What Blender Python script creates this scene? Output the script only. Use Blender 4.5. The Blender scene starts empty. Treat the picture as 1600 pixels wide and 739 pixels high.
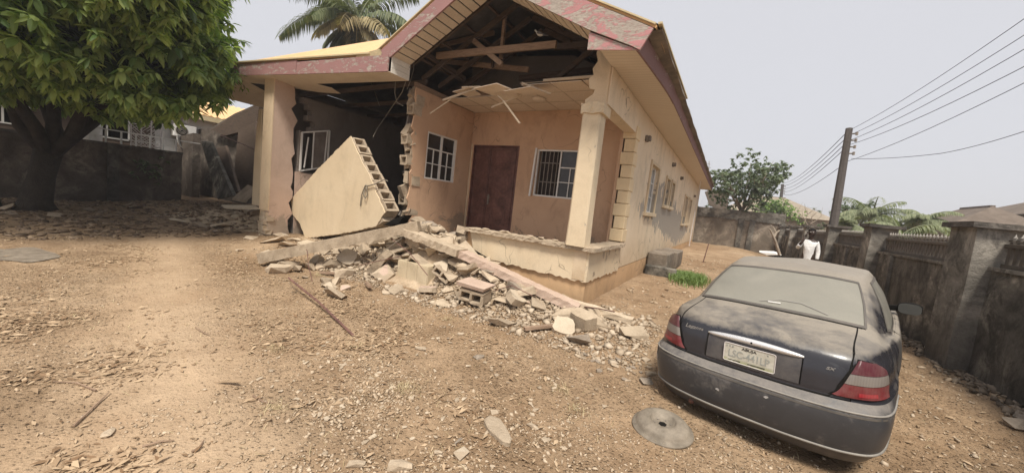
import bpy, bmesh, math, random
import numpy as np
from mathutils import Vector, Matrix, Euler, noise
from mathutils.geometry import tessellate_polygon
SC = bpy.context.scene
COL = SC.collection
random.seed(7)
rnd = random.Random(11)
PI = math.pi
V = Vector

# ---------------------------------------------------------------- camera
CAM_H = 1.55
_W = V((0.85273839, 0.14447951, -0.50195907))      # world +X in camera axes (right, down, forward)
_D = V((0.51009108, -0.02346116, 0.85980036))      # world +Y
_U = V((0.11244699, -0.98922962, -0.09370394))     # world +Z
ROT = Matrix((_W, _D, _U))
cam_d = bpy.data.cameras.new('camera')
cam = bpy.data.objects.new('camera', cam_d)
COL.objects.link(cam)
cr, cu, cb = ROT @ V((1, 0, 0)), ROT @ V((0, -1, 0)), ROT @ V((0, 0, -1))
M = Matrix((cr, cu, cb)).transposed().to_4x4()
M.translation = V((0, 0, CAM_H))
cam.matrix_world = M
cam_d.sensor_width = 36
cam_d.lens = 36 * 568.04 / 1600
cam_d.clip_start = 0.05
cam_d.clip_end = 2000
SC.camera = cam

# ---------------------------------------------------------------- sky, sun, exposure
SUN_EL, SUN_AZ = math.radians(60), math.radians(150)   # direction the light comes from, azimuth clockwise from +Y
w = bpy.data.worlds.new('World'); SC.world = w; w.use_nodes = True
nt = w.node_tree
bg = nt.nodes['Background']
sky = nt.nodes.new('ShaderNodeTexSky'); sky.sky_type = 'NISHITA'; sky.sun_disc = False
sky.sun_elevation = SUN_EL; sky.sun_rotation = SUN_AZ
sky.air_density = 1.0; sky.dust_density = 6.0; sky.ozone_density = 1.0; sky.altitude = 400
mx = nt.nodes.new('ShaderNodeMix'); mx.data_type = 'RGBA'
mx.inputs[0].default_value = 0.90
mx.inputs[7].default_value = (4.00, 3.98, 4.14, 1)        # the even pale veil of a dusty harmattan sky
nt.links.new(sky.outputs[0], mx.inputs[6])
nt.links.new(mx.outputs[2], bg.inputs[0])
bg.inputs[1].default_value = 0.10
sd = bpy.data.lights.new('sun', 'SUN'); sd.energy = 2.6; sd.angle = math.radians(15); sd.color = (1, .94, .84)
so = bpy.data.objects.new('sun', sd); COL.objects.link(so)
sdir = V((math.sin(SUN_AZ) * math.cos(SUN_EL), math.cos(SUN_AZ) * math.cos(SUN_EL), math.sin(SUN_EL)))
so.rotation_euler = sdir.to_track_quat('Z', 'Y').to_euler()
SC.view_settings.view_transform = 'Standard'
SC.view_settings.look = 'None'
SC.view_settings.exposure = 0.92
SC.view_settings.gamma = 1
SC.cycles.max_bounces = 6
SC.cycles.diffuse_bounces = 4

# ---------------------------------------------------------------- placing by measured points
def ray(x, y):
    return ROT @ V((x - 800, y - 369.5, 568.04))
CO = V((0, 0, CAM_H))
def smooth(t):
    t = max(0., min(1., t)); return t * t * (3 - 2 * t)
def gh(x, y):                                   # height of the bare ground
    z = -.17 * (1 - smooth((y - 3.4) / 2.4))
    z += .05 * smooth((-x - 14) / 6)
    z += .022 * noise.noise(V((x * .7, y * .7, 0))) + .008 * noise.noise(V((x * 2.3, y * 2.3, 3)))
    return z
def onz(x, y, z): r = ray(x, y); return CO + r * ((z - CAM_H) / r.z)
def ony(x, y, Y): r = ray(x, y); return CO + r * (Y / r.y)
def onx(x, y, X): r = ray(x, y); return CO + r * (X / r.x)
def atd(x, y, d): return CO + ray(x, y) * (d / 568.04)
def gp(x, y):                                   # point on the ground seen at photo pixel x, y
    z = 0
    for _ in range(12):
        p = onz(x, y, z); z = gh(p.x, p.y)
    return V((p.x, p.y, z))

# ---------------------------------------------------------------- mesh helpers
class MB:
    def __init__(s): s.v = []; s.f = []; s.m = []
    def add(s, vs, fs, mi=0):
        o = len(s.v); s.v += [tuple(v) for v in vs]
        for f in fs: s.f.append([i + o for i in f]); s.m.append(mi)
        return s
    def box(s, c, d, rot=None, mi=0, jit=0):
        hx, hy, hz = d[0] / 2, d[1] / 2, d[2] / 2
        vs = [V((x * hx, y * hy, z * hz)) for x in (-1, 1) for y in (-1, 1) for z in (-1, 1)]
        if jit: vs = [v + V((rnd.uniform(-jit, jit) for _ in range(3))) for v in vs]
        if rot is not None: vs = [rot @ v for v in vs]
        vs = [v + V(c) for v in vs]
        s.add(vs, [(0, 1, 3, 2), (4, 6, 7, 5), (0, 4, 5, 1), (2, 3, 7, 6), (0, 2, 6, 4), (1, 5, 7, 3)], mi); return s
    def bb(s, x0, x1, y0, y1, z0, z1, mi=0):
        return s.box(((x0 + x1) / 2, (y0 + y1) / 2, (z0 + z1) / 2), (x1 - x0, y1 - y0, z1 - z0), mi=mi)
    def beam(s, a, b, w_, h_, mi=0, up=None, jit=0):      # a bar from a to b, w_ across, h_ along 'up'
        a, b = V(a), V(b); d = b - a; L = d.length; d.normalize()
        up = V(up) if up is not None else V((0, 0, 1))
        if abs(d.dot(up)) > .98: up = V((0, 1, 0))
        x = d.cross(up).normalized(); z = x.cross(d)
        R = Matrix((x, d, z)).transposed()
        return s.box((a + b) / 2, (w_, L, h_), R, mi, jit)
    def prism(s, poly, off, mi=0):                      # 3D planar polygon extruded by off
        n = len(poly); off = V(off); p = [V(q) for q in poly]
        nrm = V((0, 0, 0))
        for i in range(n): nrm += p[i].cross(p[(i + 1) % n])
        if nrm.dot(off) > 0: p.reverse()
        vs = p + [q + off for q in p]
        fs = [list(range(n)), list(range(2 * n - 1, n - 1, -1))]
        for i in range(n):
            j = (i + 1) % n; fs.append([j, i, i + n, j + n])
        return s.add(vs, fs, mi)
    def tube(s, pts, r, n=6, mi=0, cap=True):
        pts = [V(p) for p in pts]; rs = r if isinstance(r, (list, tuple)) else [r] * len(pts)
        o = len(s.v); prev = None
        for i, p in enumerate(pts):
            d = (pts[min(i + 1, len(pts) - 1)] - pts[max(i - 1, 0)]).normalized()
            if prev is None:
                a = V((0, 0, 1)) if abs(d.z) < .9 else V((1, 0, 0)); prev = d.cross(a).normalized()
            prev = (prev - d * prev.dot(d)).normalized(); q = d.cross(prev)
            for k in range(n):
                t = 2 * PI * k / n; s.v.append(tuple(p + (prev * math.cos(t) + q * math.sin(t)) * rs[i]))
        for i in range(len(pts) - 1):
            for k in range(n):
                a = o + i * n + k; b = o + i * n + (k + 1) % n
                s.f.append([a, b, b + n, a + n]); s.m.append(mi)
        if cap:
            s.f.append([o + k for k in range(n)][::-1]); s.m.append(mi)
            e = o + (len(pts) - 1) * n; s.f.append([e + k for k in range(n)]); s.m.append(mi)
        return s
    def lathe(s, prof, n=24, c=(0, 0, 0), axis='z', mi=0):
        o = len(s.v); c = V(c)
        for r_, h in prof:
            for k in range(n):
                t = 2 * PI * k / n; a, b = r_ * math.cos(t), r_ * math.sin(t)
                s.v.append(tuple(c + (V((a, b, h)) if axis == 'z' else V((h, a, b)) if axis == 'x' else V((a, h, b)))))
        for i in range(len(prof) - 1):
            for k in range(n):
                a = o + i * n + k; b = o + i * n + (k + 1) % n
                s.f.append([a, b, b + n, a + n]); s.m.append(mi)
        return s
    def grid(s, P, mi=0, closed=False):                  # P[i][j] points
        o = len(s.v); nj = len(P[0])
        for row in P: s.v += [tuple(p) for p in row]
        for i in range(len(P) - 1):
            for j in range(nj - 1):
                a = o + i * nj + j; s.f.append([a, a + 1, a + nj + 1, a + nj]); s.m.append(mi)
        return s

def worldloc(o):
    p = V((0, 0, 0))
    while o is not None: p += o.location; o = o.parent
    return p
def make_mesh(name, mb, mats, off=V((0, 0, 0)), smooth_=False):
    me = bpy.data.meshes.new(name)
    me.from_pydata([(v[0] - off.x, v[1] - off.y, v[2] - off.z) for v in mb.v], [], mb.f)
    if not isinstance(mats, (list, tuple)): mats = [mats]
    for m in mats: me.materials.append(m)
    if len(mats) > 1: me.polygons.foreach_set('material_index', mb.m)
    if smooth_: me.polygons.foreach_set('use_smooth', [True] * len(me.polygons))
    me.update(); return me
def fixn(me):
    bm = bmesh.new(); bm.from_mesh(me); bmesh.ops.recalc_face_normals(bm, faces=bm.faces); bm.to_mesh(me); bm.free()
def obj(name, mb, mats, parent=None, smooth_=False, local=False, bevel=0, fix=False, loc=None):
    off = V((0, 0, 0))
    if parent is not None and not local: off = worldloc(parent)
    if loc is not None and parent is None: off = V(loc)
    me = make_mesh(name, mb, mats, off, smooth_)
    if fix: fixn(me)
    o = bpy.data.objects.new(name, me); COL.objects.link(o)
    if parent is not None: o.parent = parent
    if loc is not None and parent is None: o.location = loc
    if bevel:
        b = o.modifiers.new('bevel', 'BEVEL'); b.width = bevel; b.segments = 1; b.limit_method = 'ANGLE'
    return o
def tag(o, label=None, cat=None, group=None, kind=None):
    if label: o['label'] = label
    if cat: o['category'] = cat
    if group: o['group'] = group
    if kind: o['kind'] = kind
    return o
def thing(name, label, cat, loc=(0, 0, 0), group=None, rot=None):
    o = bpy.data.objects.new(name, None); COL.objects.link(o); o.location = loc; o.empty_display_size = .2
    if rot: o.rotation_euler = rot
    return tag(o, label, cat, group)
def inst(name, me, parent=None, loc=(0, 0, 0), rot=(0, 0, 0), sc=(1, 1, 1)):
    o = bpy.data.objects.new(name, me); COL.objects.link(o); o.parent = parent
    o.location = loc; o.rotation_euler = rot; o.scale = sc
    return o

# a wall built on a grid of cuts: us, vs are sorted cut positions, hole(u, v) tells open cells
def gridwall(mb, org, ud, vd, nd, us, vs, solid, th, mi=0):
    org, ud, vd, nd = V(org), V(ud), V(vd), V(nd)
    nu, nv = len(us) - 1, len(vs) - 1
    S = [[solid((us[i] + us[i + 1]) / 2, (vs[j] + vs[j + 1]) / 2) for j in range(nv)] for i in range(nu)]
    ids = {}
    def vid(i, j, k):
        key = (i, j, k)
        if key not in ids:
            ids[key] = len(mb.v); mb.v.append(tuple(org + ud * us[i] + vd * vs[j] + nd * (-th * k)))
        return ids[key]
    def q(*a): mb.f.append([vid(*t) for t in a]); mb.m.append(mi)
    for i in range(nu):
        for j in range(nv):
            if not S[i][j]: continue
            q((i, j, 0), (i + 1, j, 0), (i + 1, j + 1, 0), (i, j + 1, 0))
            q((i, j, 1), (i, j + 1, 1), (i + 1, j + 1, 1), (i + 1, j, 1))
            if i == 0 or not S[i - 1][j]: q((i, j, 0), (i, j + 1, 0), (i, j + 1, 1), (i, j, 1))
            if i == nu - 1 or not S[i + 1][j]: q((i + 1, j, 0), (i + 1, j, 1), (i + 1, j + 1, 1), (i + 1, j + 1, 0))
            if j == 0 or not S[i][j - 1]: q((i, j, 0), (i, j, 1), (i + 1, j, 1), (i + 1, j, 0))
            if j == nv - 1 or not S[i][j + 1]: q((i, j + 1, 0), (i + 1, j + 1, 0), (i + 1, j + 1, 1), (i, j + 1, 1))
def rects(us0, vs0, holes):
    us = sorted(set(us0) | {h[0] for h in holes} | {h[1] for h in holes})
    vs = sorted(set(vs0) | {h[2] for h in holes} | {h[3] for h in holes})
    return us, vs, (lambda u, v: not any(h[0] < u < h[1] and h[2] < v < h[3] for h in holes))

# ---------------------------------------------------------------- materials
class NB:
    def __init__(s, name):
        s.m = bpy.data.materials.new(name); s.m.use_nodes = True; s.t = s.m.node_tree
        s.b = s.t.nodes['Principled BSDF']; s.geo = None
    def n(s, ty, **k):
        x = s.t.nodes.new(ty)
        for a, b in k.items(): setattr(x, a, b)
        return x
    def l(s, a, b): s.t.links.new(a, b)
    def pos(s, local=False):
        if local: return s.n('ShaderNodeTexCoord').outputs['Object']
        if not s.geo: s.geo = s.n('ShaderNodeNewGeometry')
        return s.geo.outputs['Position']
    def noise(s, scale, detail=5, rough=.6, dist=0, vec=None, local=False, stretch=None):
        x = s.n('ShaderNodeTexNoise'); x.inputs['Scale'].default_value = scale
        x.inputs['Detail'].default_value = detail; x.inputs['Roughness'].default_value = rough
        x.inputs['Distortion'].default_value = dist
        v = vec or s.pos(local)
        if stretch:
            mp = s.n('ShaderNodeMapping'); mp.inputs['Scale'].default_value = stretch; s.l(v, mp.inputs[0]); v = mp.outputs[0]
        s.l(v, x.inputs['Vector']); return x.outputs['Fac']
    def ramp(s, fac, stops):
        x = s.n('ShaderNodeValToRGB'); e = x.color_ramp.elements
        while len(e) < len(stops): e.new(.5)
        for i, (p, c) in enumerate(stops):
            e[i].position = p; e[i].color = (*c, 1) if hasattr(c, '__len__') else (c, c, c, 1)
        s.l(fac, x.inputs[0]); return x.outputs[0]
    def mix(s, f, a, b, mode='MIX'):
        x = s.n('ShaderNodeMix'); x.data_type = 'RGBA'; x.blend_type = mode
        for ix, val in ((0, f), (6, a), (7, b)):
            sock = x.inputs[ix]
            if isinstance(val, (int, float)): sock.default_value = val if ix == 0 else (val, val, val, 1)
            elif isinstance(val, (tuple, list)): sock.default_value = (*val, 1)
            else: s.l(val, sock)
        return x.outputs[2]
    def math(s, op, a, b=0, c=None):
        x = s.n('ShaderNodeMath', operation=op)
        for i, val in enumerate((a, b, c)):
            if val is None: continue
            if isinstance(val, (int, float)): x.inputs[i].default_value = val
            else: s.l(val, x.inputs[i])
        return x.outputs[0]
    def sep(s, local=False):
        x = s.n('ShaderNodeSeparateXYZ'); s.l(s.pos(local), x.inputs[0]); return x.outputs
    def rng(s, v, a, b, c=0, d=1):
        x = s.n('ShaderNodeMapRange'); s.l(v, x.inputs[0])
        for i, k in enumerate((a, b, c, d)): x.inputs[i + 1].default_value = k
        return x.outputs[0]
    def bump(s, h, strength=.4, dist=.01):
        x = s.n('ShaderNodeBump'); x.inputs['Strength'].default_value = strength; x.inputs['Distance'].default_value = dist
        s.l(h, x.inputs['Height']); s.l(x.outputs[0], s.b.inputs['Normal'])
    def out(s, col, rough=.9, spec=.2, metal=0):
        if isinstance(col, (tuple, list)): s.b.inputs['Base Color'].default_value = (*col, 1)
        else: s.l(col, s.b.inputs['Base Color'])
        if isinstance(rough, (int, float)): s.b.inputs['Roughness'].default_value = rough
        else: s.l(rough, s.b.inputs['Roughness'])
        s.b.inputs['Specular IOR Level'].default_value = spec; s.b.inputs['Metallic'].default_value = metal
        return s.m
def mottled(name, c0, c1, scale=3, fine=40, bump=.4, dist=.008, rough=.9, spec=.2, local=False, speck=.25, metal=0):
    b = NB(name); a = b.noise(scale, 6, .65, .3, local=local); f = b.noise(fine, 4, .6, local=local)
    c = b.ramp(a, [(.3, c0), (.7, c1)])
    c = b.mix(speck, c, b.ramp(f, [(.25, .35), (.75, 1.25)]), 'MULTIPLY')
    b.bump(b.math('ADD', f, b.math('MULTIPLY', a, .6)), bump, dist)
    return b.out(c, rough, spec, metal)

def plaster(name, base, dark, peel=None, peelc=(.36, .32, .27), dirt=.5, lowz=None, crack=True):
    b = NB(name)
    a = b.noise(.9, 7, .62, .4); f = b.noise(55, 4, .7); st = b.noise(1.5, 8, .72, .6, stretch=(1.3, 1.3, .8))
    c = b.mix(b.ramp(a, [(.35, 0), (.75, 1)]), base, dark)
    c = b.mix(b.math('MULTIPLY', b.ramp(st, [(.5, 0), (.75, .8)]), dirt), c, tuple(x * .55 for x in dark))
    c = b.mix(.3, c, b.ramp(f, [(.2, .6), (.8, 1.15)]), 'MULTIPLY')
    z = b.sep()[2]
    if lowz:
        lf = b.math('MULTIPLY', b.rng(z, lowz[0], lowz[1], 1, 0), b.ramp(b.noise(3, 6, .7), [(.3, .2), (.65, 1)]))
        c = b.mix(lf, c, lowz[2])
    h = b.math('ADD', b.math('MULTIPLY', f, .5), b.noise(9, 4, .6))
    if crack:
        vo = b.n('ShaderNodeTexVoronoi', feature='DISTANCE_TO_EDGE'); vo.inputs['Scale'].default_value = 1.1
        wv = b.n('ShaderNodeMix', data_type='RGBA', blend_type='ADD'); wv.inputs[0].default_value = .55
        nz = b.n('ShaderNodeTexNoise'); nz.inputs['Scale'].default_value = 2.5; b.l(b.pos(), nz.inputs[0])
        b.l(b.pos(), wv.inputs[6]); b.l(nz.outputs['Color'], wv.inputs[7]); b.l(wv.outputs[2], vo.inputs['Vector'])
        cr_ = b.math('MULTIPLY', b.ramp(vo.outputs['Distance'], [(0, 1), (.009, 0)]), b.ramp(b.noise(.8, 2), [(.5, 0), (.58, 1)]))
        c = b.mix(b.math('MULTIPLY', cr_, .75), c, (.1, .08, .06))
    if peel:
        n1 = b.noise(peel[0], 8, .72, 1.0)
        m_ = peel[1](b, n1)
        pm = b.ramp(m_, [(.5, 0), (.53, 1)])
        c = b.mix(pm, c, b.mix(b.noise(14, 4, .7), tuple(x * .75 for x in peelc), tuple(x * 1.2 for x in peelc)))
        h = b.math('SUBTRACT', h, b.math('MULTIPLY', pm, 1.4))
    b.bump(h, .5, .008)
    return b.out(c, .92, .15)

def blotch(t):     # simple mask: noise shifted by t
    return lambda b, n: b.math('ADD', n, t)
def side_peel(b, n):                            # the big bare strip on the long side wall
    s = b.sep(); y, z = s[1], s[2]
    cz = b.rng(y, 11, 19, 1.85, 1.15)
    g1 = b.math('ABSOLUTE', b.math('SUBTRACT', z, cz)); g1 = b.rng(g1, .15, 1.1, .20, -.16)
    gy = b.math('ABSOLUTE', b.math('SUBTRACT', y, 15.0)); g2 = b.rng(gy, 3.6, 6.5, 0, -.25)
    return b.math('ADD', n, b.math('ADD', g1, g2))
def low_peel(z0, z1, amt):
    def f(b, n):
        z = b.sep()[2]; return b.math('ADD', n, b.rng(z, z0, z1, amt, -.2))
    return f
M_ = {}
M_['cream'] = plaster('cream_plaster', (.70, .56, .39), (.60, .46, .31), (1.3, blotch(-.17)), dirt=.75, lowz=(.3, 1.0, (.50, .36, .22)))
M_['cream_side'] = plaster('cream_side_plaster', (.76, .63, .47), (.68, .55, .39), (1.1, side_peel), dirt=.75, lowz=(.4, 1.1, (.50, .38, .25)))
M_['parapet'] = plaster('parapet_plaster', (.72, .60, .43), (.63, .50, .34), (2.2, blotch(-.13)), dirt=.6, crack=True)
M_['plinth'] = plaster('plinth_plaster', (.64, .43, .25), (.52, .34, .19), None, dirt=.9, lowz=(-.05, .32, (.32, .22, .135)))
M_['pink'] = plaster('pink_plaster', (.60, .40, .265), (.52, .335, .22), (1.6, low_peel(.5, 1.5, .09)), peelc=(.34, .25, .18), dirt=.75)
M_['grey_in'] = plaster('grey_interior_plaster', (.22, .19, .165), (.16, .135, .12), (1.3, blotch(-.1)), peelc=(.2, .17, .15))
M_['pinkgrey'] = plaster('dusty_pink_plaster', (.60, .45, .36), (.50, .36, .28), (1.3, low_peel(.0, 1.2, .1)), peelc=(.40, .32, .25))
M_['slab'] = plaster('fallen_wall_plaster', (.74, .61, .43), (.66, .53, .36), (1.6, blotch(-.22)), dirt=.45, crack=False)
M_['trim'] = plaster('trim_plaster', (.66, .54, .38), (.56, .45, .31), (2.5, blotch(-.14)), peelc=(.42, .36, .28), dirt=.35, crack=False)
M_['block'] = mottled('hollow_block_concrete', (.33, .26, .185), (.52, .42, .31), 6, 60, .8, .012)
M_['conc'] = mottled('rubble_concrete', (.29, .225, .16), (.48, .39, .285), 4, 45, .8, .012)
M_['conc2'] = mottled('rubble_concrete_dusty', (.38, .30, .215), (.56, .455, .335), 4, 45, .7, .01)
M_['conc3'] = mottled('rubble_concrete_grey', (.22, .18, .14), (.38, .315, .25), 4, 45, .8, .012)
M_['chunkcream'] = mottled('rubble_cream_paint', (.44, .36, .265), (.56, .47, .355), 5, 50, .5, .008)
M_['chunkpink'] = mottled('rubble_pink_paint', (.46, .34, .265), (.56, .43, .345), 5, 50, .5, .008)
M_['shadegrey'] = mottled('old_rubble_brown', (.20, .155, .11), (.38, .30, .225), 3, 30, .8, .012)
M_['quoin'] = plaster('quoin_plaster', (.78, .62, .40), (.68, .52, .32), None, dirt=.4, crack=False)
M_['white'] = mottled('window_white_paint', (.72, .70, .66), (.80, .78, .75), 6, 60, .2, .002, .5, .4)
M_['whiteold'] = mottled('rail_white_paint', (.55, .50, .48), (.74, .70, .68), 6, 60, .3, .003, .6, .3)
M_['wood'] = None
def woodmat(name, c0, c1, scale=4):
    b = NB(name); g = b.noise(scale, 6, .7, .6, stretch=(1, 1, 5)); g2 = b.noise(scale * 6, 5, .7, .2, stretch=(4, .3, 4))
    c = b.ramp(g, [(.25, c0), (.75, c1)]); c = b.mix(.5, c, b.ramp(g2, [(.3, .45), (.7, 1.2)]), 'MULTIPLY')
    b.bump(g2, .5, .005); return b.out(c, .85, .2)
M_['wood'] = woodmat('roof_timber', (.20, .13, .09), (.42, .30, .21))
M_['poledark'] = woodmat('pole_timber', (.06, .052, .048), (.13, .115, .105))
M_['wooddark'] = woodmat('dark_timber', (.07, .05, .04), (.16, .115, .085))
M_['woodlight'] = woodmat('weathered_plank', (.45, .36, .26), (.66, .54, .40))
def fasc(name, paint, peelamt):
    b = NB(name); g = b.noise(2.2, 7, .7, .8, stretch=(1.3, 1.3, 3.0)); f = b.noise(16, 5, .75, .5, stretch=(1, 1, 5))
    m = b.ramp(b.math('ADD', b.math('MULTIPLY', g, .7), b.math('MULTIPLY', f, .3)), [(peelamt, 0), (peelamt + .03, 1)])
    pc = b.mix(b.noise(3, 5, .6), paint, tuple(x * .72 for x in paint))
    wc = b.ramp(f, [(.3, (.22, .18, .15)), (.7, (.52, .46, .40))])
    b.bump(b.math('SUBTRACT', f, m), .6, .006); return b.out(b.mix(m, pc, wc), .8, .25)
M_['fascia'] = fasc('fascia_maroon_paint', (.37, .205, .195), .53)
M_['fasciapeel'] = fasc('fascia_peeling_paint', (.55, .27, .27), .475)
M_['fasciadark'] = fasc('fascia_side_paint', (.27, .165, .165), .58)
M_['soffit'] = mottled('soffit_board_cream', (.62, .52, .41), (.72, .62, .50), 2, 40, .15, .003, .7, .3)
M_['soffitwhite'] = mottled('soffit_board_white', (.70, .66, .58), (.82, .78, .70), 2, 40, .15, .003, .6, .3)
M_['roof'] = mottled('roof_sheet_orange', (.66, .41, .19), (.76, .50, .26), 1.2, 20, .2, .004, .55, .4)
M_['roofdark'] = mottled('roof_sheet_edge', (.10, .085, .07), (.26, .21, .16), 3, 20, .3, .005, .7, .3)
M_['roofyellow'] = mottled('roof_sheet_yellow', (.50, .41, .24), (.64, .53, .34), 2, 20, .2, .004, .6, .3)
M_['ceil'] = mottled('ceiling_panel', (.66, .54, .42), (.76, .64, .51), 2, 30, .1, .002, .8, .2)
M_['door'] = mottled('door_brown_metal', (.075, .032, .026), (.21, .095, .075), 3.2, 14, .3, .004, .5, .4, speck=.5)
M_['glassdark'] = mottled('window_glass_dusty', (.02, .018, .016), (.055, .045, .04), 2, 30, .1, .002, .18, .5)
M_['black'] = mottled('black_rubber', (.012, .012, .012), (.03, .028, .025), 4, 40, .3, .004, .7, .3)
M_['iron'] = mottled('burglar_bar_iron', (.16, .14, .12), (.3, .26, .22), 10, 60, .3, .003, .6, .4)
M_['rust'] = mottled('rusty_pipe', (.10, .05, .045), (.24, .13, .10), 12, 60, .4, .003, .7, .3)
M_['cable'] = mottled('grey_cable', (.16, .14, .11), (.28, .24, .19), 12, 60, .3, .003, .7, .3)
def wallmat(name, c0, c1, c2):
    b = NB(name); a = b.noise(.9, 8, .7, .8); s2 = b.noise(3.5, 7, .75, .5); st = b.noise(1.6, 6, .72, .6, stretch=(1.2, 1.2, .6)); f = b.noise(45, 4, .7)
    c = b.ramp(a, [(.36, c0), (.54, c1), (.64, c2)])
    c = b.mix(b.ramp(s2, [(.46, 0), (.62, .85)]), c, c0)
    z = b.sep()[2]; lo = b.rng(z, .1, 1.1, .75, 0)
    c = b.mix(b.math('MULTIPLY', lo, b.ramp(st, [(.3, .3), (.6, 1)])), c, tuple(x * .8 for x in c0))
    c = b.mix(.4, c, b.ramp(f, [(.2, .5), (.8, 1.25)]), 'MULTIPLY')
    b.bump(b.math('ADD', f, b.math('MULTIPLY', s2, 2)), .8, .015); return b.out(c, .95, .1)
M_['mould'] = wallmat('mouldy_wall', (.052, .048, .042), (.18, .162, .138), (.44, .40, .335))
M_['pier'] = wallmat('mouldy_pier', (.085, .077, .067), (.24, .22, .19), (.40, .365, .315))
M_['cap'] = wallmat('mouldy_coping', (.06, .055, .05), (.14, .125, .11), (.30, .27, .24))
M_['backwall'] = wallmat('back_wall_render', (.17, .14, .11), (.33, .275, .22), (.46, .395, .32))
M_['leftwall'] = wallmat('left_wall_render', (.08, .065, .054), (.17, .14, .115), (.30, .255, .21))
M_['fencepaint'] = mottled('fence_brown_paint', (.08, .067, .055), (.15, .125, .10), 3, 40, .3, .004, .7, .25)
M_['tip'] = mottled('fence_tip_silver', (.30, .28, .25), (.46, .43, .39), 3, 40, .3, .004, .6, .3)
M_['bark'] = mottled('bark', (.022, .017, .013), (.055, .043, .034), 4, 30, 1, .03)
M_['barkpale'] = mottled('bark_pale', (.24, .195, .15), (.42, .35, .28), 4, 30, .8, .02)
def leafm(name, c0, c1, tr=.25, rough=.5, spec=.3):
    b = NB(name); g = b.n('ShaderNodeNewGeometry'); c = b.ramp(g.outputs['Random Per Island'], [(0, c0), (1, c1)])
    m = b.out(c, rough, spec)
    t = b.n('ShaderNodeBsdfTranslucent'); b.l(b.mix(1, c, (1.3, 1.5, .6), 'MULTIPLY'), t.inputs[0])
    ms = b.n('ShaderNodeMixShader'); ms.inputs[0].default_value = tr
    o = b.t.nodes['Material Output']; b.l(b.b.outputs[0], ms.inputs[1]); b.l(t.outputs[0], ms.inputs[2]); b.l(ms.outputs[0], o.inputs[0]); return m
M_['leaf'] = leafm('mango_leaf', (.095, .165, .045), (.38, .46, .18), .42)
M_['leafin'] = leafm('shaded_mango_leaf', (.03, .06, .018), (.06, .10, .03), .15)
M_['leafback'] = leafm('far_tree_leaf', (.08, .11, .065), (.20, .24, .155), .3, .7)
M_['palmhaze'] = leafm('dusty_palm_leaf', (.14, .17, .09), (.30, .32, .20), .25, .7)
M_['leafbright'] = leafm('bright_bush_leaf', (.12, .22, .05), (.26, .36, .11), .3, .7)
M_['palm'] = leafm('palm_leaf', (.06, .09, .035), (.17, .18, .09), .2, .6)
M_['palmdry'] = leafm('palm_leaf_dry', (.22, .18, .09), (.42, .34, .19), .2, .7)
M_['grass'] = leafm('grass_blade', (.10, .16, .045), (.24, .31, .12), .3, .6)
M_['litter'] = leafm('dry_leaf', (.20, .12, .065), (.50, .37, .24), .05, .8)
def groundmat():
    b = NB('dusty_laterite')
    a = b.noise(.35, 6, .6, .5); m = b.noise(2.6, 7, .7, .3); f = b.noise(26, 6, .75, .2); g = b.noise(110, 3, .7)
    c = b.ramp(a, [(.3, (.32, .215, .13)), (.55, (.43, .305, .195)), (.75, (.51, .38, .255))])
    c = b.mix(.55, c, b.ramp(m, [(.3, (.50, .44, .38)), (.55, .95), (.75, 1.25)]), 'MULTIPLY')
    s0 = b.sep(); pq = b.math('MULTIPLY', b.math('SUBTRACT', b.math('ADD', s0[1], b.math('MULTIPLY', s0[0], .27)), .3), 2.6); rough_ = b.math('MAXIMUM', b.rng(b.math('ABSOLUTE', b.math('ADD', pq, b.math('MULTIPLY', m, 1.2))), .5, 1.9, .22, .8), 0)
    rough_ = b.math('MULTIPLY', rough_, b.ramp(b.noise(1.1, 5, .6), [(.35, .45), (.6, 1)]))
    c = b.mix(rough_, c, b.ramp(f, [(.30, (.34, .30, .26)), (.47, .95), (.72, 1.35)]), 'MULTIPLY')
    c = b.mix(.35, c, b.ramp(g, [(.3, .5), (.7, 1.3)]), 'MULTIPLY')
    s = b.sep()
    pa = b.math('MULTIPLY', b.math('SUBTRACT', b.math('ADD', s[1], b.math('MULTIPLY', s[0], .27)), .3), 2.6); pa = b.rng(b.math('ABSOLUTE', b.math('ADD', pa, b.math('MULTIPLY', a, .6))), .3, 2.0, .38, 0)
    c = b.mix(pa, c, (.50, .375, .255))                      # the trodden bare track
    rd = b.noise(.8, 5, .65, .6); c = b.mix(b.ramp(rd, [(.52, 0), (.7, .5)]), c, (.31, .205, .125))
    # tree shade painted into the soil colour under the mango and by the old debris
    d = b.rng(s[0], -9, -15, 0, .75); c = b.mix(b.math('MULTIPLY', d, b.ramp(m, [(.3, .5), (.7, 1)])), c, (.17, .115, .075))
    vo = b.n('ShaderNodeTexVoronoi'); vo.inputs['Scale'].default_value = 34; b.l(b.pos(), vo.inputs['Vector'])
    pv = b.ramp(vo.outputs['Distance'], [(.1, 1), (.4, 0)])
    b.bump(b.math('ADD', b.math('MULTIPLY', m, 1.6), b.math('MULTIPLY', rough_, b.math('ADD', b.math('ADD', f, b.math('MULTIPLY', g, .4)), b.math('MULTIPLY', pv, .9)))), 1.0, .036)
    return b.out(c, .97, .08)
M_['ground'] = groundmat()
M_['debris'] = mottled('fine_debris', (.34, .25, .165), (.56, .44, .31), 3, 30, 1, .03)
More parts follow.
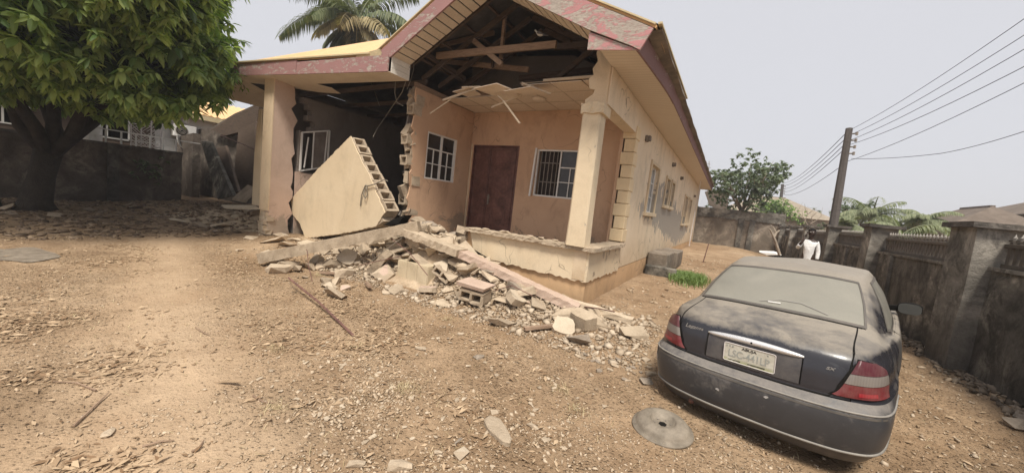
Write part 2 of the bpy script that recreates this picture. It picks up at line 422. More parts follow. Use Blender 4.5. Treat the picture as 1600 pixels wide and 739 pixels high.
# ================================================================ the ground
def build_ground():
    xs = list(np.concatenate([np.linspace(-400, -40, 10), np.linspace(-34, -24, 6), np.linspace(-22, 8, 220), np.linspace(10, 40, 10), np.linspace(60, 400, 8)]))
    ys = list(np.concatenate([np.linspace(-40, -2, 6), np.linspace(-.5, 12, 120), np.linspace(12.5, 34, 50), np.linspace(40, 600, 12)]))
    mb = MB()
    for x in xs:
        for y in ys:
            z = gh(x, y)
            if -20 < x < 7 and y < 30:
                z += .014 * noise.noise(V((x * 6, y * 6, 1)))
            mb.v.append((x, y, z))
    n = len(ys)
    for i in range(len(xs) - 1):
        for j in range(n - 1):
            a = i * n + j; mb.f.append((a, a + n, a + n + 1, a + 1)); mb.m.append(0)
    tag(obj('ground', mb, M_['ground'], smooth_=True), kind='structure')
build_ground()

# ================================================================ the damaged house
HOUSE = thing('damaged_house', 'cream bungalow with collapsed front gable, broken walls and maroon fascia', 'house', (-6, 9, 0))
H = HOUSE
XS = -1.84                                        # outer face of the long side wall
def wallpart(mb, mat, name='wall', **k): return obj(name, mb, M_[mat], H, **k)

side_holes = [(9.58, 10.72, 1.68, 2.88), (12.25, 12.95, 2.0, 2.82), (13.45, 14.15, 2.0, 2.82), (18.2, 19.5, 1.45, 2.7), (20.3, 21.6, 1.45, 2.7)]
us, vs, sol = rects([5.62, 7.6, 26.4], [-.3, .42, .9, 3.2, 3.76], side_holes)
mb = MB(); gridwall(mb, (XS - .02, 0, 0), (0, 1, 0), (0, 0, 1), (1, 0, 0), us, vs, lambda u, v: sol(u, v) and not (u < 7.6 and .9 < v < 3.2) and v > .42, .21)
wallpart(mb, 'cream_side')
mb = MB(); mb.bb(XS - .24, XS - .003, 5.672, 26.42, -.4, .42)
wallpart(mb, 'plinth', 'plinth')
# plaster coat of the long wall, proud of the plinth
us, vs, sol = rects([7.6, 26.4], [.44, 3.755], side_holes)
mb = MB(); gridwall(mb, (XS, 0, 0), (0, 1, 0), (0, 0, 1), (1, 0, 0), us, vs, sol, .019)
wallpart(mb, 'cream_side', 'plaster_coat')
# beam face above the side opening
mb = MB(); mb.bb(XS - .018, XS + .004, 5.62, 7.598, 3.2, 3.755); wallpart(mb, 'cream_side', 'plaster_coat')

def jagline(a, b, n, amp, seed, axis=2):
    r = random.Random(seed); a, b = V(a), V(b); out = []
    for i in range(n + 1):
        p = a.lerp(b, i / n)
        if 0 < i < n: p = p + V((0, 0, r.uniform(-amp, amp))) if axis == 2 else p + V((r.uniform(-amp, amp), 0, 0)) if axis == 0 else p + V((0, r.uniform(-amp, amp), 0))
        out.append(p)
    return out
# side parapet coat with jagged lower edge
poly = [V((XS, 5.652, .9)), V((XS, 7.6, .9))] + jagline((XS, 7.6, .40), (XS, 5.652, .40), 26, .022, 3)
mb = MB(); mb.prism(poly, (.022, 0, 0)); wallpart(mb, 'parapet', 'plaster_coat')
# broken pocket marks in the coat
for (y, z, a, b_) in ((6.42, .80, .07, .08), (6.62, .76, .05, .10), (6.78, .84, .05, .09), (5.98, .50, .06, .05), (7.2, .83, .05, .03)):
    r = random.Random(int(y * 100)); pts = []
    for k in range(10):
        t = 2 * PI * k / 10; q = r.uniform(.65, 1.1); pts.append(V((XS + .0225, y + a * q * math.cos(t), z + b_ * q * math.sin(t))))
    mb = MB(); mb.prism(pts, (.003, 0, 0)); wallpart(mb, 'block', 'broken_patch')
# front parapet
mb = MB(); mb.bb(-4.35, XS - .241, 5.674, 5.88, -.4, .9); mb.bb(XS - .241, XS - .022, 5.674, 5.88, .422, .9)
wallpart(mb, 'plinth', 'parapet_wall')
poly = [V((XS + .022, 5.651, .9))] + jagline((-4.22, 5.651, .9), (-4.1, 5.651, .5), 1, .0, 4) + jagline((-4.2, 5.651, .60), (-3.85, 5.651, .43), 4, .03, 8) + jagline((-3.8, 5.651, .43), (XS + .022, 5.651, .40), 30, .02, 5)
mb = MB(); mb.prism(poly, (0, -.022, 0)); wallpart(mb, 'parapet', 'plaster_coat')
mb = MB()                                         # bare core at the broken end
for i in range(16):
    mb.box((-4.4 + rnd.uniform(-.16, .1), 5.72 + rnd.uniform(-.05, .1), .12 + i * .05), (rnd.uniform(.18, .34), .26, rnd.uniform(.1, .18)), Euler((rnd.uniform(-.2, .2), rnd.uniform(-.3, .3), rnd.uniform(-.4, .4))).to_matrix(), jit=.03)
wallpart(mb, 'block', 'broken_core')

def ragged(mb, a, b, w_, h_, seg, amp, seed=0, mi=0):
    r = random.Random(seed); a, b = V(a), V(b); d = (b - a).normalized()
    x = d.cross(V((0, 0, 1))).normalized(); z = x.cross(d); rows = []
    for i in range(seg + 1):
        p = a.lerp(b, i / seg); ring = []
        for (u, v) in ((-1, -1), (-.1, -1), (1, -1), (1, 0), (1, 1), (.1, 1), (-1, 1), (-1, 0), (-1, -1)):
            ring.append(p + x * (u * w_ / 2 + r.uniform(-amp, amp)) + z * (v * h_ / 2 + r.uniform(-amp, amp)) + (d * r.uniform(-amp, amp) if 0 < i < seg else d * 0))
        ring[-1] = ring[0]; rows.append(ring)
    mb.grid(rows, mi); o = len(mb.v)
    mb.add(rows[0][:-1], [list(range(8))]); mb.add(rows[-1][:-1], [list(range(8))[::-1]])
    return mb
mb = MB(); ragged(mb, (-4.32, 5.72, .935), (-1.72, 5.72, .935), .34, .065, 60, .008, 2); wallpart(mb, 'block', 'coping', fix=True)
mb = MB(); ragged(mb, (XS - .06, 5.9, .935), (XS - .06, 7.58, .935), .33, .065, 40, .008, 3); wallpart(mb, 'block', 'coping', fix=True)
# porch floor
mb = MB(); mb.bb(-6.08, XS - .25, 5.9, 7.8, -.2, .42); wallpart(mb, 'conc3', 'porch_floor')

# porch column with capital
mb = MB(); mb.add(*[[(x * q * .158 - 2.06, y * q * .158 + 5.68, z) for (z, q) in ((.965, 1.05), (1.4, 1.0), (3.06, .95)) for x, y in ((-1, -.82), (-.82, -1), (.82, -1), (1, -.82), (1, .82), (.82, 1), (-.82, 1), (-1, .82))],
    [(k, (k + 1) % 8, (k + 1) % 8 + 8, k + 8) for k in range(8)] + [(k + 8, (k + 1) % 8 + 8, (k + 1) % 8 + 16, k + 16) for k in range(8)] + [tuple(range(7, -1, -1)), tuple(range(16, 24))]])
wallpart(mb, 'parapet', 'column')
mb = MB(); ragged(mb, (-2.23, 5.68, 3.125), (-1.86, 5.68, 3.125), .37, .15, 7, .018, 12); wallpart(mb, 'parapet', 'capital', fix=True)
# broken pier over the column
poly = [V(p) for p in ((-1.868, 5.6, 3.19), (-1.868, 5.6, 4.1), (-2.10, 5.6, 4.1), (-2.13, 5.6, 3.98), (-2.09, 5.6, 3.86), (-2.16, 5.6, 3.75), (-2.13, 5.6, 3.66), (-2.2, 5.6, 3.6), (-2.17, 5.6, 3.45), (-2.08, 5.6, 3.43), (-2.1, 5.6, 3.36), (-2.22, 5.6, 3.28), (-2.2, 5.6, 3.19))]
mb = MB(); mb.prism(poly, (0, .24, 0)); wallpart(mb, 'cream', 'broken_pier')

# pier with quoins at the near end of the long wall
mb = MB(); mb.bb(XS - .30, XS - .001, 7.60, 7.82, .42, 3.2); wallpart(mb, 'pink', 'pier')
z = .99; k = 0
while z < 3.1:
    L = .34 if k % 2 == 0 else .22
    mb = MB(); mb.bb(XS - .2 - (.05 if k % 2 == 0 else 0), XS + .028, 7.575, 7.575 + L, z, z + .254)
    obj('quoin', mb, M_['quoin'], H, bevel=.012); z += .262; k += 1

# porch back wall
bx0, bx1, bz0, bz1 = -4.12, -2.93, 1.76, 2.86
us, vs, sol = rects([-6.33, -2.14], [.4, 4.3], [(-6.02, -4.62, .4, 2.93), (bx0, bx1, bz0, bz1)])
mb = MB(); gridwall(mb, (0, 7.8, 0), (1, 0, 0), (0, 0, 1), (0, -1, 0), us, vs, sol, .22); wallpart(mb, 'pink')
# porch left wall with the window; near end broken
wy0, wy1, wz0, wz1 = 6.17, 7.22, 1.86, 2.93
us, vs, sol = rects([5.95, 7.79], [.4, 3.74], [(wy0, wy1, wz0, wz1)])
mb = MB(); gridwall(mb, (-6.1, 0, 0), (0, 1, 0), (0, 0, 1), (1, 0, 0), us, vs, sol, .23); wallpart(mb, 'pink')
r = random.Random(4)
edge = [V((-6.1, 5.95, .3))] ; zz = .3
pts = []
while zz < 3.74: pts.append(V((-6.1, 5.70 + r.uniform(-.03, .09) + (.12 if .3 < zz < .9 else 0), zz))); zz += r.uniform(.07, .16)
poly = [V((-6.1, 5.951, .3))] + pts + [V((-6.1, 5.72, 3.74)), V((-6.1, 5.951, 3.74))]
mb = MB(); mb.prism(poly, (-.035, 0, 0)); wallpart(mb, 'pink', 'plaster_coat')
poly2 = [V((-6.295, p.y + r.uniform(0, .05), p.z)) for p in poly]
mb = MB(); mb.prism(poly2, (-.035, 0, 0)); wallpart(mb, 'grey_in', 'plaster_coat')

def hollow_block(w_, d_, h_, holes=1, wall=.038):
    # block whose cavities open on the -Y face
    us = [0]; cw = (w_ - wall * (holes + 1)) / holes
    for k in range(holes): us += [wall + k * (cw + wall), wall + k * (cw + wall) + cw]
    us.append(w_); hs = [(us[1 + 2 * k], us[2 + 2 * k], wall, h_ - wall) for k in range(holes)]
    u_, v_, s_ = rects(us, [0, wall, h_ - wall, h_], hs)
    mb = MB(); gridwall(mb, (-w_ / 2, -d_ / 2, -h_ / 2), (1, 0, 0), (0, 0, 1), (0, -1, 0), u_, v_, s_, d_)
    mb.bb(-w_ / 2 + .01, w_ / 2 - .01, d_ / 2 - .02, d_ / 2 - .004, -h_ / 2 + .01, h_ / 2 - .01)
    rr = random.Random(int(w_ * 1000) + holes)
    mb.v = [tuple(c + rr.uniform(-.007, .007) for c in v) for v in mb.v]
    return make_mesh('hollow_block', mb, M_['block'])
HB1 = hollow_block(.225, .24, .205); HB2 = hollow_block(.42, .22, .2, 2); HB3 = hollow_block(.42, .16, .2, 3)
z = .45; k = 0
while z < 3.7:
    if rnd.random() < .92:
        o = inst('hollow_block', HB1, H, V((-6.215 + rnd.uniform(-.02, .02), 5.82 + rnd.uniform(-.09, .09) + (.08 if k % 3 == 0 else 0), z)) - worldloc(H), (rnd.uniform(-.05, .05), rnd.uniform(-.05, .05), rnd.uniform(-.08, .08)), (.98, 1, 1))
    z += .218; k += 1
for i in range(22):
    mb = MB(); mb.box((-6.215 + rnd.uniform(-.06, .06), 5.72 + rnd.uniform(-.03, .10), rnd.uniform(.4, 3.7)), (rnd.uniform(.05, .12), rnd.uniform(.10, .2), rnd.uniform(.12, .36)), Euler([rnd.uniform(-.5, .5) for _ in range(3)]).to_matrix(), jit=.02); wallpart(mb, 'conc', 'mortar_lump')

# windows ------------------------------------------------------------
def window(org, ud, nd, w_, h_, leaves, inset=.07, mats='white', bar=.035, thin=.018, pane='glassdark', skip=()):
    """org lower corner on the wall face, ud along, nd outward"""
    org, ud, nd = V(org) - V(nd) * inset, V(ud), V(nd); zd = V((0, 0, 1))
    def bar_(mb, u0, u1, v0, v1, t, o=0): 
        P = [org + ud * u0 + zd * v0 + nd * o, org + ud * u1 + zd * v0 + nd * o, org + ud * u1 + zd * v1 + nd * o, org + ud * u0 + zd * v1 + nd * o]
        mb.prism(P, nd * t)
    mb = MB()
    bar_(mb, 0, w_, 0, bar, .05); bar_(mb, 0, w_, h_ - bar, h_, .05); bar_(mb, 0, bar, bar, h_ - bar, .05); bar_(mb, w_ - bar, w_, bar, h_ - bar, .05)
    n = len(leaves); lw = (w_ - 2 * bar) / n
    for i, (cols, rows_, top) in enumerate(leaves):
        if i in skip: continue
        a = bar + i * lw; b_ = a + lw
        bar_(mb, a, a + bar * .8, bar, h_ - bar, .035, .008); bar_(mb, b_ - bar * .8, b_, bar, h_ - bar, .035, .008)
        zt = h_ - bar - (h_ - 2 * bar) * top
        a2, b2 = a + bar * .8, b_ - bar * .8
        if top > 0: bar_(mb, a2, b2, zt - thin / 2, zt + thin, .03, .01)
        for c in range(1, cols): x = a2 + (b2 - a2) * c / cols; bar_(mb, x - thin / 2, x + thin / 2, bar, zt - thin / 2, .025, .011)
        for r_ in range(1, rows_): y = bar + (zt - bar) * r_ / rows_; bar_(mb, a2, b2, y - thin / 2, y + thin / 2, .024, .0125)
    f = obj('window', mb, M_[mats], H)
    for i in range(n):
        if i in skip: continue
        a = bar + i * lw; g = MB(); bar_(g, a + .01, a + lw - .01, bar * .6, h_ - bar * .6, .005, .003 + .001 * i); obj('pane', g, M_[pane], f)
    return f
window((-6.1, wy0, wz0), (0, 1, 0), (1, 0, 0), wy1 - wy0, wz1 - wz0, [(2, 2, .34), (2, 2, .34)])
f = window((bx0, 7.8, bz0), (1, 0, 0), (0, -1, 0), bx1 - bx0, bz1 - bz0, [(1, 1, 0), (2, 2, .36)], skip=(0,))
mb = MB()
for k in range(5): x = bx0 + .09 + k * .105; mb.bb(x - .009, x + .009, 7.88, 7.894, bz0 + .03, bz1 - .03)
for zq in (bz0 + .35, bz1 - .3): mb.bb(bx0 + .03, bx0 + .6, 7.895, 7.903, zq - .01, zq + .01)
obj('burglar_bars', mb, M_['iron'], f)
mb = MB(); mb.prism([V((bx0 - .055, 7.70, bz0 - .02)), V((bx0 - .015, 7.70, bz0 - .02)), V((bx0 + .01, 7.74, bz1 + .02)), V((bx0 - .03, 7.74, bz1 + .02))], (0, .05, 0)); obj('open_sash', mb, M_['white'], f)
mb = MB(); mb.bb(bx0 - .01, bx1, 8.015, 8.03, bz0, bz1); obj('dark_room_sheet', mb, mottled('room_darkness', (.03, .025, .022), (.07, .055, .05), 5, 30, .1), f)  # dark sheet painting the unlit room behind the window
# side wall windows with surrounds
for i, (y0, y1, z0, z1) in enumerate(side_holes):
    if i == 0: f = window((XS, y0, z0), (0, 1, 0), (1, 0, 0), y1 - y0, z1 - z0, [(2, 3, .0), (2, 3, .0)], inset=.12)
    else: f = window((XS, y0, z0), (0, 1, 0), (1, 0, 0), y1 - y0, z1 - z0, [(1, 1, .0), (1, 1, 0)] if i > 2 else [(1, 1, 0)], inset=.15, mats='iron', bar=.03)
    mb = MB(); t = .09
    mb.bb(XS, XS + .045, y0 - t, y0, z0, z1); mb.bb(XS, XS + .045, y1, y1 + t, z0, z1)
    mb.bb(XS, XS + .045, y0 - t, y1 + t, z1, z1 + t); obj('surround', mb, M_['trim'], f, bevel=.008)
    mb = MB(); mb.bb(XS - .1, XS + .09, y0 - t - .03, y1 + t + .03, z0 - .1, z0 - .001); obj('sill', mb, M_['trim'], f, bevel=.01)

# wall lamps under the eave
for y, z in ((8.55, 3.28), (13.0, 3.35), (15.6, 3.2), (22.5, 3.0)):
    mb = MB(); mb.box((XS + .03, y, z), (.06, .16, .13)); mb.prism([V((XS + .06, y - .08, z - .05)), V((XS + .06, y + .08, z - .05)), V((XS + .06, y + .06, z + .065)), V((XS + .06, y - .06, z + .065))], (.05, 0, 0))
    obj('wall_lamp', mb, mottled('lamp_shell', (.12, .10, .08), (.3, .25, .2), 8, 40, .3) if y < 9 else bpy.data.materials['lamp_shell'], H, bevel=.012)

# door ------------------------------------------------------------
mb = MB(); mb.bb(-5.99, -4.66, 7.86, 7.90, .42, 2.90); 
for (x0, x1) in ((-5.93, -5.53), (-5.45, -4.72)):
    mb.bb(x0, x1, 7.845, 7.861, .5, 2.84)
mb.bb(-5.50, -5.48, 7.835, 7.86, .45, 2.86)
for i in range(3): mb.bb(-5.3, -4.86, 7.835, 7.846, 2.35 + i * .12, 2.40 + i * .12)
mb.bb(-5.3, -4.86, 7.835, 7.846, 1.75, 2.2); mb.bb(-5.3, -4.86, 7.835, 7.846, .75, 1.35)
door = obj('door', mb, M_['door'], H, bevel=.006)
mb = MB(); mb.bb(-6.02, -5.99, 7.8, 7.92, .42, 2.93); mb.bb(-4.66, -4.62, 7.8, 7.92, .42, 2.93); mb.bb(-5.99, -4.66, 7.8, 7.92, 2.90, 2.93)
obj('door_frame', mb, M_['door'], door)
mb = MB(); mb.bb(-5.44, -5.40, 7.825, 7.845, 1.42, 1.68); mb.tube([(-5.42, 7.82, 1.6), (-5.42, 7.78, 1.6), (-5.32, 7.775, 1.6)], .010, 6)
obj('handle', mb, M_['iron'], door)
mb = MB(); mb.bb(-6.083, -6.05, 7.775, 7.8, .42, 2.95); obj('door_trim', mb, M_['cream'], door)

# left room: long dividing wall ending in a broken column ------------
XL = -10.3
r = random.Random(9); pts = []; zz = .0
while zz < 3.9: pts.append(V((XL, 5.50 + r.uniform(-.07, .07) - (.06 if zz > 3.3 else 0), zz))); zz += r.uniform(.1, .24)
poly = [V((XL, 4.95, 3.98)), V((XL, 4.95, -.3)), V((XL, 5.5, -.3))] + pts + [V((XL, 5.42, 3.95))]
mb = MB(); mb.prism(poly, (-.23, 0, 0)); wallpart(mb, 'pinkgrey', 'broken_wall')
mb = MB(); mb.bb(-10.76, XL + .004, 4.925, 4.95, .6, 3.98); mb.bb(-10.76, -10.531, 4.951, 5.2, -.3, 3.98); wallpart(mb, 'cream', 'column')
mb = MB()
for i in range(5): mb.box((-10.5 + rnd.uniform(-.05, .05), 4.96 + rnd.uniform(-.03, .03), .03 + i * .12), (.42, .14, .12), Euler((0, 0, rnd.uniform(-.15, .15))).to_matrix(), jit=.03)
wallpart(mb, 'block', 'column_foot')
us, vs, sol = rects([5.62, 10.2], [-.1, 3.72], [(5.68, 6.5, 1.72, 2.83)])
us = sorted(set(us) | {5.62 + .1 * i for i in range(1, 9)}); vs = sorted(set(vs) | {2.83 + .15 * i for i in range(1, 6)})
rr = random.Random(2)
miss = lambda u, v: v > 2.83 and u < 5.62 + .12 + .3 * (3.72 - v) + .12 * math.sin(v * 17)
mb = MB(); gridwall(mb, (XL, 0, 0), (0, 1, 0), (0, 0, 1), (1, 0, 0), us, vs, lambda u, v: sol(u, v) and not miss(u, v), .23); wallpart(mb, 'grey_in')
poly = [V((XL, 5.60, -.1)), V((XL, 6.5, -.1))] + jagline((XL, 6.55, 1.70), (XL, 5.55, 1.70), 8, .02, 4)
mb = MB(); mb.prism(poly, (.02, 0, 0)); wallpart(mb, 'pinkgrey', 'plaster_coat')
mb = MB()                                        # rear wall of the room, and the wall behind the next bay
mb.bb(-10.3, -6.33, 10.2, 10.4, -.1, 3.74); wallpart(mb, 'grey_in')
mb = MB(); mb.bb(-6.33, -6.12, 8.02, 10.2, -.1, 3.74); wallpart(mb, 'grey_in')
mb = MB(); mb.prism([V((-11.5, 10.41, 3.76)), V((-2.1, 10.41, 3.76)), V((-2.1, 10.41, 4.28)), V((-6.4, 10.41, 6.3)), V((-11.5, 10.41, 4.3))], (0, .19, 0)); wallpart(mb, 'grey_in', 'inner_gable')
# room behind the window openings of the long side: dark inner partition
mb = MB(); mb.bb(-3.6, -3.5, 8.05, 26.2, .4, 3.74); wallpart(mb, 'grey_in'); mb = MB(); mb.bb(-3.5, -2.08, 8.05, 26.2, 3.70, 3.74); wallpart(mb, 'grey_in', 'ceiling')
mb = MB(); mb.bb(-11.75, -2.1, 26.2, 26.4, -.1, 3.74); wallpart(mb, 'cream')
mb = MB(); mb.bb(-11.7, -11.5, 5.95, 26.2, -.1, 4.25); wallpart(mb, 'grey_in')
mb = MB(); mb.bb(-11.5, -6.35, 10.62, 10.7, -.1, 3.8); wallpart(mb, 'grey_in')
# broken aluminium window in the dividing wall
f = thing('loose_window', 'buckled aluminium window frame in the broken inner wall left of the fallen wall slab', 'window frame', (XL, 5.7, 1.72))
mb = MB(); A = [V((XL + .02, 5.68, 1.74)), V((XL + .02, 6.46, 1.96)), V((XL + .02, 6.46, 3.0)), V((XL + .02, 5.68, 2.78))]
for a, b_ in ((0, 1), (1, 2), (3, 2), (0, 3)): mb.beam(A[a], A[b_], .04, .04, up=(1, 0, 0))
obj('frame', mb, M_['white'], f)
mb = MB(); mb.beam(A[0].lerp(A[1], .42), A[3].lerp(A[2], .42), .03, .03, up=(1, 0, 0)); mb.beam(A[1] + V((.0, -.1, 0)), A[2] + V((0, -.06, -.04)), .03, .03, up=(1, 0, 0)); mb.beam(A[0] + V((.05, .08, .1)), A[3] + V((.07, .14, -.1)), .025, .03, up=(1, 0, 0)); obj('mullion', mb, M_['white'], f)
mb = MB(); mb.prism([A[0] + V((-.01, .34, .1)), A[1] + V((-.01, -.02, 0)), A[2] + V((-.01, -.02, 0)), A[3] + V((-.01, .34, .08))], (-.004, 0, 0)); obj('pane', mb, mottled('dusty_pane', (.16, .13, .11), (.27, .23, .20), 3, 30, .1, rough=.3), f)

# ---------------------------------------------------------------- roof
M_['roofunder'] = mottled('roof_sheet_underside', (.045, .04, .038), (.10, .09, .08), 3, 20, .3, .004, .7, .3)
APX = V((-4.03, 4.95, 5.42)); RE = -1.14
E1 = V((RE, 4.95, 3.93)); E2 = V((RE, 26.9, 3.98)); EL = V((-6.5, 4.95, 4.14)); CL = V((-11.75, 4.66, 4.33))
VY = 6.98; VP = V((-4.03, VY, 5.42)); RF = V((-6.4, 8.7, 6.5)); RB = V((-6.4, 21.5, 6.5)); BL = V((-11.75, 26.9, 4.2))
def sheet(poly, mat, name, t=.03):
    n = (poly[1] - poly[0]).cross(poly[2] - poly[0]).normalized()
    if n.z < 0: n = -n
    mb = MB(); o = len(mb.v); k = len(poly)
    # triangulate so that slightly warped planes stay valid
    tris = tessellate_polygon([poly]); mb.v = [tuple(p) for p in poly] + [tuple(p + n * t) for p in poly]
    for tr in tris:
        a, b_, c = tr; nn = (poly[b_] - poly[a]).cross(poly[c] - poly[a])
        if nn.dot(n) < 0: a, c = c, a
        mb.f += [[a + k, b_ + k, c + k], [c, b_, a]]; mb.m += [0, 1]
    for i in range(k): j = (i + 1) % k; mb.f.append([i, j, j + k, i + k]); mb.m.append(0)
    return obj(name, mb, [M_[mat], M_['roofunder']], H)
def vslope(x): return VP if False else None
roofR = sheet([E1, E2, RB, RF, VP, APX], 'roof', 'roof_sheet')
sheet([EL, APX, VP], 'roof', 'roof_sheet'); 
sheet([CL, EL, VP, RF], 'roof', 'roof_sheet')
sheet([CL, RF, RB, BL], 'roof', 'roof_sheet'); sheet([BL, RB, E2], 'roof', 'roof_sheet')
# corrugation ribs of the right slope, seen end-on along the eave
mb = MB(); ns = (APX - E1).normalized()
y = 5.05
while y < 26.8:
    q = min(1, 3.0); a = V((RE + .05, y, 3.955 + .002 * (y - 5))); mb.beam(V((RE - .0, y, 3.965)), V((RE - 2.3, y, 3.965 + 2.3 * .5)), .06, .05); y += .24
obj('roof_ribs', mb, M_['roofdark'], roofR)
mb = MB(); mb.grid([[V((RE + .05, 5 + i * .5, 3.99 + .02 * math.sin(i * 1.7))), V((RE + .07, 5 + i * .5, 3.93 + .02 * math.sin(i * 2.3))), V((RE - .12, 5 + i * .5, 3.92)), V((RE - .12, 5 + i * .5, 4.06 + .01 * math.sin(i))), V((RE + .05, 5 + i * .5, 3.99 + .02 * math.sin(i * 1.7)))] for i in range(44)])
obj('eave_edge', mb, M_['roofdark'], roofR)
mb = MB(); mb.beam(E1 + V((.05, -.02, .05)), V((RE + .04, 8.3, 4.05)), .05, .025); obj('edge_flashing', mb, M_['roofyellow'], roofR)
for a, b_ in ((APX, E1), (APX, EL)):             # rake capping on both sides of the gable
    mb = MB(); mb.beam(a + V((0, .02, .04)), b_ + V((0, .02, .04)), .13, .02); obj('rake_capping', mb, M_['roofyellow'], H)
mb = MB()                                        # lifted, torn sheet edge at the foot of the gable
P = [[ony(x, y, 4.88 + .02 * k) + V((0, 0, 0)) for k, (x, y) in enumerate(row)] for row in (((556, 88), (560, 97)), ((566, 84), (568, 92)), ((580, 80), (583, 88)), ((592, 77), (596, 87)))]
mb.grid(P); mb.grid([[p + V((.01, .02, .012)) for p in row] for row in P]); obj('torn_sheet', mb, M_['roofyellow'], H)
mb = MB(); mb.beam(CL + V((0, -.02, .03)), EL + V((-.1, -.02, .03)), .12, .03); obj('eave_edge', mb, M_['roofyellow'], H)

# fascias
def fb(pts, mat, off, name='fascia'):
    mb = MB(); mb.prism(pts, off); return obj(name, mb, M_[mat], H)
d = .30
fb([APX + V((0, 0, -.01)), V((EL.x + .02, 4.95, EL.z - .02)), V((EL.x + .47, 4.95, EL.z - .09)), APX + V((0, 0, -.01 - d))], 'fascia', (0, -.035, 0))
fb([APX + V((0, 0, -.01)), APX + V((0, 0, -.01 - d)), V((-2.03, 4.95, 4.02)), V((-1.42, 4.95, 3.74)), V((-1.29, 4.95, 3.67)), E1 + V((-.02, 0, -.01))], 'fasciapeel', (0, -.035, 0))
fb([V((-2.02, 4.96, 3.995)), V((-2.02, 4.96, 3.76)), V((-1.33, 4.96, 3.68)), V((-1.40, 4.96, 3.72))], 'fasciapeel', (0, -.02, 0))
# side fascia (flares slightly inward at the near end)
rows = []
for i in range(45):
    y = 4.94 + (26.9 - 4.94) * (i / 44) ** 1.6
    x = -1.22 - .12 * max(0, 1 - (y - 4.94) / 2.6) ** 1.5; zb = 3.70 + .07 * min(1, (y - 4.94) / 2.5)
    rows.append([V((x, y, zb)), V((x + .055, y, 3.97)), V((x + .02, y, 3.97)), V((x - .03, y, zb)), V((x, y, zb))])
mb = MB(); mb.grid(rows); obj('fascia', mb, M_['fasciadark'], H)
mb = MB()                                        # soffit under the long eave
mb.grid([[V((XS - .02, y, 3.765)), V((-1.24 - .12 * max(0, 1 - (y - 4.94) / 2.6) ** 1.5, y, 3.72 + .05 * min(1, (y - 4.94) / 2.5)))] for y in [4.98 + i * .5 for i in range(45)]])
b = NB('soffit_grooved'); s_ = b.sep(); wv = b.math('FRACT', b.math('MULTIPLY', s_[1], 9)); g_ = b.ramp(wv, [(.0, .0), (.08, 1), (.92, 1), (1, 0)])
c_ = b.mix(b.noise(1.2, 5, .6), (.60, .50, .39), (.70, .60, .48)); c_ = b.mix(b.math('MULTIPLY', b.math('SUBTRACT', 1, g_), .45), c_, (.25, .2, .15)); b.bump(g_, .3, .003); M_['soffitgroove'] = b.out(c_, .7, .3)
obj('soffit', mb, M_['soffitgroove'], H)
# boarded soffit of the gable, board by board
def rake_boards(xa, za, xb, zb, n, y0, y1, mat, mesh_th=.012):
    for i in range(n):
        a0, a1 = i / n, (i + 1) / n - .012
        p = [V((xa + (xb - xa) * t, 0, za + (zb - za) * t)) for t in (a0, a1)]; q = rnd.uniform(-.004, .004)
        mb = MB(); mb.prism([V((p[0].x, y0, p[0].z + q)), V((p[1].x, y0, p[1].z + q)), V((p[1].x, y1, p[1].z + q)), V((p[0].x, y1, p[0].z + q))], (0, 0, mesh_th))
        obj('soffit_board', mb, M_[mat], H)
rake_boards(-6.03, 4.08, -4.05, 5.12, 13, 4.96, 5.42, 'soffit')
rake_boards(-2.02, 4.01, -4.01, 5.12, 12, 4.96, 5.42, 'soffit')
for i in range(3):
    mb = MB(); z0 = 3.77 + i * .105; mb.bb(-6.03, -6.015, 4.955, 5.42, z0, z0 + .1); obj('soffit_board', mb, M_['soffitwhite'], H)
# left eave: fascia in two lengths and a sagging soffit
def leaf(x): t = (-6.04 - x) / 5.7; return V((x, 4.93 - .27 * t, 3.78 + .26 * t ** 1.1))
for x0, x1 in ((-6.06, -9.0), (-9.02, -11.72)):
    a, b_ = leaf(x0), leaf(x1); fb([a, b_, b_ + V((0, 0, .27)), a + V((0, 0, .31))], 'fascia', (0, -.03, 0))
mb = MB(); 
poly = [leaf(-6.04) + V((0, .01, 0)), leaf(-11.72) + V((0, .01, 0)), V((-11.75, 5.0, 3.97)), V((-10.72, 5.45, 3.93)), V((-10.0, 5.9, 3.90)), V((-9.05, 5.92, 3.82)), V((-8.85, 5.55, 3.83)), V((-9.1, 5.28, 3.86)), V((-6.04, 5.42, 3.77))]
mb.v = [tuple(p) for p in poly] + [tuple(p + V((0, 0, .012))) for p in poly]; k = len(poly)
for tr in tessellate_polygon([poly]): mb.f += [list(tr), [t + k for t in tr][::-1]]; mb.m += [0, 0]
for i in range(k): j = (i + 1) % k; mb.f.append([i, j, j + k, i + k]); mb.m.append(0)
obj('soffit', mb, M_['soffit'], H, fix=True)
# drooping end of the left eave
a, b_ = leaf(-11.74), V((-13.4, 5.1, 3.66)); fb([a, b_, b_ + V((0, 0, .25)), a + V((0, 0, .27))], 'fascia', (0, -.03, 0))
mb = MB(); mb.prism([a + V((0, .02, 0)), b_ + V((0, .02, 0)), b_ + V((.3, 1.1, -.05)), V((-11.7, 5.4, 3.84))], (0, 0, .015)); obj('soffit', mb, M_['soffit'], H, fix=True)
sheet([CL + V((-.02, 0, 0)), V((-13.5, 5.05, 3.95)), V((-12.8, 7.6, 4.1)), V((-11.77, 7.6, 4.9))], 'roofyellow', 'roof_sheet')

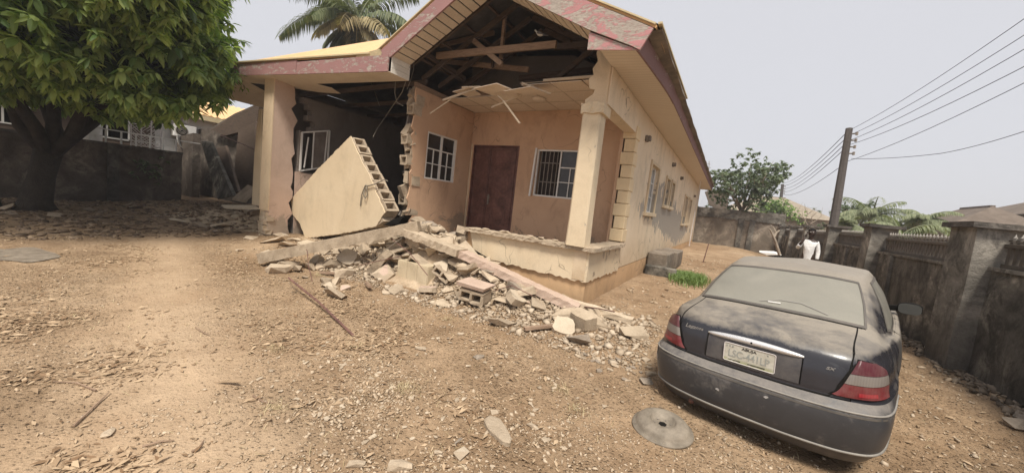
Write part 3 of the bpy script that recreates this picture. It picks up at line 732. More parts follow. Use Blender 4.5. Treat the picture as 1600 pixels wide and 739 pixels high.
# roof timbers
def timb(p0, p1, Y0, Y1, w_=.06, h_=.11, mat='wood', name='rafter'):
    mb = MB(); mb.beam(ony(p0[0], p0[1], Y0), ony(p1[0], p1[1], Y1), w_, h_, up=(0, 0, 1), jit=.006); return obj(name, mb, M_[mat], H)
timb((683, 88), (869, 70), 6.0, 6.0, .06, .125, 'wood', 'tie_beam')
timb((866, 74), (936, 68), 6.5, 6.5, .05, .12, 'wooddark', 'tie_beam')
timb((794, -20), (783, 92), 6.25, 6.2, .06, .06, 'wood', 'king_post')
timb((740, 64), (784, 100), 6.1, 5.95, .05, .09, 'wood', 'strut')
timb((692, 96), (826, 110), 6.9, 6.9, .05, .11, 'wood', 'tie_beam')
timb((688, 72), (772, 52), 6.6, 6.6, .05, .09, 'wood', 'strut')
timb((932, 72), (858, 134), 6.6, 6.9, .05, .10, 'wooddark', 'strut')
timb((811, 123), (925, 110), 7.3, 7.3, .05, .11, 'wooddark', 'tie_beam')
timb((664, 84), (726, 124), 5.75, 7.0, .06, .11, 'wooddark', 'strut')
timb((769, 84), (770, 106), 6.85, 6.85, .05, .06, 'wooddark', 'strut')
mb = MB(); mb.beam((-6.16, 5.74, 3.80), (-6.16, 7.75, 3.80), .09, .12, jit=.008); obj('wall_plate', mb, M_['wood'], H)
for Y in (5.62, 6.15, 6.7, 7.25):
    for (xa, za, xb, zb) in ((-6.4, 4.08, -4.05, 5.31), (-1.3, 3.90, -4.0, 5.31)):
        mb = MB(); mb.beam((xa, Y, za), (xb, Y, zb), .05, .10); obj('rafter', mb, M_['wooddark'], H)
for i in range(4):
    t = (i + .5) / 4.4
    for (xa, za, s_) in ((-6.35, 4.2, 1), (-1.35, 4.0, -1)):
        mb = MB(); mb.beam((xa + s_ * t * 2.4, 5.1, za + t * 1.2), (xa + s_ * t * 2.4, 7.2 if s_ > 0 else 8.8, za + t * 1.2), .05, .04); obj('purlin', mb, M_['wooddark'], H)
for Y in (6.2, 7.4, 8.6, 9.8):                     # over the left room
    mb = MB(); mb.beam((-11.6, Y, 3.98), (-6.3, Y, 4.02), .05, .11); obj('tie_beam', mb, M_['wooddark'], H)
mb = MB(); mb.prism([V((-11.45, 9.9, 3.76)), V((-6.35, 9.9, 3.76)), V((-6.35, 9.9, 6.2)), V((-11.45, 9.9, 4.25))], (0, .05, 0)); obj('inner_gable', mb, M_['wooddark'], H)
mb = MB(); mb.prism([V((-6.33, 7.81, 4.301)), V((-2.1, 7.81, 4.301)), V((-3.5, 7.81, 4.95)), V((-6.33, 7.81, 5.2))], (0, .19, 0)); wallpart(mb, 'grey_in', 'inner_gable')

# ceiling panels of the porch, one by one
CZ = 3.76
def panel_mesh():
    mb = MB(); mb.bb(-.292, .292, -.292, .292, 0, .012); return make_mesh('ceiling_panel', mb, M_['ceil'])
PM = panel_mesh()
for i in range(7):
    for j in range(3):
        x, y = -5.78 + i * .6, 7.49 - j * .6
        if j == 2 and i in (0, 1, 2, 3): continue
        rot = (0, 0, 0); dz = 0
        if j == 2: dz = -.02; rot = (.06, .0, 0)
        if i == 6: x -= .0
        inst('ceiling_panel', PM, H, V((x, y, CZ + dz)) - worldloc(H), rot, (1 if i < 6 else .95, 1, 1))
mb = MB()
for i in range(8): x = -6.08 + i * .6; mb.bb(x - .012, x + .012, 5.98 if i > 3 else 6.6, 7.79, CZ - .006, CZ + .0)
for j in range(4): y = 7.79 - j * .6; mb.bb(-6.08 if j < 3 else -3.7, -2.0, y - .012, y + .012, CZ - .0065, CZ - .0005)
mb.bb(-3.2, -2.06, 5.955, 5.985, CZ - .01, CZ + .03)
obj('ceiling_battens', mb, M_['woodlight'], H)
def torn(pts, Ys, name='ceiling_panel', mat='ceil', t=(0, .0, .014)):
    mb = MB(); P = [ony(x, y, Y) for (x, y), Y in zip(pts, Ys)]; mb.v = [tuple(p) for p in P] + [tuple(p + V(t)) for p in P]; k = len(P)
    mb.f = [list(range(k)), list(range(2 * k - 1, k - 1, -1))] + [[i, (i + 1) % k, (i + 1) % k + k, i + k] for i in range(k)]; mb.m = [0] * len(mb.f)
    return obj(name, mb, M_[mat], H, fix=True)
torn([(707, 144), (735, 137), (752, 149), (732, 152)], [5.9, 5.9, 6.4, 6.4])
torn([(740, 139), (776, 131), (801, 150), (770, 150)], [5.75, 5.6, 6.1, 6.3])
torn([(776, 131), (799, 140), (815, 152), (790, 157), (765, 147)], [5.6, 5.7, 6.2, 6.3, 6.0])
torn([(787, 143), (829, 136), (856, 147), (814, 149)], [5.7, 5.6, 6.1, 6.2])
mb = MB(); mb.beam(ony(815, 130, 5.7), ony(860, 147, 6.0), .03, .03); mb.beam(ony(722, 137, 5.8), ony(751, 136, 5.8), .03, .03); mb.beam(ony(692, 157, 5.9), ony(750, 137, 6.0), .03, .04); mb.beam(ony(768, 168, 6.0), ony(815, 149, 6.0), .02, .03); obj('loose_batten', mb, M_['woodlight'], H)
mb = MB(); mb.beam(ony(778, 150, 5.8), ony(787, 158, 5.85), .035, .02); mb.beam(ony(787, 158, 5.75), ony(812, 193, 5.7), .045, .02); obj('loose_batten', mb, M_['woodlight'], H)
mb = MB(); mb.beam(ony(672, 178, 5.8), ony(707, 154, 5.95), .03, .02); obj('loose_batten', mb, M_['woodlight'], H)
mb = MB(); mb.lathe([(0, 0), (.12, .005), (.15, .03), (.15, .05)], 16, (-3.75, 6.9, CZ - .06)); obj('ceiling_lamp', mb, M_['ceil'], H, smooth_=True)
# hanging wires
mb = MB()
mb.tube([ony(x, y, 5.5) for x, y in ((618, 125), (617, 145), (620, 160), (630, 166))], .008, 5)
mb.tube([ony(x, y, Y) for x, y, Y in ((640, 105, 5.4), (634, 128, 5.5), (628, 145, 5.6), (602, 183, 6.0), (590, 200, 5.7), (583, 214, 5.4))], .009, 5)
mb.tube([ony(x, y, 5.6) for x, y in ((647, 92), (646, 110), (641, 128), (636, 140))], .007, 5)
mb.tube([ony(x, y, 6.5) for x, y in ((575, 118), (584, 140), (593, 166))], .007, 5)
obj('loose_wires', mb, M_['cable'], H)
# downpipe-like cable near far end
mb = MB(); mb.tube([onx(1096, 276, -1.55), onx(1086, 330, -1.7), onx(1075, 395, -1.7), onx(1068, 415, -1.5)], .02, 5); obj('hanging_cable', mb, M_['whiteold'], H)
# door step blocks by the side wall
st = thing('side_steps', 'dark stained concrete steps against the side wall behind the grass', 'steps', (-1.5, 11.3, 0))
mb = MB(); mb.bb(XS + .03, -1.28, 10.75, 12.3, .02, .60); obj('upper_step', mb, M_['backwall'], st, bevel=.03)
mb = MB(); mb.bb(XS + .03, -1.0, 10.55, 10.74, -.05, .26); obj('lower_step', mb, M_['mould'], st, bevel=.03)
mb = MB(); mb.bb(XS + .03, -1.22, 12.6, 14.2, .02, .55); obj('upper_step', mb, M_['backwall'], st, bevel=.03)
# ================================================================ the car
def catmull(P, t):
    n = len(P) - 1; t = max(0., min(n - 1e-9, t)); i = int(t); f = t - i
    p1, p2 = P[i], P[i + 1]; p0 = P[i - 1] if i > 0 else p1 * 2 - p2; p3 = P[i + 2] if i + 2 <= n else p2 * 2 - p1
    return .5 * ((2 * p1) + (p2 - p0) * f + (2 * p0 - 5 * p1 + 4 * p2 - p3) * f * f + (3 * p1 - p0 - 3 * p2 + p3) * f ** 3)
# columns: 0 rear centre .. 5 over rear wheel .. 13 front centre ; every loop lists (x, y, z)
LOOPS = [
 # A0 underside edge
 [(0,.12,.20),(.32,.13,.20),(.60,.18,.20),(.76,.32,.21),(.82,.70,.22),(.84,1.05,.22),(.84,1.5,.20),(.84,2.3,.20),(.84,3.1,.20),(.84,3.6,.20),(.80,4.2,.20),(.68,4.45,.20),(.36,4.57,.20),(0,4.60,.20)],
 # A1
 [(0,.03,.28),(.33,.045,.28),(.64,.12,.28),(.815,.28,.29),(.865,.70,.30),(.875,1.05,.30),(.875,1.5,.29),(.875,2.3,.29),(.875,3.1,.29),(.875,3.6,.29),(.85,4.2,.29),(.74,4.5,.29),(.39,4.62,.29),(0,4.65,.29)],
 # A2 bumper belly
 [(0,.00,.46),(.34,.015,.46),(.66,.09,.46),(.84,.26,.46),(.88,.70,.46),(.888,1.05,.47),(.889,1.5,.46),(.889,2.3,.46),(.889,3.1,.46),(.887,3.6,.46),(.86,4.2,.45),(.76,4.5,.45),(.40,4.64,.45),(0,4.67,.45)],
 # A3 bumper shoulder
 [(0,.015,.585),(.34,.03,.585),(.655,.10,.585),(.835,.265,.585),(.88,.70,.58),(.888,1.05,.585),(.889,1.5,.58),(.889,2.3,.58),(.889,3.1,.58),(.887,3.6,.58),(.86,4.2,.56),(.75,4.5,.55),(.39,4.63,.55),(0,4.66,.55)],
 # A4 bumper top inner edge
 [(0,.085,.635),(.33,.095,.635),(.63,.155,.64),(.805,.30,.645),(.875,.70,.65),(.886,1.05,.66),(.888,1.5,.65),(.888,2.3,.65),(.888,3.1,.65),(.885,3.6,.65),(.855,4.2,.62),(.74,4.48,.60),(.38,4.60,.60),(0,4.63,.60)],
 # A5 boot face, lower
 [(0,.095,.70),(.33,.105,.70),(.63,.165,.705),(.80,.31,.71),(.872,.70,.71),(.885,1.05,.72),(.887,1.5,.71),(.887,2.3,.70),(.887,3.1,.70),(.883,3.6,.70),(.85,4.2,.66),(.73,4.46,.64),(.37,4.58,.64),(0,4.61,.64)],
 # A6 boot face, upper
 [(0,.115,.84),(.33,.125,.84),(.62,.185,.835),(.785,.335,.83),(.862,.70,.82),(.876,1.05,.82),(.878,1.5,.80),(.878,2.3,.78),(.878,3.1,.77),(.872,3.6,.76),(.83,4.2,.70),(.71,4.42,.68),(.36,4.54,.68),(0,4.57,.68)],
 # A7 boot top lip
 [(0,.17,.955),(.33,.18,.952),(.61,.235,.935),(.755,.39,.905),(.835,.72,.905),(.855,1.05,.90),(.86,1.5,.885),(.86,2.3,.865),(.86,3.1,.85),(.85,3.6,.83),(.79,4.15,.755),(.66,4.36,.725),(.34,4.47,.72),(0,4.50,.725)],
 # A8 deck
 [(0,.34,1.00),(.33,.345,.997),(.60,.385,.98),(.725,.50,.955),(.79,.78,.945),(.815,1.1,.935),(.825,1.5,.915),(.83,2.3,.89),(.825,3.05,.88),(.78,3.55,.87),(.70,4.0,.81),(.58,4.2,.77),(.30,4.32,.77),(0,4.35,.775)],
 # L glass base / belt
 [(0,.76,1.045),(.33,.775,1.04),(.60,.83,1.02),(.70,.93,.995),(.755,1.08,.97),(.785,1.3,.95),(.80,1.6,.93),(.805,2.3,.905),(.79,2.95,.895),(.74,3.25,.90),(.66,3.42,.915),(.55,3.52,.93),(.30,3.62,.95),(0,3.65,.96)],
 # G mid glass
 [(0,1.10,1.235),(.31,1.11,1.23),(.565,1.15,1.205),(.655,1.22,1.175),(.70,1.34,1.15),(.722,1.5,1.15),(.735,1.75,1.15),(.74,2.3,1.15),(.73,2.72,1.15),(.69,2.92,1.13),(.62,3.04,1.13),(.50,3.11,1.14),(.28,3.18,1.16),(0,3.2,1.17)],
 # T roof edge
 [(0,1.44,1.385),(.28,1.45,1.38),(.50,1.48,1.36),(.57,1.54,1.34),(.60,1.64,1.335),(.612,1.78,1.34),(.62,1.95,1.35),(.625,2.25,1.36),(.60,2.48,1.35),(.565,2.58,1.335),(.52,2.64,1.335),(.44,2.68,1.345),(.24,2.72,1.36),(0,2.73,1.365)],
 # R roof inner
 [(0,1.60,1.415),(.20,1.61,1.413),(.38,1.64,1.40),(.45,1.70,1.39),(.49,1.78,1.388),(.50,1.90,1.39),(.505,2.0,1.395),(.505,2.2,1.40),(.49,2.36,1.395),(.46,2.44,1.388),(.41,2.49,1.388),(.34,2.52,1.392),(.18,2.55,1.40),(0,2.56,1.402)],
 # C spine
 [(0,1.72,1.43),(.03,1.73,1.43),(.06,1.76,1.43),(.07,1.8,1.43),(.07,1.86,1.43),(.07,1.95,1.432),(.07,2.05,1.432),(.07,2.15,1.432),(.07,2.25,1.43),(.07,2.3,1.43),(.06,2.36,1.428),(.05,2.38,1.426),(.03,2.4,1.425),(0,2.4,1.425)],
]
for _r in LOOPS[0]: pass
LOOPS[0] = [(x, y, z - .03) for x, y, z in LOOPS[0]]
LOOPS[-1] = [(0, y, 1.432) for x, y, z in LOOPS[-1]]
def _up(row, d, k0=0, k1=5): return [(x, y, z + (d * (1 if k <= k1 - 2 else .5) if k0 <= k <= k1 else 0)) for k, (x, y, z) in enumerate(row)]
LOOPS[8] = _up(LOOPS[8], .022); LOOPS[9] = _up(LOOPS[9], .035); LOOPS[10] = _up(LOOPS[10], .02); LOOPS[7] = _up(LOOPS[7], .008)
LOOPS[11] = [(x, y, z + .02) for x, y, z in LOOPS[11]]; LOOPS[12] = [(x, y, z + .028) for x, y, z in LOOPS[12]]; LOOPS[13] = [(x, y, z + .028) for x, y, z in LOOPS[13]]
for _q in (4, 5, 6, 7, 8, 9): LOOPS[_q] = [(x + {6: .018, 7: .028, 8: .022}.get(k, 0), y, z) for k, (x, y, z) in enumerate(LOOPS[_q])]
for _q in (5, 6, 7): LOOPS[_q] = [(x - {3: .02, 4: .028, 5: .015}.get(k, 0), y, z) for k, (x, y, z) in enumerate(LOOPS[_q])]
LP = [[V(p) for p in row] for row in LOOPS]
_cache = {}
def SU(u):
    k = round(u, 5)
    if k not in _cache: _cache[k] = [catmull(row, u) for row in LP]
    return _cache[k]
def S(u, v, side=1):
    """car surface, u around from rear centre (0) to front centre (13), v up the loops; side -1 is the left half"""
    c = SU(abs(u)); s = side if u >= 0 else -side
    # keep the bumper shoulder and glass edges crisp: linear there, smooth elsewhere
    i = int(min(v, len(c) - 1.0001)); f = v - i
    p = catmull(c, v)
    if i in (3,): p = c[i].lerp(c[i + 1], f) * .6 + p * .4
    if i == 9 or i == 10: p = p * .6 + c[i].lerp(c[i + 1], f) * .4
    return V((p.x * s, p.y, p.z))
def SN(u, v, side=1):
    e = 1e-3; a = S(u + e, v, side) - S(u - e, v, side); b_ = S(u, v + e, side) - S(u, v - e, side)
    n = a.cross(b_)
    if side < 0: n = -n
    return n.normalized() if n.length > 0 else V((0, 0, 1))
CARS = .96
CAR = thing('parked_car', 'dusty dark blue saloon car parked in the yard, seen from behind', 'car', (.319, 3.40, -.213))
yaw, pit, rol = -.265, .037, -.046
CAR.rotation_euler = (Matrix.Rotation(yaw, 3, 'Z') @ Matrix.Rotation(pit, 3, 'X') @ Matrix.Rotation(rol, 3, 'Y')).to_euler()
CAR.scale = (CARS,) * 3

def carpaint():
    b = NB('dusty_blue_paint')
    pos = b.pos(True)
    a = b.noise(1.7, 8, .74, .3, local=True); f = b.noise(60, 4, .7, local=True); s2 = b.noise(7, 6, .7, .4, local=True)
    geo = b.n('ShaderNodeNewGeometry'); tr = b.n('ShaderNodeVectorTransform', vector_type='NORMAL', convert_from='WORLD', convert_to='OBJECT'); b.l(geo.outputs['Normal'], tr.inputs[0])
    sx = b.n('ShaderNodeSeparateXYZ'); b.l(tr.outputs[0], sx.inputs[0]); up = sx.outputs[2]
    # dust lies on what faces up, and on the whole rear quarter
    d = b.rng(up, .18, .85, .0, .80)
    x = b.sep(True)[0]; y = b.sep(True)[1]; z = b.sep(True)[2]
    side = b.rng(b.math('ABSOLUTE', x), .62, .82, 0, .36)
    low = b.rng(z, .66, .60, 0, .42)
    d = b.math('MAXIMUM', d, b.math('MAXIMUM', side, low))
    d = b.math('ADD', d, b.math('MULTIPLY', b.math('SUBTRACT', a, .5), 1.7))
    d = b.math('ADD', d, b.math('MULTIPLY', b.math('SUBTRACT', s2, .5), .7))
    d = b.math('ADD', b.math('SUBTRACT', d, b.rng(y, .95, .5, 0, .17)), b.rng(z, 1.28, 1.36, 0, .3))
    dm = b.ramp(d, [(.18, .05), (.78, .92)])
    paint = b.mix(s2, (.008, .009, .015), (.018, .020, .031))
    # rubbed, faded patches
    paint = b.mix(b.ramp(b.noise(3.1, 7, .7, 1, local=True), [(.58, 0), (.66, .35)]), paint, (.15, .16, .17))
    dust = b.mix(a, (.19, .165, .133), (.34, .295, .235)); dust = b.mix(.4, dust, b.ramp(f, [(.25, .6), (.8, 1.2)]), 'MULTIPLY')
    c = b.mix(dm, paint, dust)
    rough = b.rng(dm, 0, 1, .22, .85)
    b.bump(b.math('ADD', f, b.math('MULTIPLY', s2, 1.2)), .12, .003)
    m = b.out(c, rough, .5)
    b.b.inputs['Coat Weight'].default_value = 0.25; b.b.inputs['Coat Roughness'].default_value = .35
    return m
M_['paint'] = carpaint()
def dusty(name, col, dust, lo, hi, rough=.2, sc=3, tr=0):
    b = NB(name); a = b.noise(sc, 7, .7, .5, local=True); f = b.noise(50, 3, .7, local=True)
    m = b.ramp(b.math('ADD', b.math('MULTIPLY', a, .8), b.math('MULTIPLY', f, .2)), [(.3, lo), (.7, hi)])
    c = b.mix(m, col, dust); return b.out(c, b.rng(m, 0, 1, rough, .8), .5)
def bumpermat():
    b = NB('dusty_bumper'); a = b.noise(3.2, 8, .72, .6, local=True); f = b.noise(40, 4, .7, local=True); g = b.noise(9, 6, .75, .5, local=True)
    geo = b.n('ShaderNodeNewGeometry'); tr = b.n('ShaderNodeVectorTransform', vector_type='NORMAL', convert_from='WORLD', convert_to='OBJECT'); b.l(geo.outputs['Normal'], tr.inputs[0])
    sx = b.n('ShaderNodeSeparateXYZ'); b.l(tr.outputs[0], sx.inputs[0])
    d = b.math('ADD', b.rng(sx.outputs[2], -.1, .9, .02, .75), b.math('ADD', b.math('MULTIPLY', b.math('SUBTRACT', a, .5), 1.5), b.math('MULTIPLY', b.math('SUBTRACT', g, .5), 1.5)))
    dm = b.ramp(d, [(.15, .08), (.75, .9)])
    c = b.mix(dm, b.mix(g, (.020, .022, .028), (.052, .054, .060)), b.mix(f, (.145, .13, .118), (.25, .225, .20)))
    b.bump(g, .15, .003); m = b.out(c, b.rng(dm, 0, 1, .3, .8), .5); return m
M_['bumper'] = bumpermat()
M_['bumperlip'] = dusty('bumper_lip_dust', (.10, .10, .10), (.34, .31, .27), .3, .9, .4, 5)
M_['cglass'] = dusty('dusty_rear_glass', (.05, .055, .05), (.255, .24, .20), .62, .95, .15, 1.6)
M_['sglass'] = dusty('dusty_side_glass', (.03, .035, .03), (.24, .22, .18), .3, .85, .1, 2)
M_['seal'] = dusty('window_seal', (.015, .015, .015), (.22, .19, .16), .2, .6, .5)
M_['gap'] = NB('panel_gap').out((.012, .011, .010), .9, .1)
M_['chrome'] = dusty('chrome_strip', (.78, .78, .78), (.55, .52, .48), .0, .5, .18, 8)
M_['chrome'].node_tree.nodes['Principled BSDF'].inputs['Metallic'].default_value = .6
def lampmat(name, c, r):
    b = NB(name); st = b.math('SINE', b.math('MULTIPLY', b.sep(True)[0], 420)); c2 = b.mix(b.rng(st, -1, 1, 0, .12), c, tuple(min(1, q * 1.9 + .02) for q in c)); a = b.noise(6, 5, .7, local=True)
    c2 = b.mix(b.ramp(a, [(.4, .04), (.75, .28)]), c2, (.30, .25, .21)); b.bump(st, .08, .002); return b.out(c2, r + .18, .3)
M_['lampred'] = lampmat('lamp_red', (.13, .008, .013), .16); M_['lampdark'] = lampmat('lamp_dark_red', (.075, .012, .020), .16); M_['lampclear'] = lampmat('lamp_clear', (.17, .15, .135), .12); M_['reflector'] = lampmat('lamp_reflector', (.26, .012, .02), .14)

def patch(name, u0, u1, v0, v1, mat, nu, nv, side=1, off=0, cut=None, parent=CAR, inv=False, both=False):
    mb = MB()
    for i in range(nu + 1):
        for j in range(nv + 1):
            u = u0 + (u1 - u0) * i / nu; v = v0 + (v1 - v0) * j / nv
            p = S(u, v, side)
            if off: p = p + SN(u, v, side) * off
            if cut: p = cut[1](p)
            mb.v.append(tuple(p))
    for i in range(nu):
        for j in range(nv):
            a = i * (nv + 1) + j; q = [a, a + nv + 1, a + nv + 2, a + 1]
            if cut and cut[0](sum((V(mb.v[k]) for k in q), V((0, 0, 0))) / 4): continue
            if side < 0: q.reverse()
            mb.f.append(q); mb.m.append(0)
    return obj(name, mb, M_[mat], parent, True, local=True)
WH = ((1.03, .315), (3.70, .315))
def arch(r):
    def inside(p): return any((p.y - y) ** 2 + (p.z - z) ** 2 < r * r for y, z in WH)
    def snap(p):
        for y, z in WH:
            d = math.hypot(p.y - y, p.z - z)
            if r * .86 < d < r * 1.02: k = r / d; return V((p.x, y + (p.y - y) * k, z + (p.z - z) * k))
        return p
    return (inside, snap)
AR = arch(.355)
# rear bumper: one part across both halves
patch('rear_bumper', -4.35, 4.35, 0, 4, 'bumper', 76, 18, cut=AR)
patch('front_bumper', 9.8, 16.2, 0, 4, 'bumper', 2, 2) if False else None
for s in (1, -1):
    patch('front_bumper', 10.0, 13, 0, 4, 'bumper', 18, 12, s, cut=AR)
    patch('rear_wing', 4.35, 6.2, 0, 9, 'paint', 44, 60, s, cut=AR)
    patch('rear_wing', 2.02, 4.35, 4, 9, 'paint', 26, 22, s)
    patch('rear_door', 6.22, 7.28, .6, 9, 'paint', 12, 28, s)
    patch('front_door', 7.3, 8.45, .6, 9, 'paint', 12, 28, s)
    patch('front_wing', 8.47, 13, 4, 8.0, 'paint', 40, 16, s) if False else None
    patch('front_wing', 8.47, 10.0, 0, 8, 'paint', 40, 56, s, cut=AR); patch('front_wing', 10.0, 13, 4, 7, 'paint', 20, 10, s)
    patch('sill', 6.2, 8.47, 0, .6, 'bumper', 12, 3, s)
patch('boot_lid', -2.0, 2.0, 4.12, 9, 'paint', 36, 34)
for s in (1, -1):
    mb = MB()                                    # bonnet halves
    for i in range(25):
        for j in range(11):
            u = 8.5 + 4.5 * i / 24; mb.v.append(tuple(S(u, (7.0 if u > 10 else 8.0 - max(0, u - 9) * 1.0) + (9 - (7.0 if u > 10 else 8.0 - max(0, u - 9) * 1.0)) * j / 10, s)))
    for i in range(24):
        for j in range(10):
            a = i * 11 + j; q = [a, a + 11, a + 12, a + 1]; mb.f.append(q[::-1] if s < 0 else q); mb.m.append(0)
    obj('bonnet', mb, M_['paint'], CAR, True, local=True)
# greenhouse
patch('roof', -13, 13, 11, 13, 'paint', 156, 10)
patch('roof_rail', -13, 13, 10.88, 11, 'paint', 156, 2)
for s in (1, -1):
    patch('rear_pillar', 2.35, 5.0, 9, 10.9, 'paint', 16, 14, s)
    patch('pillar', 7.18, 7.35, 9, 10.9, 'seal', 2, 10, s); patch('pillar', 9.25, 10.6, 9, 10.9, 'paint', 10, 12, s)
    g = patch('side_window', 5.0, 7.2, 9.0, 10.9, 'sglass', 16, 10, s); patch('window_seal', 4.92, 7.2, 9.0, 9.12, 'seal', 16, 1, s, .006, parent=g); patch('window_seal', 4.92, 5.08, 9.05, 10.85, 'seal', 1, 12, s, .006, parent=g)
    patch('window_seal', 4.92, 9.3, 10.78, 10.9, 'seal', 30, 1, s, .006, parent=g)
    g = patch('side_window', 7.33, 9.25, 9.0, 10.9, 'sglass', 16, 10, s); patch('window_seal', 7.33, 9.25, 9.0, 9.12, 'seal', 16, 1, s, .006, parent=g)
rg = patch('rear_window', -2.35, 2.35, 9.0, 10.9, 'cglass', 36, 16, off=.0)
patch('window_seal', -2.4, 2.4, 9.0, 9.10, 'seal', 40, 1, off=.005, parent=rg); patch('window_seal', -2.4, 2.4, 10.82, 10.92, 'seal', 40, 1, off=.005, parent=rg)
for s in (1, -1): patch('window_seal', 2.27, 2.42, 9.0, 10.9, 'seal', 1, 16, s, .005, parent=rg)
for s in (1, -1): patch('windscreen', 10.6, 13, 9.0, 10.9, 'sglass', 16, 12, s)
# dark body inside so that no light passes through gaps
mb = MB(); mb.bb(-.80, .80, .35, 4.3, .24, .62); mb.bb(-.6, .6, .9, 3.2, .6, .86); obj('underbody', mb, M_['gap'], CAR, local=True)
# panel gaps drawn in as narrow recessed strips
def seam(pts, w_=.006, side=1, off=.0015, mat='gap', parent=CAR, name='panel_gap'):
    mb = MB(); P = []
    N = 10
    for k in range(len(pts) - 1):
        for t in range(N + (k == len(pts) - 2)):
            f = t / N; P.append((pts[k][0] + (pts[k + 1][0] - pts[k][0]) * f, pts[k][1] + (pts[k + 1][1] - pts[k][1]) * f))
    Q = [S(u, v, side) + SN(u, v, side) * off for u, v in P]; Nn = [SN(u, v, side) for u, v in P]
    rows = []
    for i, p in enumerate(Q):
        d = (Q[min(i + 1, len(Q) - 1)] - Q[max(i - 1, 0)]).normalized(); x = d.cross(Nn[i]).normalized(); rows.append([p - x * w_ / 2, p + x * w_ / 2])
    mb.grid(rows); return obj(name, mb, M_[mat], parent, True, local=True)
for s in (1, -1):
    seam([(2.0, 9.0), (2.02, 8.2), (2.05, 7.4), (2.02, 7.0)], .010, s); seam([(2.02, 7.0), (1.95, 6.2), (1.72, 5.3), (1.60, 4.3), (1.55, 4.12)], .010, s)
    seam([(6.21, .6), (6.21, 9)], .008, s); seam([(7.29, .6), (7.29, 9)], .008, s); seam([(8.46, .6), (8.46, 8)], .008, s)
seam([(-1.6, 4.14), (0, 4.12), (1.6, 4.14)], .012)
seam([(-2.35, 8.97), (0, 8.97), (2.35, 8.97)], .018)
seam([(-4.35, 2.8), (-3.2, 2.78), (0, 2.76), (3.2, 2.78), (4.35, 2.8)], .016, off=.003, mat='seal', name='groove_shade_strip')  # flat dark strip paints the shadow line of a bumper groove
# moulded lip along the bumper shoulder and the lower edge
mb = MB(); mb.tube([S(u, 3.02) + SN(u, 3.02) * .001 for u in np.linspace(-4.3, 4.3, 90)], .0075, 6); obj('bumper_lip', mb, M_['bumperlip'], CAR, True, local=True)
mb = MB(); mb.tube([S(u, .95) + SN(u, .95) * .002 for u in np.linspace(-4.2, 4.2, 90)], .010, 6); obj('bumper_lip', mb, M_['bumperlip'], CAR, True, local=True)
# rear lamps: outline in (u, v), three coloured bands
def lamp(side):
    # inner edge slants in towards the bottom, outer edge wraps round the corner
    def uin(v): return [1.62, 1.80, 2.02, 2.25][0] + (v - 4.55) * .235
    def uout(v): return 3.42 - .10 * abs(v - 5.4) - (max(0, v - 6.2) ** 2) * .9
    root = None
    mb = MB(); rows = []
    def strip(v0, v1, mat, name, off, du=0):
        rows = []; nv, nu = 6, 22; mb = MB()
        for j in range(nv + 1):
            v = v0 + (v1 - v0) * j / nv; a, b_ = uin(v) + du, uout(v) - du
            rr = []
            for i in range(nu + 1):
                u = a + (b_ - a) * i / nu; e = min(i, nu - i) / nu; o_ = off * (1 if 0 < i < nu else .2)
                rr.append(S(u, v, side) + SN(u, v, side) * o_)
            rows.append(rr)
        mb.grid(rows)
        if side > 0: mb.f = [f[::-1] for f in mb.f]
        return mb
    r_ = obj('rear_lamp', strip(4.46, 6.98, 'gap', '', .003, -.05), M_['gap'], CAR, True, local=True)
    obj('lens', strip(4.56, 5.46, 0, 0, .016), M_['lampred'], r_, True, local=True)
    obj('lens', strip(5.48, 6.0, 0, 0, .016), M_['lampclear'], r_, True, local=True)
    obj('lens', strip(6.02, 6.88, 0, 0, .016), M_['lampdark'], r_, True, local=True)
    mb = MB(); mb.grid([[S(u, v, side) + SN(u, v, side) * .019 for u in (2.15, 2.35, 2.55, 2.75)] for v in (4.80, 5.08)]); 
    if side > 0: mb.f = [f[::-1] for f in mb.f]
    obj('reflector', mb, M_['reflector'], r_, True, local=True)
lamp(1); lamp(-1)
# number-plate recess, plate and chrome strip
def rq(x, z, o):      # point on the boot face
    v = 5 + (z - .70) / .14 if z < .84 else 6 + (z - .84) / .115
    u = x / .33 if abs(x) < .33 else math.copysign(1 + (abs(x) - .33) / .29, x)
    p = S(abs(u), v, 1 if u >= 0 else -1); return V((x, p.y - o, z))
mb = MB(); P = [[rq(x, z, .003) for x in np.linspace(-.335, .335, 15)] for z in (.675, .75, .84, .875)]; mb.grid(P); obj('plate_recess', mb, dusty('recess_paint', (.018, .02, .03), (.20, .175, .15), .1, .6, .3, 5), CAR, True, local=True)
mb = MB()
for sx in (-1, 1): mb.grid([[rq(sx * .335, z, .002), rq(sx * .345, z, .010)] for z in (.675, .76, .875)])
obj('recess_edge', mb, M_['gap'], CAR, local=True)
mb = MB(); rows = []
for i in range(31):
    t = i / 30; x = -.345 + .69 * t; e = math.sin(PI * min(1, max(0, t))) ** .35 if 0 < t < 1 else .15
    c = rq(x, .892 - .010 * abs(2 * t - 1) ** 2, .0); h_, d_ = .025 * e + .002, .032 * e + .003
    rows.append([c + V((0, 0, h_)), c + V((0, -d_ * .7, h_ * .8)), c + V((0, -d_, 0)), c + V((0, -d_ * .6, -h_ * .9)), c + V((0, 0, -h_))])
mb.grid(rows); mb.f = [f[::-1] for f in mb.f]; cs = obj('chrome_strip', mb, M_['chrome'], CAR, True, local=True)
mb = MB(); c = rq(0, .893, .032); mb.lathe([(0, -.004), (.008, -.003), (.009, .003)], 12, c, 'y'); obj('keyhole', mb, M_['gap'], cs, local=True)
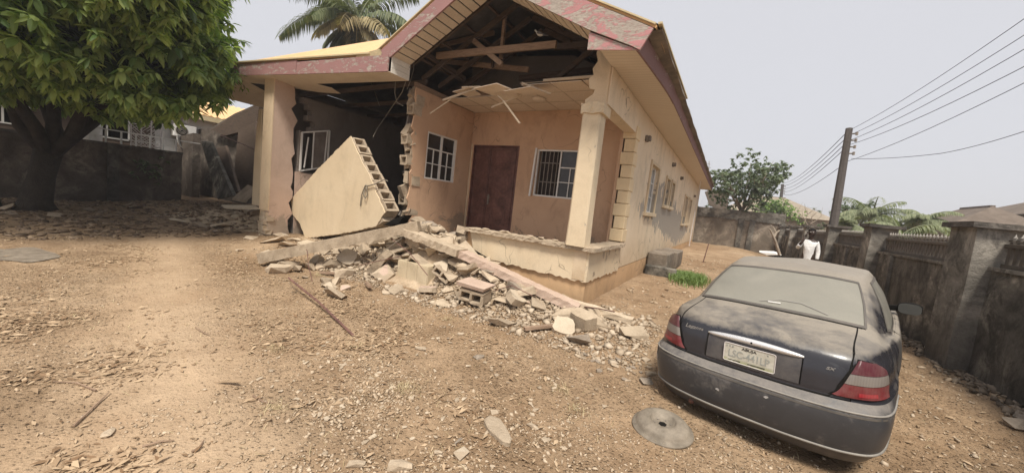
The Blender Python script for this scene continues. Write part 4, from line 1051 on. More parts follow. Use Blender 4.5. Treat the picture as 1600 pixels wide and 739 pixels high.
def platemat():
    b = NB('number_plate_face'); a = b.noise(14, 6, .7, .6, local=True); lo = b.sep(True)[2]
    c = b.mix(b.ramp(a, [(.35, 0), (.7, .8)]), (.62, .60, .52), (.40, .37, .30)); c = b.mix(b.math('MULTIPLY', b.rng(lo, -.04, -.072, 0, .8), b.ramp(a, [(.4, 0), (.5, 1)])), c, (.28, .30, .12))
    return b.out(c, .6, .3)
pc = rq(0, .772, .012) + V((-.008, 0, 0))
pl = bpy.data.objects.new('number_plate', None)
mb = MB(); w_, h_ = .185, .078; pts = []
for (sx, sz) in ((1, 1), (-1, 1), (-1, -1), (1, -1)):
    for k in range(4):
        t = math.radians({(1, 1): 0, (-1, 1): 90, (-1, -1): 180, (1, -1): 270}[(sx, sz)] + k * 30); pts.append(V((sx * (w_ - .014) + .014 * math.cos(t), 0, sz * (h_ - .014) + .014 * math.sin(t))))
mb.prism(pts, (0, .004, 0)); pl = obj('number_plate', mb, platemat(), CAR, local=True); pl.location = pc
rim = MB(); rim.tube([p + V((0, -.001, 0)) for p in pts] + [pts[0] + V((0, -.001, 0))], .0035, 5, cap=False); obj('rim', rim, M_['whiteold'], pl, local=True)
def lettering(txt, size, loc, mat, parent, name='lettering', rot=(PI / 2, 0, 0), shear=0, bold=0, sx=1):
    cu_ = bpy.data.curves.new(name, 'FONT'); cu_.body = txt; cu_.size = size; cu_.align_x = 'CENTER'; cu_.align_y = 'CENTER'; cu_.extrude = .0006; cu_.shear = shear; cu_.offset = bold
    t = bpy.data.objects.new(name, cu_); me = bpy.data.meshes.new_from_object(t); bpy.data.objects.remove(t)
    me.materials.clear(); me.materials.append(mat); o = bpy.data.objects.new(name, me); COL.objects.link(o); o.parent = parent; o.location = loc; o.rotation_euler = rot; o.scale = (sx, 1, 1); return o
faded = dusty('faded_plate_print', (.22, .26, .26), (.44, .42, .36), .25, .8, .6, 30)
pblack = NB('plate_black_print').out((.035, .03, .028), .7, .2)
lettering('ABUJA', .030, (0, -.0015, .052), pblack, pl, bold=.0006, sx=1.25)
lettering('LSC-441LP', .086, (-.002, -.0015, -.008), faded, pl, bold=.001, sx=.78)
mb = MB()
for x in (-.163, -.143, -.12, .13): mb.box((x, -.001, .052 + .002), (.011, .002, .015), jit=.002)
obj('emblem', mb, faded, pl, local=True)
mb = MB(); mb.box((-.10, -.0015, -.062), (.09, .002, .006), jit=.002); mb.box((.06, -.0015, -.060), (.12, .002, .005), jit=.002); obj('dirt_streak', mb, pblack, pl, local=True)
sil = dusty('badge_silver', (.30, .30, .30), (.26, .235, .20), .2, .8, .4, 20)
p = rq(-.475, .885, .006); lettering('Leganza', .052, p, sil, CAR, 'badge', (PI / 2, 0, -.13), .35, .0008)
p = rq(.50, .845, .008); lettering('SX', .030, p, sil, CAR, 'badge', (PI / 2, 0, .17), .3, .0008, 1.4)
# scuffs on the bumper
scuff = mottled('scuffed_primer', (.30, .28, .265), (.48, .46, .44), 20, 60, .3, .002, local=True)
for (u, v, r_, n, sd_) in ((-3.05, 2.35, .085, 14, 1), (-2.75, 2.2, .035, 11, 2), (-.55, 1.9, .011, 9, 5), (.45, 2.45, .013, 9, 6)):
    rr = random.Random(sd_); mb = MB(); c = S(u, v); ring = []
    for k in range(n):
        t = 2 * PI * k / n; q = rr.uniform(.45, 1.15) * r_; ring.append(S(u + math.cos(t) * q * 4.2, v + math.sin(t) * q * 7.5) + SN(u + math.cos(t) * q * 4.2, v + math.sin(t) * q * 7.5) * .004)
    mb.add([c + SN(u, v) * .003] + ring, [(0, 1 + k, 1 + (k + 1) % n) for k in range(n)]); obj('paint_scuff', mb, scuff, CAR, True, local=True, fix=False)
# exhaust
mb = MB(); mb.tube([(-.42, .10, .20), (-.42, .5, .21)], .024, 12); obj('exhaust_pipe', mb, M_['rust'], CAR, True, local=True)
# door mirrors
for s in (1, -1):
    mr = MB(); rows = []
    for i in range(9):
        t = i / 8; e = math.sin(PI * (t * .86 + .07)) ** .4
        rows.append([V((s * (.865 + .205 * t), 2.90 + .05 * math.cos(a) * e + .01 * t, .965 + (.075 * e) * math.sin(a) + .01 * t)) for a in np.linspace(0, 2 * PI, 15)])
    mr.grid(rows); mr.add(rows[0][:-1], [list(range(14))]); mr.add(rows[-1][:-1], [list(range(14))[::-1]])
    mo = obj('door_mirror', mr, M_['gap'], CAR, True, local=True, fix=True)
    g = MB(); ring = [V((s * (.967 + .094 * (abs(math.cos(a)) ** .6) * math.copysign(1, math.cos(a))), 2.842, .97 + .060 * (abs(math.sin(a)) ** .6) * math.copysign(1, math.sin(a)))) for a in np.linspace(0, 2 * PI, 25)[:-1]]
    g.prism(ring, (0, .01, 0)); obj('mirror_glass', g, dusty('mirror_glass', (.03, .035, .035), (.10, .095, .085), .2, .7, .45), mo, local=True)
    g = MB(); g.beam((s * .79, 2.95, .935), (s * .91, 2.91, .96), .08, .06); obj('mirror_arm', g, M_['gap'], mo, local=True)
# wheels
wh = []
for s in (1, -1):
    for (y, z) in WH:
        mb = MB(); mb.lathe([(.20, -.10), (.28, -.10), (.308, -.085), (.315, -.04), (.315, .04), (.308, .085), (.28, .10), (.20, .10)], 28, (s * .765, y, .315), 'x'); t_ = obj('wheel', mb, M_['black'], CAR, True, local=True, fix=True)
        mb = MB(); mb.lathe([(.0, s * .06), (.06, s * .075), (.10, s * .05), (.19, s * .06), (.205, s * .095), (.20, -s * .09)], 24, (s * .765, y, .315), 'x')
        for k in range(5):
            a = 2 * PI * k / 5; mb.beam(V((s * .838, y + .05 * math.cos(a), .315 + .05 * math.sin(a))), V((s * .845, y + .19 * math.cos(a), .315 + .19 * math.sin(a))), .035, .02, up=(1, 0, 0))
        obj('rim', mb, M_['iron'], t_, False, local=True, fix=True)
        mb = MB(); mb.lathe([(.34, -.26), (.352, -.26), (.352, .26), (.34, .26)], 24, (s * .54, y, .315), 'x'); mb.lathe([(.0, -.26 * s), (.35, -.26 * s)], 24, (s * .54, y, .315), 'x'); obj('wheel_well', mb, M_['gap'], CAR, local=True)
# wiper mark and dirt line on the glass
seam([(-.35, 9.22), (.1, 9.42), (.6, 9.44), (1.25, 9.2)], .010, 1, .006, 'bumperlip', rg, 'wiper_mark')
mb = MB(); mb.tube([S(-.15, 9.25) + SN(-.15, 9.25) * .008, S(.15, 9.27) + SN(.15, 9.27) * .008], .008, 6); obj('glass_sticker', mb, M_['white'], rg, local=True)
# ================================================================ walls, neighbours, plants
def bevelobj(*a, **k): return obj(*a, **k)
# right boundary wall: piers with coping, low walls, picket panels
XR = 2.93
RW = thing('boundary_wall', 'mouldy grey boundary wall with capped piers running along the right side of the yard', 'wall', (XR, 10, 0))
piers = [(-1.6, .5), (2.7, .5), (7.05, .62), (11.0, .5), (14.9, .45), (18.9, .45), (22.9, .45), (27.2, .5)]
def rough_box(mb, x0, x1, y0, y1, z0, z1, amp, nseg=(2, 3, 8), seed=0):
    # surface of a box made slightly uneven
    fx, fy, fz = nseg
    def P(x, y, z):
        n = noise.noise(V((x * 2.1, y * 2.1 + seed, z * 2.1))) ; m = noise.noise(V((x * 2.1 + 9, y * 2.1, z * 2.1)))
        return (x + amp * n, y + amp * m, z + amp * .5 * n)
    L = lambda a, b_, n: [a + (b_ - a) * i / n for i in range(n + 1)]
    X, Y, Z = L(x0, x1, fx), L(y0, y1, fy), L(z0, z1, fz)
    mb.grid([[P(x0, y, z) for z in Z] for y in Y]); mb.grid([[P(x1, y, z) for y in Y] for z in Z])
    mb.grid([[P(x, y0, z) for x in X] for z in Z]); mb.grid([[P(x, y1, z) for z in Z] for x in X])
    mb.grid([[P(x, y, z1) for x in X] for y in Y])
for i, (y, w_) in enumerate(piers):
    top = 1.97
    mb = MB(); rough_box(mb, XR - .20, XR + .24, y, y + w_, -.3, top - .07, .02, (2, 3, 9), i); obj('pier', mb, M_['pier'], RW, fix=True)
    mb = MB(); rough_box(mb, XR - .27, XR + .31, y - .08, y + w_ + .08, top - .07, top, .014, (3, 4, 1), i + 3); mb.bb(XR - .25, XR + .3, y - .06, y + w_ + .06, top - .072, top - .06); obj('coping', mb, M_['cap'], RW, fix=True)
wt = 1.36
def pmesh():
    mb = MB(); mb.box((0, 0, .165), (.045, .062, .33)); mb.box((0, 0, .345), (.062, .08, .018)); return make_mesh('picket', mb, M_['fencepaint'])
def tmesh():
    mb = MB(); mb.tube([(0, 0, .34), (0, 0, .37), (0, 0, .385), (0, 0, .40), (0, 0, .43)], [.010, .010, .020, .010, .002], 6)
    for s in (-1, 1): mb.tube([(0, 0, .36), (0, s * .016, .375), (0, s * .022, .40)], [.006, .006, .002], 4)
    return make_mesh('tip', mb, M_['tip'])
PKM, TPM = pmesh(), tmesh()
for i in range(len(piers) - 1):
    y0 = piers[i][0] + piers[i][1]; y1 = piers[i + 1][0]; h = wt + (.03 if i % 2 else 0)
    mb = MB(); n = max(2, int((y1 - y0) / .35))
    rough_box(mb, XR, XR + .2, y0 - .02, y1 + .02, -.35, h, .018, (1, n, 8), i * 2); obj('wall', mb, M_['mould'], RW, fix=True)
    mb = MB(); rough_box(mb, XR - .035, XR + .235, y0, y1, h - .015, h + .03, .008, (2, n, 1), i); obj('ledge', mb, M_['pier'], RW, fix=True)
    fp = thing('fence_panel', ['', 'precast picket fence panel nearest the camera on the boundary wall, with ornate silver tips', 'precast picket fence panel between the largest pier and the second pier', 'precast picket fence panel between the second and third pier from the right', 'fourth picket panel along the boundary wall, just past the third pier', 'fifth picket panel along the boundary wall, half hidden by piers', 'farthest picket panel of the boundary wall near the back corner'][i] if i else 'picket panel on the boundary wall beside the camera, outside the right edge of the view', 'fence', (XR + .1, (y0 + y1) / 2, h), 'picket panels on the boundary wall')
    zl = h + .03
    mb = MB(); mb.bb(XR + .06, XR + .14, y0, y1, zl, zl + .055); obj('rail', mb, M_['fencepaint'], fp, bevel=.006)
    mb = MB(); mb.bb(XR + .055, XR + .145, y0, y1, zl + .255, zl + .305); obj('rail', mb, M_['fencepaint'], fp, bevel=.006)
    n = int((y1 - y0) / .128)
    for k in range(n):
        y = y0 + .07 + k * (y1 - y0 - .14) / (n - 1)
        inst('picket', PKM, fp, V((XR + .1, y, zl)) - worldloc(fp)); inst('tip', TPM, fp, V((XR + .1, y, zl)) - worldloc(fp))
# rubble toe along the right wall
# thin pilaster strips on the low wall
for y in (10.1, 13.3, 16.6, 20.6):
    mb = MB(); rough_box(mb, XR - .06, XR, y, y + .16, -.2, wt - .02, .015, (1, 1, 6), int(y)); obj('pilaster', mb, M_['pier'], RW, fix=True)

# back wall
BW = thing('back_wall', 'weathered brown block wall closing the far end of the yard, with a projecting top band', 'wall', (0, 27.6, 0))
YB = 27.6
mb = MB(); rough_box(mb, -6, 2.95, YB, YB + .2, -.3, 2.05, .03, (24, 1, 6), 4); obj('wall', mb, M_['backwall'], BW, fix=True)
mb = MB(); rough_box(mb, -6, 2.95, YB - .08, YB + .22, 2.05, 2.66, .02, (24, 1, 2), 7); obj('top_band', mb, M_['pier'], BW, fix=True)
for x in (-2.2, .55, 1.15, 2.75):
    mb = MB(); rough_box(mb, x, x + .28, YB - .12, YB, -.2, 2.1, .02, (1, 1, 5), int(x * 5)); obj('pilaster', mb, M_['pier'], BW, fix=True)
# earth bank in front of the back wall
mb = MB(); rows = []
for i in range(31):
    x = -2.2 + 5.2 * i / 30; row = []
    for j in range(16):
        y = 16 + (YB - 16) * j / 15; e = smooth((y - 16.5) / 9) * .30 * (1 - smooth((x - .6) / 2.4)) ; row.append(V((x, y, gh(x, y) - .03 + e + .05 * e * noise.noise(V((x * 2, y * 2, 0))) * 4)))
    rows.append(row)
mb.grid(rows); tag(obj('earth_bank', mb, M_['ground'], smooth_=True, fix=True), kind='structure')

# left boundary wall
LW = thing('left_wall', 'dark stained boundary wall in the shade of the mango tree at the left of the yard', 'wall', (-19.5, 3, 0))
mb = MB(); rough_box(mb, -19.75, -19.5, -4, 6.0, -.3, 1.95, .03, (1, 30, 6), 3); obj('wall', mb, M_['leftwall'], LW, fix=True)
mb = MB(); rough_box(mb, -19.8, -19.45, -4, 6.0, 1.95, 2.03, .015, (1, 30, 1), 3); obj('coping', mb, M_['mould'], LW, fix=True)
for y in (-.5, 3.9): mb = MB(); rough_box(mb, -19.5, -19.42, y, y + .3, -.2, 1.95, .02, (1, 1, 5), int(y)); obj('pilaster', mb, M_['mould'], LW, fix=True)
# collapsed walls in the far left bay of the house
def Yp(pts, Y): return [ony(x, y, Y) for x, y in pts]
def wallchunk(pts, Y, th, mat, label=None, name='broken_wall', parent=None, off=None):
    mb = MB(); mb.prism(Yp(pts, Y), off or (0, th, 0)); o = obj(name, mb, M_[mat], parent, loc=None if parent else ony(*pts[0], Y), fix=True)
    if label: tag(o, label, 'wall')
    return o
LB = thing('ruined_wall', 'dark broken end wall of the left room with slabs leaning on it', 'wall', ony(300, 310, 7.2))
wallchunk([(278, 214), (303, 203), (330, 200), (366, 178), (412, 158), (412, 318), (274, 318)], 8.2, .22, 'leftwall', name='wall', parent=LB)
wallchunk([(276, 214), (302, 208), (299, 318), (274, 318)], 7.2, .3, 'leftwall', name='pier', parent=LB)
wallchunk([(330, 203), (366, 180), (405, 162), (400, 200), (352, 212)], 7.9, .15, 'wooddark', name='lintel', parent=LB)
def slabthing(pts, Ys, t, mat, label, cat='concrete slab', name='leaning_slab', group=None):
    P = [ony(x, y, Y) for (x, y), Y in zip(pts, Ys)]; mb = MB(); k = len(P)
    mb.v = [tuple(p) for p in P] + [tuple(p + V(t)) for p in P]; mb.f = [list(range(k)), list(range(2 * k - 1, k - 1, -1))] + [[i, (i + 1) % k, (i + 1) % k + k, i + k] for i in range(k)]; mb.m = [0] * len(mb.f)
    c = sum(P, V((0, 0, 0))) / k
    o = obj(name, mb, M_[mat], loc=c, fix=True, bevel=.015); return tag(o, label, cat, group)
slabthing([(313, 220), (328, 222), (364, 306), (340, 312)], [6.9, 6.9, 6.3, 6.3], (0, .12, .02), 'mould', 'long dark slab leaning left of the ruined doorway, foot in the debris')
slabthing([(338, 232), (352, 228), (372, 300), (360, 308)], [7.4, 7.4, 6.6, 6.6], (0, .1, .02), 'wooddark', 'dark plank leaning behind the long slab in the ruined left bay')
slabthing([(372, 205), (400, 190), (398, 300), (362, 300)], [7.7, 7.7, 7.4, 7.4], (0, .1, 0), 'wooddark', 'dark panel standing in the ruined left bay beside the column')
slabthing([(362, 313), (386, 292), (403, 298), (384, 318)], [5.9, 6.3, 6.2, 5.8], (0, .02, .09), 'shadegrey', 'flat slab propped on rubble at the foot of the left bay')
slabthing([(397, 240), (404, 170), (409, 170), (405, 322), (393, 320), (395, 280)], [5.3] * 6, (0, .2, 0), 'trim', 'ragged strip of broken wall standing just left of the column')

# fallen strip by the left column, iron bar in the left bay
m = MB(); m.tube([ony(345, 212, 7.0), ony(405, 236, 6.2)], .02, 6); tag(obj('iron_rod', m, M_['rust'], loc=ony(345, 212, 7.0)), 'thin iron rod hanging across the ruined left bay', 'rod')

# ---- neighbour at the far left
def Xp(pts, X): return [onx(x, y, X) for x, y in pts]
NH = thing('neighbour_house', 'white house with orange roof edge beyond the left boundary wall', 'house', (-26, 6, 0))
M_['nwall'] = plaster('neighbour_wall', (.62, .60, .58), (.50, .48, .46), None, dirt=.3)
mb = MB(); mb.bb(-30, -24.6, -2, 13.5, -.2, 4.28); obj('wall', mb, M_['nwall'], NH)
mb = MB()
for k in range(44):
    y = 0 + k * .3; mb.prism([V((-24.1, y, 4.20)), V((-24.1, y + .15, 4.27)), V((-24.1, y + .3, 4.20))], (-3.6, 0, 1.3))
obj('roof_sheet', mb, M_['roof'], NH, fix=True)
mb = MB(); mb.bb(-24.60, -24.57, .5, 6.5, 1.2, 3.9); obj('veranda_shade_panel', mb, M_['wooddark'], NH)  # flat dark panel added to stand for the shade inside a veranda
mb = MB(); mb.bb(-24.16, -24.08, 0, 13.2, 3.95, 4.18); obj('fascia', mb, M_['roofyellow'], NH)
for (a, b_, z0, z1) in ((1.5, 2.8, 2.4, 3.5), (4.2, 5.6, 2.4, 3.6)):
    mb = MB(); mb.bb(-24.61, -24.57, a, b_, z0, z1); wq = obj('window', mb, M_['glassdark'], NH)
    mb = MB()
    for t in (0, .5, 1): mb.bb(-24.57, -24.53, a + (b_ - a) * t - .03, a + (b_ - a) * t + .03, z0, z1)
    mb.bb(-24.565, -24.535, a, b_, z0 - .05, z0); mb.bb(-24.565, -24.535, a, b_, z1, z1 + .05); obj('frame', mb, M_['white'], wq)
rl = thing('balcony_railing', 'white painted steel grille railing above the left boundary wall', 'railing', (-21.2, 5, 2.0))
XRa = -21.2
mb = MB()
p0, p1 = onx(140, 222, XRa), onx(272, 236, XRa); p2, p3 = onx(140, 198, XRa), onx(272, 216, XRa)
mb.beam((XRa, p0.y, p0.z), (XRa, p1.y + .2, p0.z), .04, .04); mb.beam((XRa, p0.y, p2.z), (XRa, p1.y + .9, p2.z), .045, .045); mb.beam((XRa, p0.y, (p0.z + p2.z) / 2), (XRa, p1.y, (p0.z + p2.z) / 2), .025, .03)
obj('rail', mb, M_['white'], rl)
y = p0.y; k = 0
while y < p1.y + .1:
    mb = MB(); mb.beam((XRa, y, 1.6), (XRa, y, p2.z + .3 if k in (5, 8) else p2.z), .05, .05, up=(0, 1, 0)); obj('post', mb, M_['white'], rl); y += .42; k += 1
gr = thing('window_grille', 'white burglar grille with diamond bars standing behind the balcony railing', 'grille', (-22.3, 6, 2.1))
XG = -22.3; ga, gb = onx(205, 200, XG).y, onx(252, 200, XG).y
mb = MB(); 
for zz in (2.15, 2.6, 3.05, 3.45): mb.beam((XG, ga, zz), (XG, gb, zz), .04, .04)
for t in (0, .33, .66, 1): mb.beam((XG, ga + (gb - ga) * t, 2.1), (XG, ga + (gb - ga) * t, 3.45), .04, .04, up=(0, 1, 0))
obj('frame', mb, M_['whiteold'], gr)
mb = MB()
for k in range(9):
    t = k / 8; a = ga + (gb - ga) * t
    mb.beam((XG + .02, a, 2.15), (XG + .02, min(gb, a + .8), 2.15 + min(gb, a + .8) - a), .018, .018, up=(1, 0, 0)); mb.beam((XG + .03, a, 2.15), (XG + .03, max(ga, a - .8), 2.15 + a - max(ga, a - .8)), .018, .018, up=(1, 0, 0))
    mb.beam((XG + .02, a, 2.8), (XG + .02, min(gb, a + .6), 2.8 + min(gb, a + .6) - a), .018, .018, up=(1, 0, 0))
obj('diamond_bars', mb, M_['whiteold'], gr)
# air conditioner
ac = thing('air_conditioner', 'white outdoor air conditioning unit mounted on the neighbour wall beside the grille', 'air conditioner', (-24.3, 7.4, 2.9))
a_, b_ = onx(275, 200, -24.2), onx(304, 212, -24.2); yc = (a_.y + b_.y) / 2; zc = (onx(289, 197, -24.2).z + onx(289, 214, -24.2).z) / 2
mb = MB(); mb.box((-24.38, yc, zc), (.36, .92, .62)); obj('case', mb, M_['white'], ac, bevel=.03)
mb = MB(); mb.lathe([(.25, 0), (.25, .02), (.22, .02), (.22, 0)], 24, (-24.2, yc - .14, zc), 'x'); 
for r_ in (.17, .12, .07): mb.lathe([(r_, .012), (r_ - .012, .018), (r_ - .02, .012)], 20, (-24.2, yc - .14, zc), 'x')
obj('grille', mb, M_['iron'], ac); mb = MB(); mb.lathe([(0, .004), (.22, .003)], 24, (-24.2, yc - .14, zc), 'x'); obj('fan', mb, M_['gap'], ac)
dsh = MB(); dsh.lathe([(0, 0), (.2, .02), (.32, .09), (.34, .11), (.32, .10), (.2, .03), (0, .012)], 24, (0, 0, 0), 'x'); o = obj('satellite_dish', dsh, M_['white'], smooth_=True); o.location = onx(279, 222, -23.6); o.rotation_euler = (0, -.3, .9); tag(o, 'white round satellite dish below the air conditioner', 'dish')
mb = MB(); mb.lathe([(0, 0), (.14, .0), (.16, .04), (.14, .10), (0, .10)], 16, onx(290, 189, -24.58), 'x'); tag(obj('wall_vent', mb, M_['whiteold'], loc=onx(290, 189, -24.58)), 'small round vent on the neighbour wall above the air conditioner', 'vent')
# white tank/pillar glimpsed through the leaves
mb = MB(); c_ = onx(140, 200, -23); mb.lathe([(.34, 0), (.36, .05), (.36, 1.1), (.3, 1.25), (0, 1.3)], 20, (c_.x, c_.y, 2.0)); mb.lathe([(.3, -2.2), (.3, 0)], 12, (c_.x, c_.y, 2.0)); tag(obj('water_tank', mb, M_['white'], loc=(c_.x, c_.y, 0), smooth_=True), 'white cylindrical water tank behind the left wall under the mango leaves', 'tank')

# ---- neighbours at the right and the back
def roofpeak(name, label, x0, x1, y0, y1, z0, ze, zr, mat, wmat='backwall'):
    t = thing(name, label, 'house', ((x0 + x1) / 2, (y0 + y1) / 2, 0))
    mb = MB(); mb.bb(x0 + .4, x1 - .4, y0 + .4, y1 - .4, z0, ze); obj('wall', mb, M_[wmat], t)
    xm, ym = (x0 + x1) / 2, (y0 + y1) / 2; k = min(x1 - x0, y1 - y0) * .42
    a, b_, c, d_ = V((x0, y0, ze)), V((x1, y0, ze)), V((x1, y1, ze)), V((x0, y1, ze))
    if x1 - x0 > y1 - y0: r0, r1 = V((x0 + k, ym, zr)), V((x1 - k, ym, zr)); fs = [(0, 1, 5, 4), (1, 2, 5), (2, 3, 4, 5), (3, 0, 4)]
    else: r0, r1 = V((xm, y0 + k, zr)), V((xm, y1 - k, zr)); fs = [(0, 1, 4), (1, 2, 5, 4), (2, 3, 5), (3, 0, 4, 5)]
    mb = MB(); mb.add([a, b_, c, d_, r0, r1], fs + [(3, 2, 1, 0)]); obj('roof', mb, M_[mat], t, fix=True)
    mb = MB(); mb.beam(r0, r1, .2, .1); obj('ridge_cap', mb, M_[mat], t); return t
M_['roofbrown'] = mottled('roof_brown', (.12, .095, .075), (.20, .16, .13), 2, 10, .3, .02)
M_['roofthatch'] = mottled('roof_dull_brown', (.24, .20, .155), (.36, .30, .23), 2, 10, .5, .03)
M_['beige'] = plaster('beige_house_wall', (.72, .58, .42), (.66, .52, .37), None, dirt=.1)
roofpeak('distant_house', 'house with dull thatch-brown hipped roof behind the back wall and small tree', -1.5, 9.5, 48, 58, 0, 3.3, 5.6, 'roofthatch')
roofpeak('distant_house', 'house with dark brown hipped roof between the palm bushes right of the pole', 14.5, 27, 32, 42, 0, 4.2, 6.3, 'roofbrown')
roofpeak('distant_house', 'dark low house roof seen between palm fronds beyond the third pier', 10.5, 15, 30, 37, 0, 3.0, 4.4, 'roofbrown')
roofpeak('distant_house', 'beige painted house with pale roof edge at the right edge of the view', 15.5, 27, 12.5, 19, 0, 3.1, 3.6, 'beige', 'beige')
roofpeak('shed', 'small brown roofed shed behind the nearest picket fence panel', 9.5, 13.5, 9.8, 12, 0, 1.85, 2.4, 'roofthatch')
# ruined gable behind the back wall, left of the small tree
o = slabthing([(1101, 300), (1112, 296), (1137, 297), (1138, 325), (1122, 330), (1108, 320)], [33] * 6, (0, .3, 0), 'roofbrown', 'dark ruined wall stub rising behind the back wall beside the eave', 'wall', 'ruined_stub')
m = MB(); c_ = atd(1107, 325, 36); m.tube([c_, atd(1108, 252, 36)], .03, 5); m.tube([atd(1105, 262, 36), atd(1111, 262, 36)], .02, 4); m.tube([atd(1105, 256, 36), atd(1110, 257, 36)], .02, 4)
tag(obj('aerial_mast', m, M_['iron'], loc=c_), 'thin television aerial mast rising past the end of the eave', 'aerial')

# utility poles and wires
def pole(name, label, top, base, d, r0, r1):
    a, b_ = atd(*base, d), atd(*top, d); b_ = V((a.x + (b_.x - a.x) * .15, a.y, b_.z)) if False else b_
    dirv = (b_ - a).normalized(); foot = a - dirv * (a.z / dirv.z)
    t = thing(name, label, 'utility pole', foot)
    mb = MB(); mb.tube([foot, b_], [r0, r1], 8); obj('pole', mb, M_['poledark'], t)
    for q in range(4):
        p = b_ - dirv * (.25 + .30 * q); mb = MB(); mb.tube([p, p + V((.32, -.05, 0))], .035, 5); mb.tube([p + V((.28, -.05, -.07)), p + V((.28, -.05, .07))], .05, 6); obj('insulator', mb, M_['iron'], t)
    return t
PD = 16.5
pole('utility_pole', 'tall dark wooden utility pole leaning slightly beyond the boundary wall', (1327, 201), (1304, 340), PD, .19, .13)
pole('utility_pole', 'short distant utility pole between the small tree and the tall pole', (1223, 288), (1219, 320), 46, .22, .16)
def wire(label, pts, r_=.012):
    P = []
    for k in range(len(pts) - 1):
        a, b_ = atd(*pts[k]), atd(*pts[k + 1])
        for i in range(11): t = i / 10; P.append(a.lerp(b_, t) - V((0, 0, (a - b_).length * .016 * 4 * t * (1 - t))))
    if pts[-1][0] > 1600: P.append(P[-1] + (P[-1] - P[-3]).normalized() * 9)
    mb = MB(); mb.tube(P, r_, 4); tag(obj('power_line', mb, M_['gap'], loc=P[0]), label, 'wire', 'power lines to the tall utility pole')
nm = ['topmost', 'second', 'third', 'fourth']
for k, (y0, (x1, y1)) in enumerate(((203, (1640, 2)), (211, (1640, 30)), (219, (1640, 54)), (226, (1640, 84)))):
    wire(nm[k] + ' power line from the tall pole to the upper right edge of the view', [(1329, y0, PD), (x1, y1, 7.5)], .010)
wire('fifth power line leaving the pole lower down towards the right', [(1325, 252, PD), (1640, 110, 8.0)], .010)
wire('lone sagging line running to the right below the others', [(1330, 248, PD), (1470, 240, 12.5), (1640, 192, 8.5)], .009)
for k, (y0, y1) in enumerate(((205, 286), (213, 290), (221, 295), (228, 300), (252, 304))):
    wire(('topmost', 'second', 'third', 'fourth', 'lowest')[k] + ' power line running from the tall pole back to the distant pole', [(1325, y0, PD), (1224, y1, 46)], .016)
for k, (ya, yb) in enumerate(((330, 313), (334, 321), (338, 327))):
    wire(('upper', 'middle', 'lower')[k] + ' of three faint wires low above the roofs at the right edge', [(1520, ya, 34), (1640, yb - 4, 24)], .016)

# ---- trees
def leafquads(mb, c, n_, L, W, rr, up=.3, droop=.5, spread=1.):
    """a rosette of n_ long leaves round point c"""
    for k in range(n_):
        a = rr.uniform(0, 2 * PI); el = rr.uniform(-.9, .55) * spread - droop * .4
        d = V((math.cos(a) * math.cos(el), math.sin(a) * math.cos(el), math.sin(el))); l = L * rr.uniform(.7, 1.15); w_ = W * rr.uniform(.8, 1.1)
        s_ = d.cross(V((0, 0, 1))).normalized(); nn = s_.cross(d)
        m1 = c + d * l * .34 + nn * l * .05; m2 = c + d * l * .72 + nn * l * .03 + V((0, 0, -l * droop * .14)); e = c + d * l + V((0, 0, -l * droop * .34)); x1 = s_ * w_ * .5; x2 = s_ * w_ * .42; dn = nn * w_ * .14
        o = len(mb.v); mb.v += [tuple(c + d * l * .06), tuple(m1 + x1 - dn), tuple(m1), tuple(m1 - x1 - dn), tuple(m2 + x2 - dn), tuple(m2), tuple(m2 - x2 - dn), tuple(e)]
        mb.f += [(o, o + 1, o + 2), (o, o + 2, o + 3), (o + 1, o + 4, o + 5, o + 2), (o + 2, o + 5, o + 6, o + 3), (o + 4, o + 7, o + 5), (o + 5, o + 7, o + 6)]; mb.m += [0] * 6
def limb(mb, a, b_, r0, r1, rr, n=6, wob=.12, sides=7):
    P = []; L = (b_ - a).length
    for i in range(n + 1):
        t = i / n; P.append(a.lerp(b_, t) + (V([rr.uniform(-1, 1) * wob * L * .3 for _ in range(3)]) if 0 < i < n else V((0, 0, 0))) + V((0, 0, L * .06 * math.sin(PI * t))))
    mb.tube(P, [r0 + (r1 - r0) * i / n for i in range(n + 1)], sides); return P
rr = random.Random(21)
MT = thing('mango_tree', 'large dense mango tree with dark trunk filling the upper left corner', 'tree', (-16.6, 2.0, 0))
base = V((-16.4, 1.95, .0)); fork = base + V((.2, .2, 1.5))
tk = MB(); tk.tube([base + V((0, 0, -.3)), base + V((0, 0, .1)), base + V((.05, .1, .8)), fork], [.48, .31, .25, .27], 12)
tk2 = []
for (dx, dy, dz, r_) in ((3.6, 1.6, 2.6, .22), (.5, 2.6, 3.0, .22), (-2.2, .4, 3.2, .22), (2.2, -1.6, 2.6, .2), (-.6, -1.8, 3.1, .2), (1.2, .6, 4.0, .2)):
    limb(tk, fork - V((0, 0, .15)), fork + V((dx, dy, dz)), r_ * .8, .05, rr, 6, .15, 8)
limb(tk, base + V((-.5, -.7, -.2)), fork + V((-2.0, -2.2, 1.8)), .22, .10, rr)
obj('trunk', tk, M_['bark'], MT, True, fix=True)
